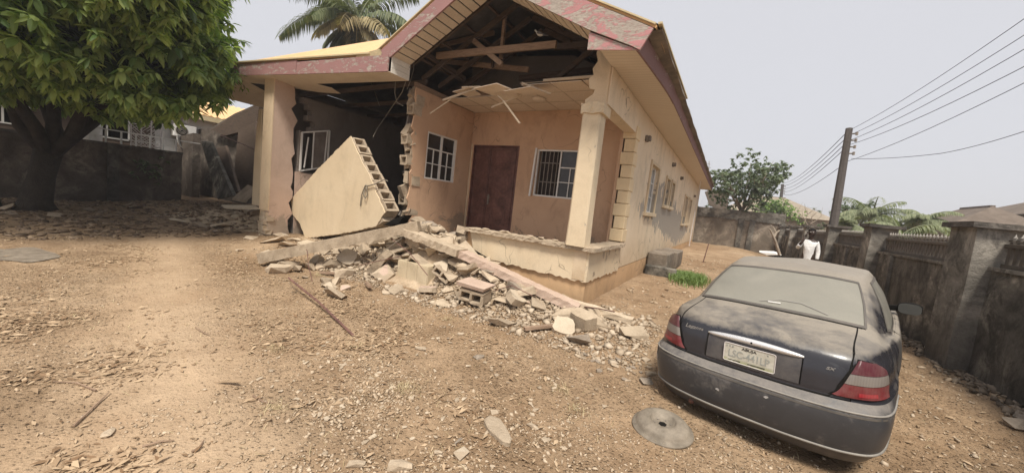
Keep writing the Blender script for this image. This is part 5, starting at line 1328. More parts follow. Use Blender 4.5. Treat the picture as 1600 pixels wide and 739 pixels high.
# crown: leaf clusters through the outer shell of several lobes
lobes = [(V((-13.2, 2.4, 4.2)), V((3.0, 2.5, 2.0))), (V((-16.2, 3.6, 4.9)), V((3.6, 2.6, 2.5))), (V((-16.6, .4, 4.6)), V((3.6, 2.6, 2.4))), (V((-12.6, .6, 5.2)), V((3.4, 2.5, 2.5))), (V((-11.0, 2.2, 5.5)), V((2.2, 1.5, 1.5))), (V((-19.5, 2.5, 5.2)), V((3.2, 3.2, 2.6))), (V((-14.5, 2.4, 7.2)), V((3.6, 3., 2.2)))]
def pix(p):
    c = ROT.transposed() @ (p - CO); return (800 + 568.04 * c.x / c.z, 369.5 + 568.04 * c.y / c.z) if c.z > .05 else (-9999, 0)
def inside(p, shrink=.80):
    return any(((p.x - c.x) / (r_.x * shrink)) ** 2 + ((p.y - c.y) / (r_.y * shrink)) ** 2 + ((p.z - c.z) / (r_.z * shrink)) ** 2 < 1 for c, r_ in lobes)
cl = []
for c, r_ in lobes:
    for _ in range(660):
        v = V((rr.gauss(0, 1), rr.gauss(0, 1), rr.gauss(0, 1))).normalized(); q = rr.uniform(.80, 1.04) if rr.random() < .8 else rr.uniform(.45, .8)
        q *= 1 + .13 * noise.noise(v * 2.2 + c)
        p = V((c.x + v.x * r_.x * q, c.y + v.y * r_.y * q, c.z + v.z * r_.z * q))
        if p.z < 2.78 + .35 * noise.noise(V((p.x * .5, p.y * .5, 0))) + .95 * smooth((p.y - 3.4) / 1.5) * (1 if p.x > -18.5 else .5) or (q > .8 and inside(p, .72)): continue
        cl.append(p)
cl.sort(key=lambda p: (p - CO).length)
variants = []
for k in range(8):
    mb = MB()
    for _ in range(3): leafquads(mb, V([rr.uniform(-.12, .12) for _ in range(3)]), 8, .29, .105, rr, droop=.7)
    variants.append(make_mesh('leaf_cluster', mb, M_['leaf']))
def onview(p): x, y = pix(p); return -40 < x < 420 and -60 < y < 300
near = [p for p in cl if onview(p)][:290]; ns_ = set(map(tuple, near))
for i, p in enumerate(near):
    inst('leaf_cluster', variants[i % 8], MT, p - worldloc(MT), (rr.uniform(-.3, .3), rr.uniform(-.3, .3), rr.uniform(0, 6.28)), (rr.uniform(.8, 1.15),) * 3)
mb = MB()
for p in cl:
    if tuple(p) in ns_: continue
    leafquads(mb, p, 9 if onview(p) else 5, .30, .11, rr, droop=.7)
    if onview(p): leafquads(mb, p + V([rr.uniform(-.2, .2) for _ in range(3)]), 9, .28, .105, rr, droop=.7)
tag(obj('crown', mb, M_['leaf'], MT), kind='stuff')
# the shaded inside of the crown: leaf colour darkened to paint its shade
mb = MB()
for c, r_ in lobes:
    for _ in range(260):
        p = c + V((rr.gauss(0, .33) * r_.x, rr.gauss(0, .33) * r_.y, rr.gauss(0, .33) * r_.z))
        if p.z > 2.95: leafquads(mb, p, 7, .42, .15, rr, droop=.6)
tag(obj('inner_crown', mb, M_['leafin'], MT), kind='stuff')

# palm behind the roof
def frond(mb, org, az, el, L, rr, nleaf=44, lw=.05, ll=.75, sag=1.0, rach=None):
    P = []; d = V((math.cos(az) * math.cos(el), math.sin(az) * math.cos(el), math.sin(el))); p = V(org); n = 14
    for i in range(n + 1):
        P.append(p.copy()); p = p + d * L / n; d = (d + V((0, 0, -.11 * sag))).normalized()
    (rach or mb).tube(P, [.045 * (1 - i / n) + .008 for i in range(n + 1)], 4)
    for k in range(nleaf):
        t = .12 + .88 * k / nleaf; i = min(n - 1, int(t * n)); f = t * n - i; q = P[i].lerp(P[i + 1], f); dd = (P[i + 1] - P[i]).normalized()
        s_ = dd.cross(V((0, 0, 1))).normalized()
        l = ll * math.sin(PI * (.12 + .84 * t)) ** .6 * rr.uniform(.8, 1.1)
        for sg in (-1, 1):
            w_ = (s_ * sg * .75 + dd * .45 + V((0, 0, -.15 - .35 * rr.random()))).normalized(); x = w_.cross(V((0, 0, 1))).normalized() * lw / 2
            m_ = q + w_ * l * .5; e = q + w_ * l * .85 + V((0, 0, -l * .42))
            o = len(mb.v); mb.v += [tuple(q - x * .6), tuple(q + x * .6), tuple(m_ + x), tuple(m_ - x), tuple(e)]; mb.f += [(o, o + 1, o + 2, o + 3), (o + 3, o + 2, o + 4)]; mb.m += [0, 0]
PT = V((-17.0, 14.2, 0)); hd = atd(556, 44, 20.5)
PM_ = thing('palm_tree', 'tall palm with drooping grey-green fronds rising behind the orange roof', 'palm', (hd.x, hd.y, 0))
mb = MB(); mb.tube([(hd.x, hd.y, -.2), (hd.x, hd.y, 3), (hd.x, hd.y, hd.z - 1.2), (hd.x, hd.y, hd.z)], [.34, .26, .24, .30], 12); obj('trunk', mb, M_['barkpale'], PM_, True)
right_ = (ROT @ V((1, 0, 0))).normalized(); azr = math.atan2(right_.y, right_.x)
for (a, el, L, ll, dry) in ((PI - .15, .62, 4.9, 1.0, 0), (PI + .25, .95, 4.2, .9, 0), (PI - .6, 1.1, 4.0, .9, 0), (.15, .55, 3.6, .9, 0), (-.3, .75, 3.6, .9, 0), (.5, .9, 3.6, .9, 0), (PI / 2, 1.2, 4, .9, 0), (-PI / 2, .8, 3.2, .9, 0), (-PI / 2 - .5, .2, 2.6, .9, 1), (-.5, .1, 2.6, .8, 1), (.1, -.1, 2.4, .8, 1), (-1.1, -.1, 2.2, .8, 1), (PI + .1, -.25, 1.9, .6, 0), (PI + .5, -.1, 2.0, .6, 0), (PI - .4, .9, 4.4, .9, 0), (1.2, 1.3, 4, .9, 0), (-1.8, 1.35, 4, .9, 0), (.1, 1.15, 3.8, .9, 0), (-.6, .5, 3.0, .9, 1), (PI - .1, -.6, 2.0, .8, 0), (PI + .6, -.55, 2.0, .8, 0), (-.2, -.6, 2.0, .8, 1), (-PI / 2, -.5, 2.0, .8, 0), (-1.0, -.7, 1.8, .8, 1), (-2.0, -.75, 1.8, .8, 0), (-1.4, .4, 3.0, .9, 1), (-1.9, .5, 3.0, .9, 0)):
    mb = MB(); frond(mb, hd, azr + a, el, L * 1.12, rr, 60, .085, ll * 1.15, 1.15); obj('frond', mb, M_['palmdry' if dry else 'palm'], PM_)

# small tree standing in front of the back wall
def smalltree(name, label, foot, top, spreadr, n_cl, leafm_, barkm, L=.22, W=.10, per=8, seed=1, forkz=.35, flat=.8, name2='crown', lobsn=9):
    r2 = random.Random(seed); t = thing(name, label, 'tree', foot); H_ = top - foot.z
    tb = MB(); f0 = foot + V((.0, 0, H_ * forkz)); tb.tube([foot - V((0, 0, .2)), foot + V((.03, 0, H_ * .15)), f0], [.13, .10, .085], 8)
    lb = []
    for k in range(lobsn):
        a = 2 * PI * k / lobsn + r2.uniform(-.3, .3); q = r2.uniform(.35, .85) * spreadr; e = V((foot.x + math.cos(a) * q, foot.y + math.sin(a) * q, foot.z + H_ * r2.uniform(.50, .86)))
        P = limb(tb, f0 - V((0, 0, r2.uniform(0, .3))), e, .06, .02, r2, 5, .18, 5); lb.append((e, r2.uniform(.34, .50) * spreadr))
        for _ in range(3): limb(tb, P[r2.randint(2, 4)], e + V([r2.uniform(-.5, .5) * spreadr * .6 for _ in range(3)]), .025, .008, r2, 3, .2, 4)
    lb.append((V((foot.x, foot.y, top - .45 * spreadr)), .5 * spreadr)); limb(tb, f0, lb[-1][0], .07, .02, r2, 5, .1, 6)
    obj('trunk', tb, M_[barkm], t, True)
    mb = MB()
    for _ in range(n_cl):
        c, r_ = r2.choice(lb); v = V((r2.gauss(0, 1), r2.gauss(0, 1), r2.gauss(0, 1))).normalized() * r_ * r2.uniform(.5, 1.05); v.z *= flat
        leafquads(mb, c + v, per, L, W, r2, droop=.5)
    tag(obj(name2, mb, M_[leafm_], t), kind='stuff'); return t
f_ = atd(1150, 388, 24.0); tp = atd(1164, 234, 24.0)
smalltree('small_tree', 'small round-crowned tree with pale forked trunk in front of the back wall', V((f_.x, f_.y, .1)), tp.z, 2.15, 800, 'leafback', 'barkpale', .22, .12, 8, 5, .40, flat=1.0, lobsn=15)
f_ = atd(1212, 345, 40); tp = atd(1190, 300, 40)
smalltree('shrub_tree', 'bright green bushy tree behind the back wall right of the small tree', V((f_.x, f_.y, 0)), 5.6, 2.6, 420, 'leafbright', 'barkpale', .3, .14, 8, 8, .3)
f_ = atd(1240, 350, 44); smalltree('shrub_tree', 'dull green bush behind the back wall near the distant pole', V((f_.x + .5, f_.y, 0)), 4.6, 2.6, 380, 'leafback', 'barkpale', .3, .14, 8, 9, .3)
f_ = atd(1120, 340, 34); smalltree('shrub_tree', 'dark scrubby bush tangled above the back wall by the eave', V((f_.x, f_.y, 0)), 4.3, 1.5, 200, 'leafback', 'bark', .22, .1, 7, 10, .3)
f_ = atd(1092, 340, 30); smalltree('shrub_tree', 'low dark bush at the left end of the back wall', V((f_.x, f_.y, 0)), 3.2, 1.2, 160, 'leafback', 'bark', .2, .1, 7, 12, .3)
# palms and bushes over the right wall
def bushpalm(label, px_, py_, d, L, n, seed, mat='palmhaze', dark=False):
    n = int(n * 1.5)
    r2 = random.Random(seed); h = atd(px_, py_, d); t = thing('bush_palm', label, 'palm', (h.x, h.y, 0))
    mb = MB(); mb.tube([(h.x, h.y, 0), (h.x, h.y, h.z)], [.18, .14], 8); obj('trunk', mb, M_['barkpale'], t)
    for k in range(n):
        mb = MB(); frond(mb, h, 2 * PI * k / n + r2.uniform(-.3, .3), r2.uniform(.05, 1.25), L * r2.uniform(.65, 1.0), r2, 40, .04, .62 * L / 2.4, 1.2); obj('frond', mb, M_[mat], t)
bushpalm('wide palm with arching fronds left of the dark roof behind the fence', 1362, 340, 22, 2.6, 15, 3)
bushpalm('small palm with upright fronds right of the dark roof behind the fence', 1445, 345, 20, 1.6, 13, 4)
f_ = atd(1330, 345, 24); smalltree('shrub_tree', 'grey-green shrub behind the second pier at the foot of the tall pole', V((f_.x, f_.y, 0)), atd(1345, 312, 24).z, 1.5, 260, 'leafback', 'barkpale', .2, .09, 8, 15, .3)
bushpalm('low palm whose fronds spill behind the picket tips', 1405, 372, 16, 1.7, 12, 6)
bushpalm('palm clump between the far piers behind the boundary wall', 1325, 352, 20, 1.4, 11, 7)

# bare dry shrub and twigs by the far corner
def twigs(name, label, pts, r0=.03, mat='barkpale', sub=3, seed=0, cat='branch'):
    r2 = random.Random(seed); mb = MB(); P = [V(p) for p in pts]; mb.tube(P, [r0 * (1 - .6 * i / len(P)) for i in range(len(P))], 6)
    for k in range(sub):
        i = r2.randint(1, len(P) - 1); d = V((r2.uniform(-1, 1), r2.uniform(-.4, .4), r2.uniform(.1, 1))).normalized(); l = r2.uniform(.3, .7); mb.tube([P[i], P[i] + d * l * .5 + V((0, 0, .04)), P[i] + d * l], [r0 * .5, r0 * .35, r0 * .15], 5)
    return tag(obj(name, mb, M_[mat], loc=P[0]), label, cat)
twigs('dead_stump', 'pale forked dead branch standing before the back wall left of the man', [atd(1218, 398, 13), atd(1212, 378, 13), atd(1208, 368, 13), atd(1203, 358, 13)], .06, sub=0, seed=3)
twigs('dead_stump', 'short crooked arm of dead wood beside the pale forked branch', [atd(1209, 370, 13.02), atd(1213, 364, 13.02), atd(1218, 360, 13.02)], .05, sub=1, seed=4)
for k, (a, b_, c_) in enumerate((((1262, 352), (1254, 338), (1246, 332)), ((1270, 352), (1268, 340), (1278, 330)), ((1256, 350), (1262, 335), (1258, 326)), ((1266, 350), (1276, 344), (1283, 338)))):
    twigs('dry_twig', ('leftmost', 'upright', 'longest', 'rightmost')[k] + ' of the dry curling twigs above the back corner of the walls', [atd(*a, 22), atd(*b_, 22), atd(*c_, 22)], .022, sub=4, seed=30 + k, cat='twig')
mb = MB(); c_ = atd(1285, 402, 14)
tag(slabthing([(1186, 394), (1210, 395), (1222, 399), (1198, 399)], [17] * 4, (0, .3, .05), 'white', 'white board lying on the ground near the back wall left of the man', 'board', 'white_board'))
# dark iron stake
a, b_ = gp(1100, 408), atd(1104, 374, 12.0); mb = MB(); a2 = gp(1098, 410); up_ = V((.10, .0, .78)); mb.tube([a2 - V((0, 0, .1)), a2 + up_], [.022, .02], 6); tag(obj('iron_stake', mb, M_['rust'], loc=a2), 'dark iron stake standing in the ground beyond the grass patch', 'stake')
# orange-brown cloths/leaves on the fence
for k, (pts) in enumerate((((1543, 396), (1590, 394), (1596, 400), (1560, 404)), ((1560, 400), (1588, 398), (1594, 403), (1575, 404)))):
    slabthing(pts, [7.4] * 4, (0, .06, .01), 'conc2', ('upper', 'lower')[k] + ' bundle of dry brown palm sheaths lying against the nearest picket panel', 'dry leaves', 'dry_sheath')
bushpalm('low plant with green and brown fronds right behind the nearest picket panel', 1590, 400, 6.6, .7, 12, 17)
# ================================================================ rubble
BUMPS = [(-5.3, 5.5, .82, .75, .52), (-4.4, 5.25, .56, .6, .42), (-3.4, 5.15, .36, .6, .38), (-2.5, 5.1, .13, .6, .32), (-6.6, 5.3, .30, .8, .45), (-8.2, 5.9, .16, 1.2, .7),
         (-12.1, 5.7, .42, .8, .7), (-14.2, 5.6, .22, 1.3, .9), (-6.2, 4.75, .12, .9, .4)]
def mound(x, y):
    return sum(a * math.exp(-((x - cx) / sx) ** 2 - ((y - cy) / sy) ** 2) for cx, cy, a, sx, sy in BUMPS)
def top(x, y): return gh(x, y) + mound(x, y)
mb = MB(); rows = []
for i in range(91):
    x = -16.5 + 15.8 * i / 90; rows.append([V((x, y, top(x, y) - .012 + (.05 * noise.noise(V((x * 5, y * 5, 2))) + .03 * noise.noise(V((x * 13, y * 13, 2)))) * min(1, mound(x, y) * 5) - (.03 if mound(x, y) < .02 else 0))) for y in [3.7 + 3.4 * j / 44 for j in range(45)]])
mb.grid(rows); tag(obj('rubble_mound', mb, M_['debris'], fix=True), 'heap of crushed block and plaster under the rubble', kind='stuff')

def hullmesh(name, r, dims, mats, npts=14, flat=0):
    bm = bmesh.new()
    for _ in range(npts):
        p = V([r.uniform(-1, 1) for _ in range(3)]); m = max(abs(c) for c in p); p = p / m * r.uniform(.75, 1)
        bm.verts.new((p.x * dims[0] / 2, p.y * dims[1] / 2, p.z * dims[2] / 2))
    g = bmesh.ops.convex_hull(bm, input=bm.verts); bmesh.ops.delete(bm, geom=[e for e in set(g['geom_interior']) if isinstance(e, bmesh.types.BMVert)], context='VERTS')
    bmesh.ops.dissolve_limit(bm, angle_limit=.20, verts=bm.verts, edges=bm.edges)
    me = bpy.data.meshes.new(name); 
    bm.normal_update(); big = max(bm.faces, key=lambda f: f.calc_area() * (1 + f.normal.z))
    for m in mats: me.materials.append(m)
    if len(mats) > 1: big.material_index = 1
    bm.to_mesh(me); bm.free(); return me
rc = random.Random(77)
CH = {}
for key, mats in (('plain', [M_['conc']]), ('dusty', [M_['conc2']]), ('grey', [M_['conc3']]), ('cream', [M_['conc2'], M_['chunkcream']]), ('pink', [M_['conc2'], M_['chunkpink']]), ('old', [M_['shadegrey']])):
    CH[key] = [hullmesh('rubble_chunk', rc, (1, rc.uniform(.6, .95), rc.uniform(.35, .7)), mats, rc.choice((12, 16, 20))) for _ in range(7)]
def polypts(px_, n, r, ground=gp):
    P = [ground(*q) for q in px_]; xs = [p.x for p in P]; ys = [p.y for p in P]; out = []
    k = len(P)
    while len(out) < n:
        x, y = r.uniform(min(xs), max(xs)), r.uniform(min(ys), max(ys)); c = False
        for i in range(k):
            a, b_ = P[i], P[i - 1]
            if (a.y > y) != (b_.y > y) and x < (b_.x - a.x) * (y - a.y) / (b_.y - a.y) + a.x: c = not c
        if c: out.append((x, y))
    return out
def house_hit(x, y): return (-5.12 < x < -4.2 and 4.3 < y < 5.0) or (y > 5.6 and -4.35 < x < -1.6) or (y > 5.62 and x > -6.0 and x < -1.6)
stats = []
def chunk(x, y, s_, key, label=None, lift=.25, flat=1, name='rubble_chunk', group=None):
    o = bpy.data.objects.new(name, rc.choice(CH[key])); COL.objects.link(o)
    o.location = (x, y, top(x, y) + s_ * lift * flat * .6); o.rotation_euler = (rc.uniform(-.45, .45), rc.uniform(-.45, .45), rc.uniform(0, 6.28)); o.scale = (s_, s_, s_ * flat)
    if not label and key != 'old':
        w1 = 'large' if s_ > .29 else 'medium' if s_ > .19 else 'small'
        w2 = {'plain': 'brown-grey', 'dusty': 'dusty tan', 'grey': 'dark grey', 'cream': 'cream-faced', 'pink': 'pink-faced'}[key]
        w3 = ('near the low end of the long lintel' if x < -6.3 else 'below the leaning wall slab' if x < -5.2 else 'around the tiled step' if x < -4.4 else 'left of the front hollow block' if x < -3.5 else 'right of the front hollow block' if x < -2.6 else 'near the porch corner' if x < -1.6 else 'past the porch corner')
        w4 = 'near the top' if y > 5.1 else 'at its foot' if y < 4.6 else 'halfway down'
        label = '%s %s rubble lump %s, %s' % (w1, w2, w3, w4)
    return tag(o, label or {'old': 'flat brown slab fragment in the shaded debris strip at the left'}[key], 'rubble', group or {'cream': 'cream painted rubble pieces', 'pink': 'pink painted rubble pieces', 'old': 'old debris along the left wall'}.get(key, 'bare rubble lumps of the heap'))
area = [(420, 400), (455, 455), (540, 478), (640, 470), (700, 482), (770, 508), (860, 522), (930, 548), (985, 548), (1012, 520), (990, 492), (915, 480), (800, 440), (740, 400), (640, 380), (520, 395)]
P_ = polypts(area, 140, rc)
keys = ['plain'] * 4 + ['dusty'] * 5 + ['grey'] * 2 + ['cream'] * 2 + ['pink']
for (x, y) in P_:
    if house_hit(x, y): continue
    chunk(x, y, rc.choice((.14, .18, .24, .30, .38)) * rc.uniform(.8, 1.15), rc.choice(keys), flat=rc.uniform(.6, 1))
# the heap itself
for _ in range(90):
    cx, cy, a, sx, sy = BUMPS[rc.choice((0, 0, 0, 1, 1, 2, 3, 4))]; x, y = rc.gauss(cx, sx * .62), rc.gauss(cy - .1, sy * .6)
    if house_hit(x, y) or y > 6.2: continue
    chunk(x, y, rc.choice((.16, .2, .26, .34, .42)) * rc.uniform(.8, 1.1), rc.choice(keys), flat=rc.uniform(.6, 1))
for _ in range(34):
    x, y = rc.uniform(-6.2, -2.6), rc.uniform(4.75, 5.45)
    if house_hit(x, y): continue
    chunk(x, y, rc.uniform(.32, .52), rc.choice(('plain', 'dusty', 'dusty', 'cream', 'grey', 'pink')), flat=rc.uniform(.55, .9), lift=.3)
# pale plaster sheets at the left column foot and spill in the bay
for k, (x, y, s_, key) in enumerate(((395, 372, .3, 'cream'), (425, 378, .42, 'cream'), (448, 384, .40, 'cream'), (462, 376, .3, 'cream'), (440, 368, .3, 'cream'), (410, 366, .25, 'dusty'), (480, 384, .3, 'cream'), (430, 392, .2, 'dusty'), (380, 360, .25, 'dusty'), (370, 350, .3, 'dusty'))):
    p = gp(x, y); o = chunk(p.x, p.y, s_ * 1.3, key, 'pale plaster fragment at the foot of the broken left column', .15, .35, group='plaster fragments by the left column')
for _ in range(30):
    x, y = rc.gauss(-12.2, .7), rc.gauss(5.5, .45); chunk(x, y, rc.choice((.18, .25, .35, .5)), rc.choice(('dusty', 'grey', 'old', 'plain')), 'broken lump in the small debris pile left of the broken column', .2, rc.uniform(.4, .8), group='lumps of the pile left of the column')
o = slabthing([(398, 323), (345, 322), (352, 327), (404, 328)], [5.3, 5.6, 5.2, 5.0], (0, .02, .05), 'woodlight', 'pale broken board lying level on the pile left of the column', 'board', 'broken_board')
for k, (x, y, s_) in enumerate(((392, 348, .6), (372, 338, .8), (356, 346, .5), (398, 336, .5), (352, 330, .5))):
    p = gp(x, y); chunk(p.x, p.y, s_, 'dusty', 'flat cracked slab piece lying left of the broken column', .1, .3, group='flat slabs left of the column')
P_ = polypts([(0, 308), (0, 345), (120, 350), (270, 352), (380, 352), (372, 318), (290, 312), (150, 306)], 50, rc)
for (x, y) in P_: chunk(x, y, rc.choice((.15, .22, .3, .45)) * rc.uniform(.8, 1.2), 'old', lift=.1, flat=rc.uniform(.22, .5))
p = gp(286, 348); o = chunk(p.x, p.y, .75, 'cream', 'single pale flat slab lying in front of the dark debris strip', .1, .3)
p = gp(374, 392); chunk(p.x, p.y, .16, 'cream', 'small bright stone lying alone on the bare ground left of the long fallen beam', .2, .7, 'stone', 'loose pale stones')

# ---- hero pieces
def rayplane(x, y, P0, n): r = ray(x, y); return CO + r * ((P0 - CO).dot(n) / r.dot(n))
A, B, C = ony(455, 312, 5.6), ony(549, 213, 5.15), ony(604, 330, 5.0)
n = (B - A).cross(C - A).normalized()
if n.y > 0: n = -n
FW = thing('fallen_wall_slab', 'large cream plastered wall slab leaning upright in the left opening, hollow blocks showing along its edge', 'wall slab', (ony(540, 360, 5.0).x, 5.0, .4))
ed = (B - C); L = ed.length; ed.normalize(); inn = (A - B); inn = (inn - ed * inn.dot(ed)).normalized()      # in-plane, away from the block edge
outl = [A, rayplane(500, 262, A, n), B + inn * .20, C + inn * .20 - ed * .1, rayplane(588, 354, A, n), rayplane(530, 366, A, n), rayplane(478, 372, A, n), rayplane(470, 350, A, n), rayplane(458, 335, A, n)]
def chip(P, seed, amp=.012, step=.07):
    r = random.Random(seed); out = []
    for i in range(len(P)):
        a, b_ = P[i], P[(i + 1) % len(P)]; m_ = max(1, int((b_ - a).length / step)); out.append(a)
        for k in range(1, m_): q = a.lerp(b_, k / m_); d_ = (b_ - a).normalized().cross(n); out.append(q + d_ * r.uniform(-amp, amp))
    return out
mb = MB(); mb.prism(chip(outl, 8, .016, .1), -n * .29); obj('core', mb, M_['block'], FW)
outl2 = [p + n * .018 for p in outl[:2]] + [B + n * .018, B.lerp(C, .3) + n * .018 + inn * .02, B.lerp(C, .55) + n * .018 - inn * .01, B.lerp(C, .8) + n * .018 + inn * .03, C + n * .018 + inn * .05] + [p + n * .018 for p in outl[4:]]
mb = MB(); mb.prism(chip(outl2, 3), -n * .0175); obj('plaster_coat', mb, M_['slab'], FW)
nb = 8
for k in range(nb):
    h_ = L / nb; org = C + ed * (h_ * k) ; w_ = .30
    us, vs, sol = rects([0, .035, w_ - .035, w_], [.006, .045, h_ - .05, h_ - .006], [(.045, w_ - .045, .05, h_ - .05)])
    mb = MB(); jit = rc.uniform(-.015, .03); gridwall(mb, org - inn * jit, -n, ed, -inn, us, vs, sol, .20)
    mb.prism([org + inn * .17 - n * u + ed * v for u, v in ((.01, .01), (w_ - .01, .01), (w_ - .01, h_ - .01), (.01, h_ - .01))], inn * .02)
    mb.v = [tuple(c + rc.uniform(-.007, .007) for c in v) for v in mb.v]
    obj('hollow_block', mb, M_['block'], FW)
# coil of cable hooked on the slab face
mb = MB(); c0 = rayplane(572, 300, A + n * .05, n); P = []
for k in range(60):
    t = k / 59 * 2 * PI * 4; P.append(c0 + V((math.cos(t) * .045 * (1 + .1 * math.sin(k)), 0, math.sin(t) * .14)) + n * (.01 + .012 * math.sin(k * 1.7)))
mb.tube(P, .010, 5); mb.tube([rayplane(563, 322, A + n * .04, n), rayplane(565, 305, A + n * .05, n), rayplane(570, 292, A + n * .05, n), rayplane(585, 288, A + n * .05, n), rayplane(600, 281, A - n * .03, n), rayplane(606, 283, A - n * .1, n)], .013, 5)
tag(obj('cable_coil', mb, M_['cable'], loc=c0), 'coil of grey cable hooked over the face of the leaning wall slab', 'cable')

def ragbeam(name, label, a, b_, w_, h_, mat, seg=22, amp=.012, seed=0, cat='concrete beam', up_=None):
    mb = MB(); ragged(mb, a, b_, w_, h_, seg, amp, seed); return tag(obj(name, mb, M_[mat], loc=a, fix=True), label, cat)
a, b_ = V((-7.45, 3.5, -.03)), V((-5.0, 5.05, .90))
ragbeam('fallen_beam', 'long fallen concrete lintel sloping from the bare ground up onto the rubble heap', a, b_, .26, .19, 'conc', 50, .007, 5)
a, b_ = V((-5.15, 4.92, .76)), V((-3.85, 4.95, .58)); ragbeam('fallen_beam', 'upper length of the diagonal fallen beam, pinkish on top, at the crest of the heap', a, b_, .30, .13, 'conc2', 26, .010, 6)
a, b_ = V((-4.1, 4.96, .62)), V((-1.75, 5.24, .06)); ragbeam('fallen_beam', 'middle length of the diagonal fallen beam lying against the porch plinth', a, b_, .24, .12, 'chunkpink', 40, .007, 7)
a, b_ = V((-2.2, 5.36, .12)), V((-.98, 5.42, .03)); ragbeam('fallen_beam', 'last pale length of the diagonal fallen beam ending past the porch corner', a, b_, .16, .08, 'woodlight', 10, .008, 8)
def block(name, label, x, y, Y, me, rot, sc=(1, 1, 1), cat='concrete block', zc=None):
    p = ony(x, y, Y); p.z = min(p.z, top(p.x, p.y) + .12 * max(sc)); o = bpy.data.objects.new(name, me); COL.objects.link(o); o.location = p; o.rotation_euler = rot; o.scale = sc; return tag(o, label, cat)
def slabmesh(name, dims, mats, seed, topmi=1, seg=5, amp=.02):
    r = random.Random(seed); mb = MB(); n_ = 14; ring = []
    for k in range(n_):
        t = 2 * PI * k / n_; q = 1 / max(abs(math.cos(t)), abs(math.sin(t))) ** .8; ring.append((math.cos(t) * q * dims[0] / 2 * r.uniform(.85, 1.05), math.sin(t) * q * dims[1] / 2 * r.uniform(.85, 1.05)))
    a = [V((x, y, -dims[2] / 2 + r.uniform(-amp, amp))) for x, y in ring]; b2 = [V((x * r.uniform(.93, 1), y * r.uniform(.93, 1), dims[2] / 2)) for x, y in ring]
    mb.add(a + b2, [list(range(n_))[::-1]]); mb.m[-1] = 0; mb.f.append([k + n_ for k in range(n_)]); mb.m.append(topmi)
    for k in range(n_): mb.f.append([k, (k + 1) % n_, (k + 1) % n_ + n_, k + n_]); mb.m.append(0)
    return make_mesh(name, mb, mats)
SM1 = slabmesh('wall_fragment', (.62, .34, .20), [M_['block'], M_['conc2']], 1); SM2 = slabmesh('wall_fragment', (.75, .30, .22), [M_['block'], M_['conc2']], 2); SM3 = slabmesh('wall_fragment', (.8, .26, .14), [M_['conc'], M_['chunkcream']], 3); SM4 = slabmesh('wall_fragment', (.40, .34, .12), [M_['conc2'], M_['chunkcream']], 4); SM5 = slabmesh('wall_fragment', (.42, .40, .10), [M_['conc2'], M_['chunkpink']], 5)
block('wall_fragment', 'thick wall fragment at the very crest of the heap right of the leaning slab', 662, 352, 5.05, SM2, (.1, .12, .15), (.9, 1, 1), 'wall fragment')
block('wall_fragment', 'smaller fragment leaning left of the crest under the leaning slab', 622, 357, 5.0, SM1, (.2, -.25, .5), (.7, .8, .8), 'wall fragment')
block('wall_fragment', 'steeply tilted long fragment standing on end below the crest, left of the tiled step', 592, 400, 4.55, SM3, (.3, -.85, .15), (1, 1, 1), 'wall fragment')
block('wall_fragment', 'pale squarish fragment lying under the long lintel', 545, 400, 4.5, SM4, (.9, .25, .3), (1, 1, 1), 'wall fragment')
block('wall_fragment', 'thin pale fragment under the left half of the long lintel', 495, 407, 4.2, SM4, (1.0, .1, 0), (.55, .7, 1), 'wall fragment')
block('wall_fragment', 'pink topped wall fragment lying flat right of the tiled step', 668, 452, 4.45, SM5, (-.05, -.12, .35), (.75, .55, .8), 'wall fragment')
block('hollow_block', 'pink topped hollow block with two dark cavities lying at the front of the heap', 743, 456, 4.52, HB2, (.12, .08, .12), (1, 1.25, .95))
mb = MB(); p = ony(743, 456, 4.52); mb.box((p.x, p.y, p.z + .125), (.46, .36, .03), Euler((.12, .08, .12)).to_matrix(), jit=.02); tag(obj('tile_slab', mb, M_['chunkpink'], loc=p), 'pinkish screed slab stuck on top of the front hollow block', 'slab')
block('hollow_block', 'hollow block with round cavities half buried under the diagonal beam near the crest', 658, 384, 4.78, HB2, (.05, .42, .18), (.9, 1, .8))
block('hollow_block', 'second hollow block buried under the diagonal beam, below and right of the crest', 696, 404, 4.76, HB2, (-.1, .48, .2), (.8, 1, .75))
block('wall_fragment', 'cream faced fragment tilted up at the foot of the heap near the porch corner', 880, 513, 4.55, SM4, (.55, .1, .4), (.8, .9, 1.3), 'wall fragment')
block('wall_fragment', 'grey block fragment behind the cream faced fragment near the porch corner', 912, 494, 4.8, SM1, (.2, .1, -.3), (.62, .8, .9), 'wall fragment')
block('wall_fragment', 'pale chunk on the heap beneath the diagonal beam before the parapet', 806, 464, 4.75, SM4, (.5, .3, 1.2), (.75, .8, 1), 'wall fragment')
block('wall_fragment', 'flat dusty piece at the front middle edge of the heap', 705, 515 - 30, 4.3, SM1, (.1, .1, .5), (.55, .6, .5), 'wall fragment')
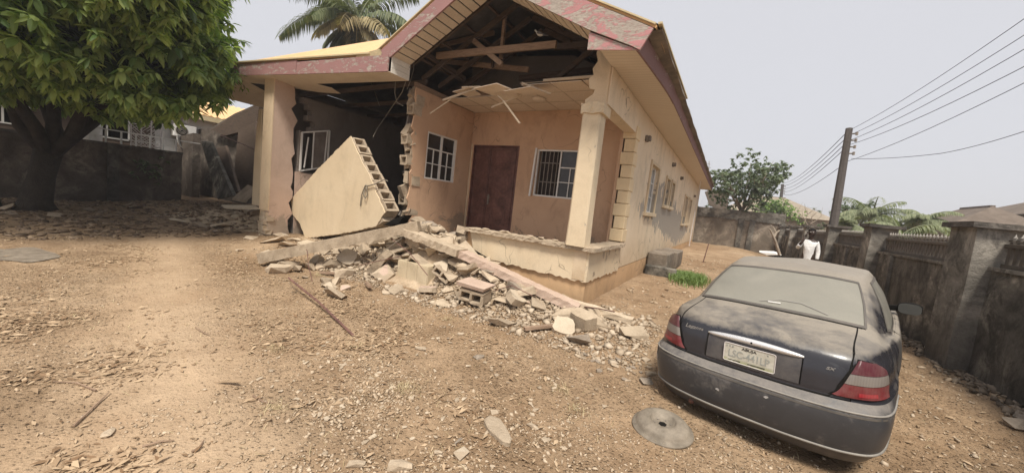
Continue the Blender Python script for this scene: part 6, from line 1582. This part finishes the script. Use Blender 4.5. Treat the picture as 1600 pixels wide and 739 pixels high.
# tiled step
ts = thing('tiled_step', 'beige tiled entrance step half buried in the rubble heap', 'step', (-4.7, 4.9, 0))
mb = MB(); mb.bb(-5.02, -4.28, 4.62, 5.15, -.1, .262); obj('core', mb, M_['conc2'], ts)
M_['tile'] = mottled('beige_step_tile', (.52, .42, .28), (.62, .52, .37), 3, 25, .1, .002, .5, .4)
for k in range(3): mb = MB(); mb.bb(-5.01 + k * .245, -5.01 + k * .245 + .239, 4.605, 4.62, -.1, .27); obj('tile', mb, M_['tile'], ts, bevel=.004)
mb = MB(); mb.bb(-4.278, -4.265, 4.61, 5.1, -.1, .27); obj('tile', mb, M_['tile'], ts, bevel=.004)
for k in range(3): mb = MB(); mb.bb(-5.01 + k * .245, -5.01 + k * .245 + .239, 4.61, 5.1, .271, .285); obj('tile', mb, M_['tile'], ts, bevel=.004)
for k, (p0, p1, p2) in enumerate((((610, 372, 4.75), (640, 395, 4.5), (668, 430, 4.3)), ((560, 415, 4.3), (590, 408, 4.4), (628, 400, 4.5)), ((770, 455, 4.7), (800, 446, 4.6), (832, 462, 4.5)))):
    mb = MB(); mb.tube([ony(*p0), ony(*p1), ony(*p2)], .007, 5); tag(obj('bent_rebar', mb, M_['rust'], loc=ony(*p0)), ['bent reinforcing bar hanging out of the crest of the heap', 'reinforcing bar lying across the tilted fragment left of the tiled step', 'reinforcing bar curling out near the diagonal beam before the parapet'][k], 'rebar')
for k, (x, y, Y, L_, a) in enumerate(((520, 432, 4.0, .5, .4), (575, 448, 3.95, .4, -.5), (845, 500, 4.3, .45, .9))):
    p = ony(x, y, Y); p.z = top(p.x, p.y) + .05; mb = MB(); mb.beam(p - V((math.cos(a), math.sin(a), .05)) * L_ / 2, p + V((math.cos(a), math.sin(a), .12)) * L_ / 2, .06, .035, jit=.008); tag(obj('broken_timber', mb, M_['wood'], loc=p), ['short broken timber at the left foot of the heap', 'splintered batten in front of the tilted fragment', 'broken batten among the stones near the porch corner'][k], 'timber')
# things on the parapet
for k, (x, y, w_, lb) in enumerate(((790, 357, .16, 'rounded stone sitting on the parapet in front of the brown door'), (828, 364, .11, 'flat broken tile on the parapet between the stone and the column'), (846, 366, .13, 'flat broken tile on the parapet, second from the stone'), (868, 371, .10, 'small stone on the parapet nearest the column'), (760, 353, .10, 'small lump at the broken left end of the parapet'))):
    p = ony(x, y, 5.72); o = bpy.data.objects.new('loose_stone', rc.choice(CH['pink' if k < 3 else 'dusty'])); COL.objects.link(o); o.location = (p.x, 5.72, .985); o.scale = (w_ * 1.5, w_, w_ * .7); o.rotation_euler = (0, 0, k); tag(o, lb, 'stone')
# rods and wire
def rod(label, pts, r_, mat='rust', name='metal_rod', cat='rod'):
    mb = MB(); mb.tube(pts, r_, 6); return tag(obj(name, mb, M_[mat], loc=pts[0]), label, cat)
a, b_ = gp(450, 450), gp(553, 527); rod('long rusty pipe lying from the rubble edge out onto the bare ground', [a + V((0, 0, .16)), a.lerp(b_, .5) + V((.01, .03, .09)), b_ + V((0, 0, .015))], .014)
rod('thin wire arching over the rubble from the pipe end towards the tilted fragment', [gp(455, 462) + V((0, 0, .05)), ony(500, 452, 4.0), ony(560, 425, 4.3), ony(600, 392, 4.5), ony(628, 372, 4.7)], .006, 'cable', 'loose_wire', 'wire')
rod('bent wire poking up in front of the long lintel', [gp(488, 440), ony(482, 415, 3.8), ony(480, 392, 3.85), ony(475, 383, 3.9)], .006, 'rust', 'loose_wire', 'wire')
rod('short rusty bar sticking out beside the last beam length past the porch corner', [ony(905, 478, 5.35), ony(935, 482, 5.2), ony(960, 487, 5.0)], .009)
mb = MB(); P = [ony(x, y, 4.98) for x, y in ((598, 352), (615, 342), (632, 336), (622, 350))]; mb.prism(P, (0, .2, .0)); tag(obj('dark_sheet', mb, M_['gap'], loc=P[0], fix=True), 'black crumpled sheet under the foot of the leaning slab', 'sheet')

# ---- loose stones in the yard, singly
def stone(x, y, s_, key, label, group=None, flat=.6, rz=None):
    p = gp(x, y); o = bpy.data.objects.new('stone', rc.choice(CH[key])); COL.objects.link(o); o.location = (p.x, p.y, p.z + s_ * flat * .16); o.scale = (s_, s_ * .8, s_ * flat); o.rotation_euler = (rc.uniform(-.15, .15), rc.uniform(-.15, .15), rc.uniform(0, 6.28) if rz is None else rz); return tag(o, label, 'stone', group)
for (x, y, s_, key, lb) in ((658, 546, .13, 'plain', 'dark edged stone on the bare ground below the middle of the heap'), (748, 558, .13, 'grey', 'grey pointed stone right of centre on the bare ground'), (720, 522, .09, 'dusty', 'round pale stone just below the front hollow block'), (742, 534, .09, 'dusty', 'flat pale stone between the round stone and the grey pointed stone'),
    (833, 667, .11, 'dusty', 'upright brownish stone right of the long flat stone'), (852, 687, .08, 'plain', 'small brown stone beside the upright brownish stone'), (722, 711, .13, 'cream', 'bright yellowish flat stone near the bottom centre'), (627, 731, .17, 'dusty', 'large pale stone at the bottom edge left of centre'), (556, 726, .12, 'dusty', 'pale triangular stone at the bottom edge, leftmost of the large ones'), (582, 684, .06, 'cream', 'small bright white stone above the pale triangular stone'), (716, 690, .08, 'grey', 'grey white stone pair left of the long flat stone'), (773, 645, .07, 'dusty', 'small stone touching the top of the long flat stone'), (1010, 598, .16, 'grey', 'grey stone beside the left rear corner of the car bumper'), (1018, 585, .14, 'dusty', 'pale stone just above the grey stone by the car bumper'), (168, 678, .10, 'cream', 'pale flat stone in the leaf litter at the lower left'), (534, 625, .07, 'dusty', 'small round stone left of centre in the lower yard')):
    stone(x, y, s_, key, lb)
mb = MB(); P = [gp(x, y) + V((0, 0, .012)) for x, y in ((755, 662), (764, 655), (781, 660), (790, 672), (799, 690), (797, 697), (786, 696), (772, 684), (762, 676))]; zt = max(p.z for p in P) + .022
mb.prism([V((p.x, p.y, zt)) for p in P], (0, 0, -.07)); tag(obj('flat_stone', mb, M_['conc'], loc=P[0], bevel=.008, fix=True), 'long flat reddish brown stone slab lying near the bottom centre', 'stone')
lbl = 'small loose stone scattered on the bare yard in front of the rubble'
for (x, y) in polypts([(400, 560), (560, 500), (860, 560), (960, 600), (900, 739), (400, 739)], 130, rc):
    o = stone(800, 600, rc.uniform(.03, .065), rc.choice(('dusty', 'dusty', 'plain', 'cream')), lbl, 'small stones scattered on the yard'); o.location = (x, y, gh(x, y) + .006)
for (x, y) in polypts([(860, 525), (1010, 552), (1020, 600), (940, 590)], 50, rc):
    o = stone(800, 600, rc.uniform(.04, .10), rc.choice(('dusty', 'grey', 'plain')), 'broken stone at the right end of the heap beside the car', 'stones between heap and car'); o.location = (x, y, gh(x, y) + .01)
for k, (x, y, s_) in enumerate(((1590, 668, .22), (1598, 655, .2))): stone(x, y, s_, 'grey', ('lower', 'upper')[k] + ' of two dark blocks at the foot of the right wall near the frame edge', None, .8)

# ---- fine stuff, built with numpy
rg_ = np.random.default_rng(5)
def scatter(name, mat, label, templates, pts, sizes, flats, parent=None, align=0.3, up=.35):
    Vs, Fs, off = [], [], 0
    for (x, y), s_, fl in zip(pts, sizes, flats):
        v, f = templates[rg_.integers(len(templates))]
        a = rg_.uniform(0, 6.283); tx, ty = rg_.uniform(-align, align, 2)
        ca, sa = math.cos(a), math.sin(a); q = v * (s_, s_ * .8, s_ * fl)
        q = np.stack([q[:, 0] * ca - q[:, 1] * sa, q[:, 0] * sa + q[:, 1] * ca, q[:, 2] + tx * q[:, 0] + ty * q[:, 1]], 1)
        q += (x, y, top(x, y) + s_ * fl * up); Vs.append(q); Fs.append(f + off); off += len(v)
    Vs, Fs = np.concatenate(Vs), np.concatenate(Fs); me = bpy.data.meshes.new(name); me.vertices.add(len(Vs)); me.vertices.foreach_set('co', Vs.ravel())
    me.loops.add(Fs.size); me.loops.foreach_set('vertex_index', Fs.ravel()); me.polygons.add(len(Fs)); me.polygons.foreach_set('loop_start', np.arange(0, Fs.size, 3)); me.update(calc_edges=True)
    me.materials.append(mat); o = bpy.data.objects.new(name, me); COL.objects.link(o); return tag(o, label, kind='stuff')
def tri_template(r, n_=9):
    bm = bmesh.new()
    for _ in range(n_): p = V([r.uniform(-1, 1) for _ in range(3)]).normalized() * .5; bm.verts.new(p)
    g = bmesh.ops.convex_hull(bm, input=bm.verts); bmesh.ops.triangulate(bm, faces=bm.faces); bm.verts.index_update()
    v = np.array([q.co[:] for q in bm.verts]); f = np.array([[a.index for a in fc.verts] for fc in bm.faces]); bm.free(); return v, f
TP = [tri_template(rc) for _ in range(8)]
def dens(n_, region, fn):
    out = []
    while len(out) < n_:
        x, y = rg_.uniform(region[0], region[1]), rg_.uniform(region[2], region[3])
        if rg_.random() < fn(x, y) and not (house_hit(x, y)): out.append((x, y))
    return out
def nz(x, y, s_, k=0): return noise.noise(V((x * s_, y * s_, k)))
def fp(x, y):         # gravel density
    d = 2.0 / max(1.2, math.hypot(x, y)); return min(1, d * d * 2.2 * (.08 + 1.7 * max(0, nz(x, y, 1.2, 4) + .12) ** 1.2) * (1 - .75 * math.exp(-(((y + .27 * x - .3) * 2.2) ** 2))))
pebm = leafm('pebble', (.28, .20, .125), (.56, .45, .33), 0, .95, .1)
P = dens(20000, (-9, 3.0, .4, 9), fp); scatter('gravel', pebm, 'gravel and grit strewn over the yard', TP, P, rg_.uniform(.008, .034, len(P)) * (rg_.random(len(P)) ** 1.5 * .9 + .4), rg_.uniform(.3, .8, len(P)), up=.2)
P = dens(11000, (-9, 3.2, 3.2, 7.0), lambda x, y: min(1, mound(x, y) * 3 + (.5 if -7 < x < -.6 and 4.0 + .1 * nz(x, y, 3) < y < 5.7 else .02))); scatter('rubble_fines', leafm('rubble_fines', (.27, .20, .135), (.50, .405, .30), 0, .95, .1), 'crumbled plaster and block bits over the heap', TP, P, rg_.uniform(.02, .065, len(P)), rg_.uniform(.35, .9, len(P)), up=.25)
P = dens(1100, (-7.5, 0, 3.6, 6.0), lambda x, y: min(1, mound(x, y) * 2 + .3) if -7 < x < -.7 and y > 4.05 else 0); scatter('rubble_bits', leafm('rubble_bits', (.28, .215, .15), (.55, .455, .345), 0, .95, .1), 'fist-sized broken bits between the larger rubble', TP, P, rg_.uniform(.08, .15, len(P)), rg_.uniform(.4, .9, len(P)), up=.2)
P = dens(2600, (-20, -11, 1.0, 7.5), lambda x, y: .7); scatter('old_debris', leafm('old_debris', (.10, .07, .05), (.30, .22, .15), 0, .95, .1), 'crumbled old debris and leaves below the left wall', TP, P, rg_.uniform(.05, .22, len(P)), rg_.uniform(.15, .5, len(P)), up=.25)
P = dens(5200, (-3.2, .3, .75, 2.6), lambda x, y: min(1, .15 + 1.4 * max(0, nz(x, y, 1.6, 14) + .1))); scatter('gravel', pebm, 'coarser gravel near the bottom centre of the yard', TP, P, rg_.uniform(.012, .045, len(P)) * (rg_.random(len(P)) ** 1.5 * .8 + .45), rg_.uniform(.3, .8, len(P)), up=.2)
# dry leaves and bark flakes
def leaf_t():
    w_ = rg_.uniform(.10, .26); c = rg_.uniform(-.22, .22); return (np.array([[-.5, 0, 0], [-.12, w_, c * .5 + .05], [0, 0, abs(c) * .6], [-.12, -w_, .06], [.5, 0, c * .3 + .02]]), np.array([[0, 2, 1], [0, 3, 2], [1, 2, 4], [2, 3, 4]]))
LT = [leaf_t() for _ in range(10)]
def fl(x, y):
    side = smooth((-x - 1.2) / 2.2) ; d = 3 / max(1.5, math.hypot(x, y)); path = 1 - .92 * math.exp(-(((y + .27 * x - .3) * 2.2) ** 2)); return min(1, (side * .9 + .05) * d * path * (.04 + 2.4 * max(0, nz(x, y, 1.1, 9) + .12) ** 1.2))
P = dens(17000, (-13, 2.6, .35, 6.0), fl); scatter('leaf_litter', M_['litter'], 'dry leaves and bark flakes littering the left side of the yard', LT, P, rg_.uniform(.02, .055, len(P)) + .05 * rg_.random(len(P)) ** 5, rg_.uniform(.4, 1.4, len(P)), align=.3, up=.18)
P = dens(900, (-1.6, 3, 6, 20), lambda x, y: .8); scatter('yard_litter', pebm, 'stones and litter along the side passage', TP, P, rg_.uniform(.03, .12, len(P)), rg_.uniform(.3, .7, len(P)), up=.2)
P = [(2.93 - abs(rg_.normal(0, .13)), rg_.uniform(3, 16)) for _ in range(1100)]; scatter('wall_foot_debris', leafm('wall_foot_debris', (.10, .08, .06), (.30, .24, .18), 0, .95, .1), 'dark crumbled render along the foot of the right wall', TP, P, rg_.uniform(.03, .14, len(P)), rg_.uniform(.4, .9, len(P)), up=.25)
# twigs
for k, pts in enumerate((((115, 668), (160, 625), (170, 615)), ((222, 700), (250, 692), (272, 690)), ((305, 513), (318, 521), (327, 525)), ((395, 620), (412, 630), (430, 632)), ((300, 708), (312, 700), (318, 690)), ((150, 612), (120, 600), (80, 598)))):
    P = [gp(*q) + V((0, 0, .012)) for q in pts]; mb = MB(); mb.tube(P, [.007, .006, .003], 5); tag(obj('dry_twig', mb, M_['wood'], loc=P[0]), ['long thin twig with a green tip at the lower left', 'short twig near the bottom left third', 'little curved twig on the path left of centre', 'bent twig on the path, lower left of centre', 'slanting twig near the bottom, right of the leaf litter', 'forked twig in the leaf litter at the far lower left'][k], 'twig')
mb = MB(); p = gp(355, 602); mb.prism([p + V(q) for q in ((-.09, -.05, .01), (.0, .0, .03), (.11, .045, .05), (.03, .05, .04), (-.04, .01, .02))], (0, 0, .005)); tag(obj('dry_leaf', mb, M_['litter'], loc=p), 'large curled pale leaf lying on the path left of centre', 'leaf')
# grey ash patch at the left edge
mb = MB(); ring = []
for k in range(26):
    t = 2 * PI * k / 26; x_, y_ = 30 + 62 * math.cos(t) * (1 + .12 * math.sin(3 * t)), 399 + 11 * math.sin(t) * (1 + .15 * math.cos(5 * t)); p = gp(x_, y_); ring.append(p + V((0, 0, .012)))
c = sum(ring, V((0, 0, 0))) / 26; mb.add([c + V((0, 0, .02))] + ring, [(0, 1 + k, 1 + (k + 1) % 26) for k in range(26)]); tag(obj('ash_patch', mb, mottled('ash', (.15, .12, .09), (.30, .25, .195), 7, 30, .6, .02), smooth_=True, fix=True), 'grey ash patch on the ground at the left edge', kind='stuff')
# green grass by the steps and dry tufts
def blades(name, label, pts, h_, lean, mat, n_each=1, w_=.006):
    mb = MB()
    for (x, y) in pts:
        a = rc.uniform(0, 6.28); z = top(x, y); L_ = h_ * rc.uniform(.5, 1.1); d = V((math.cos(a), math.sin(a), 0)); s_ = V((-d.y, d.x, 0)) * w_; l = lean * rc.uniform(.3, 1.2)
        p = V((x, y, z)); m_ = p + d * l * .4 + V((0, 0, L_ * .65)); e = p + d * l * 1.1 + V((0, 0, L_ * .9)); o = len(mb.v); mb.v += [tuple(p - s_), tuple(p + s_), tuple(m_ + s_ * .8), tuple(m_ - s_ * .8), tuple(e)]; mb.f += [(o, o + 1, o + 2, o + 3), (o + 3, o + 2, o + 4)]; mb.m += [0, 0]
    return tag(obj(name, mb, M_[mat]), label, kind='stuff')
pts = []
cg = gp(1075, 441)
for _ in range(3600):
    q = rc.gauss(0, .25), rc.gauss(0, .42); pts.append((cg.x + q[0] * .75 - .05, cg.y + .35 + q[1] * .9))
pts = [p for p in pts if p[0] > XS + .7]
blades('grass', 'bright green grass patch beside the side steps', pts, .20, .14, 'grass', w_=.008)
M_['drygrass'] = leafm('dry_grass', (.36, .28, .15), (.62, .52, .33), .1, .8)
pts = []
for (x, y, n_) in ((632, 607, 90), (430, 545, 60), (560, 540, 40), (900, 640, 50), (430, 640, 60), (560, 395, 120), (500, 430, 120), (880, 610, 50), (700, 500, 60)):
    p = gp(x, y)
    for _ in range(n_): pts.append((p.x + rc.gauss(0, .06), p.y + rc.gauss(0, .05)))
for _ in range(1500): x, y = rg_.uniform(-8, 2.4), rg_.uniform(.8, 5.0); pts.append((x, y))
blades('dry_grass', 'thin dry grass stalks on the yard', pts, .035, .07, 'drygrass', w_=.0018)
mb = MB()                                         # small shoots growing from the left wall coping
for _ in range(26): leafquads(mb, onx(235, 262, -19.4) + V((0, rc.gauss(0, .25), rc.gauss(0, .35))), 6, .16, .07, rc)
tag(obj('wall_plant', mb, M_['leafback'], loc=onx(235, 262, -19.4)), 'small leafy shoot growing on the left boundary wall', 'plant', kind='stuff')

# ---- dish shaped metal disc
p = gp(1034, 672); dk = thing('metal_disc', 'dusty dish shaped metal wheel disc lying on the ground left of the car', 'wheel disc', p + V((0, 0, .02)), rot=(.06, -.05, .3))
M_['discm'] = mottled('dusty_disc', (.155, .13, .10), (.30, .255, .20), 9, 50, .3, .003, .75, .3, local=True)
prof = [(.0, .010), (.030, .010), (.034, .045), (.075, .052), (.088, .075), (.10, .078), (.125, .070), (.175, .052), (.198, .026), (.204, .012), (.225, .008), (.228, 0), (.22, -.006)]
prof = [(0, .035), (.035, .035), (.05, .040), (.085, .044), (.098, .072), (.108, .082), (.15, .079), (.185, .064), (.205, .04), (.212, .015), (.235, .010), (.238, 0), (.23, -.01)]
mb = MB(); mb.lathe(prof, 48); obj('shell', mb, M_['discm'], dk, True, local=True, fix=True)
mb = MB(); mb.lathe([(.0, .037), (.026, .037), (.033, .0375)], 6); obj('hub_hole', mb, M_['gap'], dk, local=True, fix=True)
for k in range(6): a = k * PI / 3; mb = MB(); mb.lathe([(0, .052), (.0065, .052), (.0065, .035)], 8, (.062 * math.cos(a), .052 * math.sin(a), -.003)); obj('bolt', mb, M_['iron'], dk, local=True)

# ---- man by the far corner
def skinbody(name, verts, edges, radii, mat, parent, root=0, sub=2):
    me = bpy.data.meshes.new(name); me.from_pydata([tuple(v) for v in verts], edges, []); me.materials.append(mat)
    o = bpy.data.objects.new(name, me); COL.objects.link(o); o.parent = parent
    m = o.modifiers.new('skin', 'SKIN'); m.use_smooth_shade = True
    for i, r_ in enumerate(radii): me.skin_vertices[0].data[i].radius = (r_, r_) if not isinstance(r_, tuple) else r_
    me.skin_vertices[0].data[root].use_root = True
    s_ = o.modifiers.new('sub', 'SUBSURF'); s_.levels = sub; s_.render_levels = sub; return o
mp = atd(1258, 420, 9.9); MAN = thing('person', 'man in loose white long-sleeved shirt holding a phone to his ear by the far wall', 'person', (mp.x, mp.y, gh(mp.x, mp.y)))
MAN.rotation_euler = (0, 0, math.atan2(-mp.x, mp.y) * -1 * -1)
skin_m = mottled('dark_skin', (.035, .02, .014), (.06, .036, .026), 8, 40, .1, .002, .5, .4, local=True)
shirt = mottled('white_shirt_cloth', (.78, .77, .76), (.88, .87, .86), 9, 30, .8, .02, .9, .2, local=True); trous = mottled('dark_trousers', (.05, .045, .045), (.09, .08, .08), 6, 40, .3, .004, .9, .2, local=True)
# x to the man's left as seen = camera right is +x ; he faces -y
bv = [V(v) for v in ((0, 0, .93), (0, 0, 1.08), (0, -.01, 1.22), (0, 0, 1.36), (0, .0, 1.45), (0, -.02, 1.52), (0, -.02, 1.62),      # 0-6 pelvis..head
      (-.15, 0, 1.38), (-.25, -.06, 1.19), (-.18, -.17, 1.34), (-.12, -.13, 1.50),      # 7-10 raised arm
      (.15, 0, 1.38), (.20, .0, 1.13), (.20, -.06, .89),      # 11-13 hanging arm
      (-.09, 0, .88), (-.11, -.01, .48), (-.12, .02, .08), (-.13, -.12, .03), (.09, 0, .88), (.11, .0, .48), (.12, .03, .08), (.14, -.11, .03))]
be = [(0, 1), (1, 2), (2, 3), (3, 4), (4, 5), (5, 6), (3, 7), (7, 8), (8, 9), (9, 10), (3, 11), (11, 12), (12, 13), (0, 14), (14, 15), (15, 16), (16, 17), (0, 18), (18, 19), (19, 20), (20, 21)]
br = [(.14, .10), (.13, .095), (.15, .10), (.13, .09), .055, .055, .06, .06, .042, .035, .026, .06, .042, .028, .085, .055, .038, .03, .085, .055, .038, .03]
body = skinbody('body', bv, be, br, skin_m, MAN)
mb = MB(); bm = bmesh.new(); bmesh.ops.create_icosphere(bm, subdivisions=3, radius=1); vs_ = []
for v in bm.verts:
    q = v.co.copy(); x, y, z = q.x * .078, q.y * .098, q.z * .122
    if q.y < -.6 and abs(q.x) < .22 and -.35 < q.z < .12: y -= .024 * (1 - abs(q.x) / .22)          # nose
    if q.y < -.5 and .1 < q.z < .35 and .15 < abs(q.x) < .6: y += .010                               # eye hollows
    if q.z < -.5: x *= .82; y = y * .9 - .008
    if abs(q.x) > .9 and abs(q.z) < .25: x *= 1.14
    vs_.append((x, y - .02, z + 1.63))
mb.add([V(v) for v in vs_], [[a.index for a in f.verts] for f in bm.faces]); bm.free(); obj('head', mb, skin_m, MAN, True, local=True)
mb = MB(); mb.add(*(lambda L_: ([V((x * .084, y * .104 - .013, max(z * .128, -.02 + .05 * (y < -.3) * 2) + 1.64)) for x, y, z in L_[0]], L_[1]))((lambda b2: (b2, [(i * 16 + k, i * 16 + (k + 1) % 16, (i + 1) * 16 + (k + 1) % 16, (i + 1) * 16 + k) for i in range(7) for k in range(16)]))([(math.cos(a) * math.sin(e), math.sin(a) * math.sin(e), math.cos(e)) for e in np.linspace(.02, 1.75, 8) for a in np.linspace(0, 2 * PI, 17)[:-1]])))
obj('hair', mb, NB('black_hair').out((.012, .011, .010), .8, .2), MAN, True, local=True)
for s in (-1, 1): mb = MB(); mb.lathe([(0, -.012), (.009, -.008), (.012, 0), (.009, .008), (0, .012)], 10, (s * .028, -.105, 1.655), 'y'); obj('eye', mb, NB('eye_white').out((.5, .48, .45), .3, .5) if s < 0 else bpy.data.materials['eye_white'], MAN, True, local=True)
mb = MB(); mb.box((0, -.108, 1.575), (.045, .012, .012)); obj('mouth', mb, NB('lip').out((.08, .03, .025), .5, .3), MAN, local=True, bevel=.004)
sv = [V(v) for v in ((0, .0, .74), (0, 0, .98), (0, -.02, 1.18), (0, 0, 1.34), (0, 0, 1.45), (-.15, 0, 1.38), (-.25, -.06, 1.18), (-.20, -.15, 1.30), (.15, 0, 1.38), (.20, .0, 1.13), (.20, -.05, .93))]
skinbody('shirt', sv, [(0, 1), (1, 2), (2, 3), (3, 4), (3, 5), (5, 6), (6, 7), (3, 8), (8, 9), (9, 10)], [(.135, .12), (.13, .11), (.13, .11), (.105, .10), (.06, .06), .062, .056, .045, .062, .055, .045], shirt, MAN, 1)
skinbody('trousers', [V(v) for v in ((0, 0, .95), (-.09, 0, .82), (-.11, -.01, .48), (-.12, .02, .12), (.09, 0, .82), (.11, 0, .48), (.12, .03, .12))], [(0, 1), (1, 2), (2, 3), (0, 4), (4, 5), (5, 6)], [(.15, .11), .105, .08, .065, .105, .08, .065], trous, MAN)
def hand(c, d, n_, side):
    c, d, n_ = V(c), V(d).normalized(), V(n_).normalized(); s_ = d.cross(n_).normalized() * side
    vs_ = [c, c + d * .05]; es = [(0, 1)]; rs = [(.022, .016), (.032, .014)]
    for k, L_ in enumerate((.062, .075, .07, .055)):
        b0 = c + d * .075 + s_ * (-.027 + .018 * k); i = len(vs_); vs_ += [b0, b0 + d * L_ * .5 + n_ * .008, b0 + d * L_ * .9 + n_ * .028]; es += [(1, i), (i, i + 1), (i + 1, i + 2)]; rs += [.009, .008, .007]
    i = len(vs_); b0 = c + d * .02 - s_ * .03; vs_ += [b0, b0 + d * .028 - s_ * .022 + n_ * .008, b0 + d * .055 - s_ * .024 + n_ * .016]; es += [(0, i), (i, i + 1), (i + 1, i + 2)]; rs += [.011, .009, .008]
    skinbody('hand', vs_, es, rs, skin_m, MAN, 0, 1)
hand((-.12, -.13, 1.50), (.15, .25, 1), (.9, .3, 0), 1); hand((.20, -.06, .89), (0, -.15, -1), (-.9, -.2, 0), -1)
mb = MB(); mb.box((-.10, -.075, 1.60), (.014, .03, .12), Euler((.2, .1, .1)).to_matrix()); tag(obj('mobile_phone', mb, M_['gap']), 'dark mobile phone held to the ear of the man in white', 'phone')
bpy.data.objects['mobile_phone'].matrix_world = Matrix.Translation(MAN.location) @ Matrix.Rotation(MAN.rotation_euler.z, 4, 'Z')

# ---- the bird on the roof timber
bp = ony(842, 60, 5.98); BD = thing('bird', 'grey and white bird perched on the loose roof timber in the gable', 'bird', bp)
bw = NB('bird_white').out((.62, .60, .57), .8, .2); bk = NB('bird_grey').out((.16, .15, .15), .8, .2)
mb = MB(); rows = []
prof = [(-.085, .050, .006), (-.06, .054, .022), (-.02, .060, .034), (.02, .074, .036), (.05, .098, .028), (.068, .122, .022), (.082, .138, .022), (.098, .142, .014), (.104, .142, .004)]
for i, (x, z, r_) in enumerate(prof): rows.append([V((-x, r_ * math.cos(a), z + r_ * math.sin(a))) for a in np.linspace(0, 2 * PI, 13)])
mb.grid(rows); obj('body', mb, bw, BD, True, local=True, fix=True)
mb = MB(); mb.beam((.07, 0, .045), (.19, 0, .015), .035, .008); obj('tail', mb, bk, BD, local=True)
for s in (-1, 1): mb = MB(); mb.prism([V((-.035, s * .037, .095)), V((.03, s * .04, .09)), V((.12, s * .02, .042)), V((.05, s * .038, .045)), V((-.02, s * .04, .06))], (0, s * .006, 0)); obj('wing', mb, bk, BD, local=True)
mb = MB(); mb.tube([(-.10, 0, .142), (-.128, 0, .136)], [.007, .001], 6); obj('beak', mb, bk, BD, local=True)
for s in (-1, 1): mb = MB(); mb.tube([(0, s * .012, .045), (-.004, s * .012, 0), (-.02, s * .012, 0)], .003, 4); obj('leg', mb, bk, BD, local=True)
# ---- dusty air
mb = MB(); mb.bb(-405, 405, -45, 605, -1.6, 15.5)
hz = obj('haze', mb, [])if False else None
me = make_mesh('haze', mb, [])
hm = bpy.data.materials.new('haze_air'); hm.use_nodes = True; ht = hm.node_tree; ht.nodes.remove(ht.nodes['Principled BSDF'])
pv = ht.nodes.new('ShaderNodeVolumePrincipled'); pv.inputs['Color'].default_value = (.93, .92, .94, 1); pv.inputs['Density'].default_value = .0018; pv.inputs['Anisotropy'].default_value = .2
ht.links.new(pv.outputs[0], ht.nodes['Material Output'].inputs['Volume']); me.materials.append(hm)
hz = bpy.data.objects.new('haze', me); COL.objects.link(hz); hz['kind'] = 'stuff'
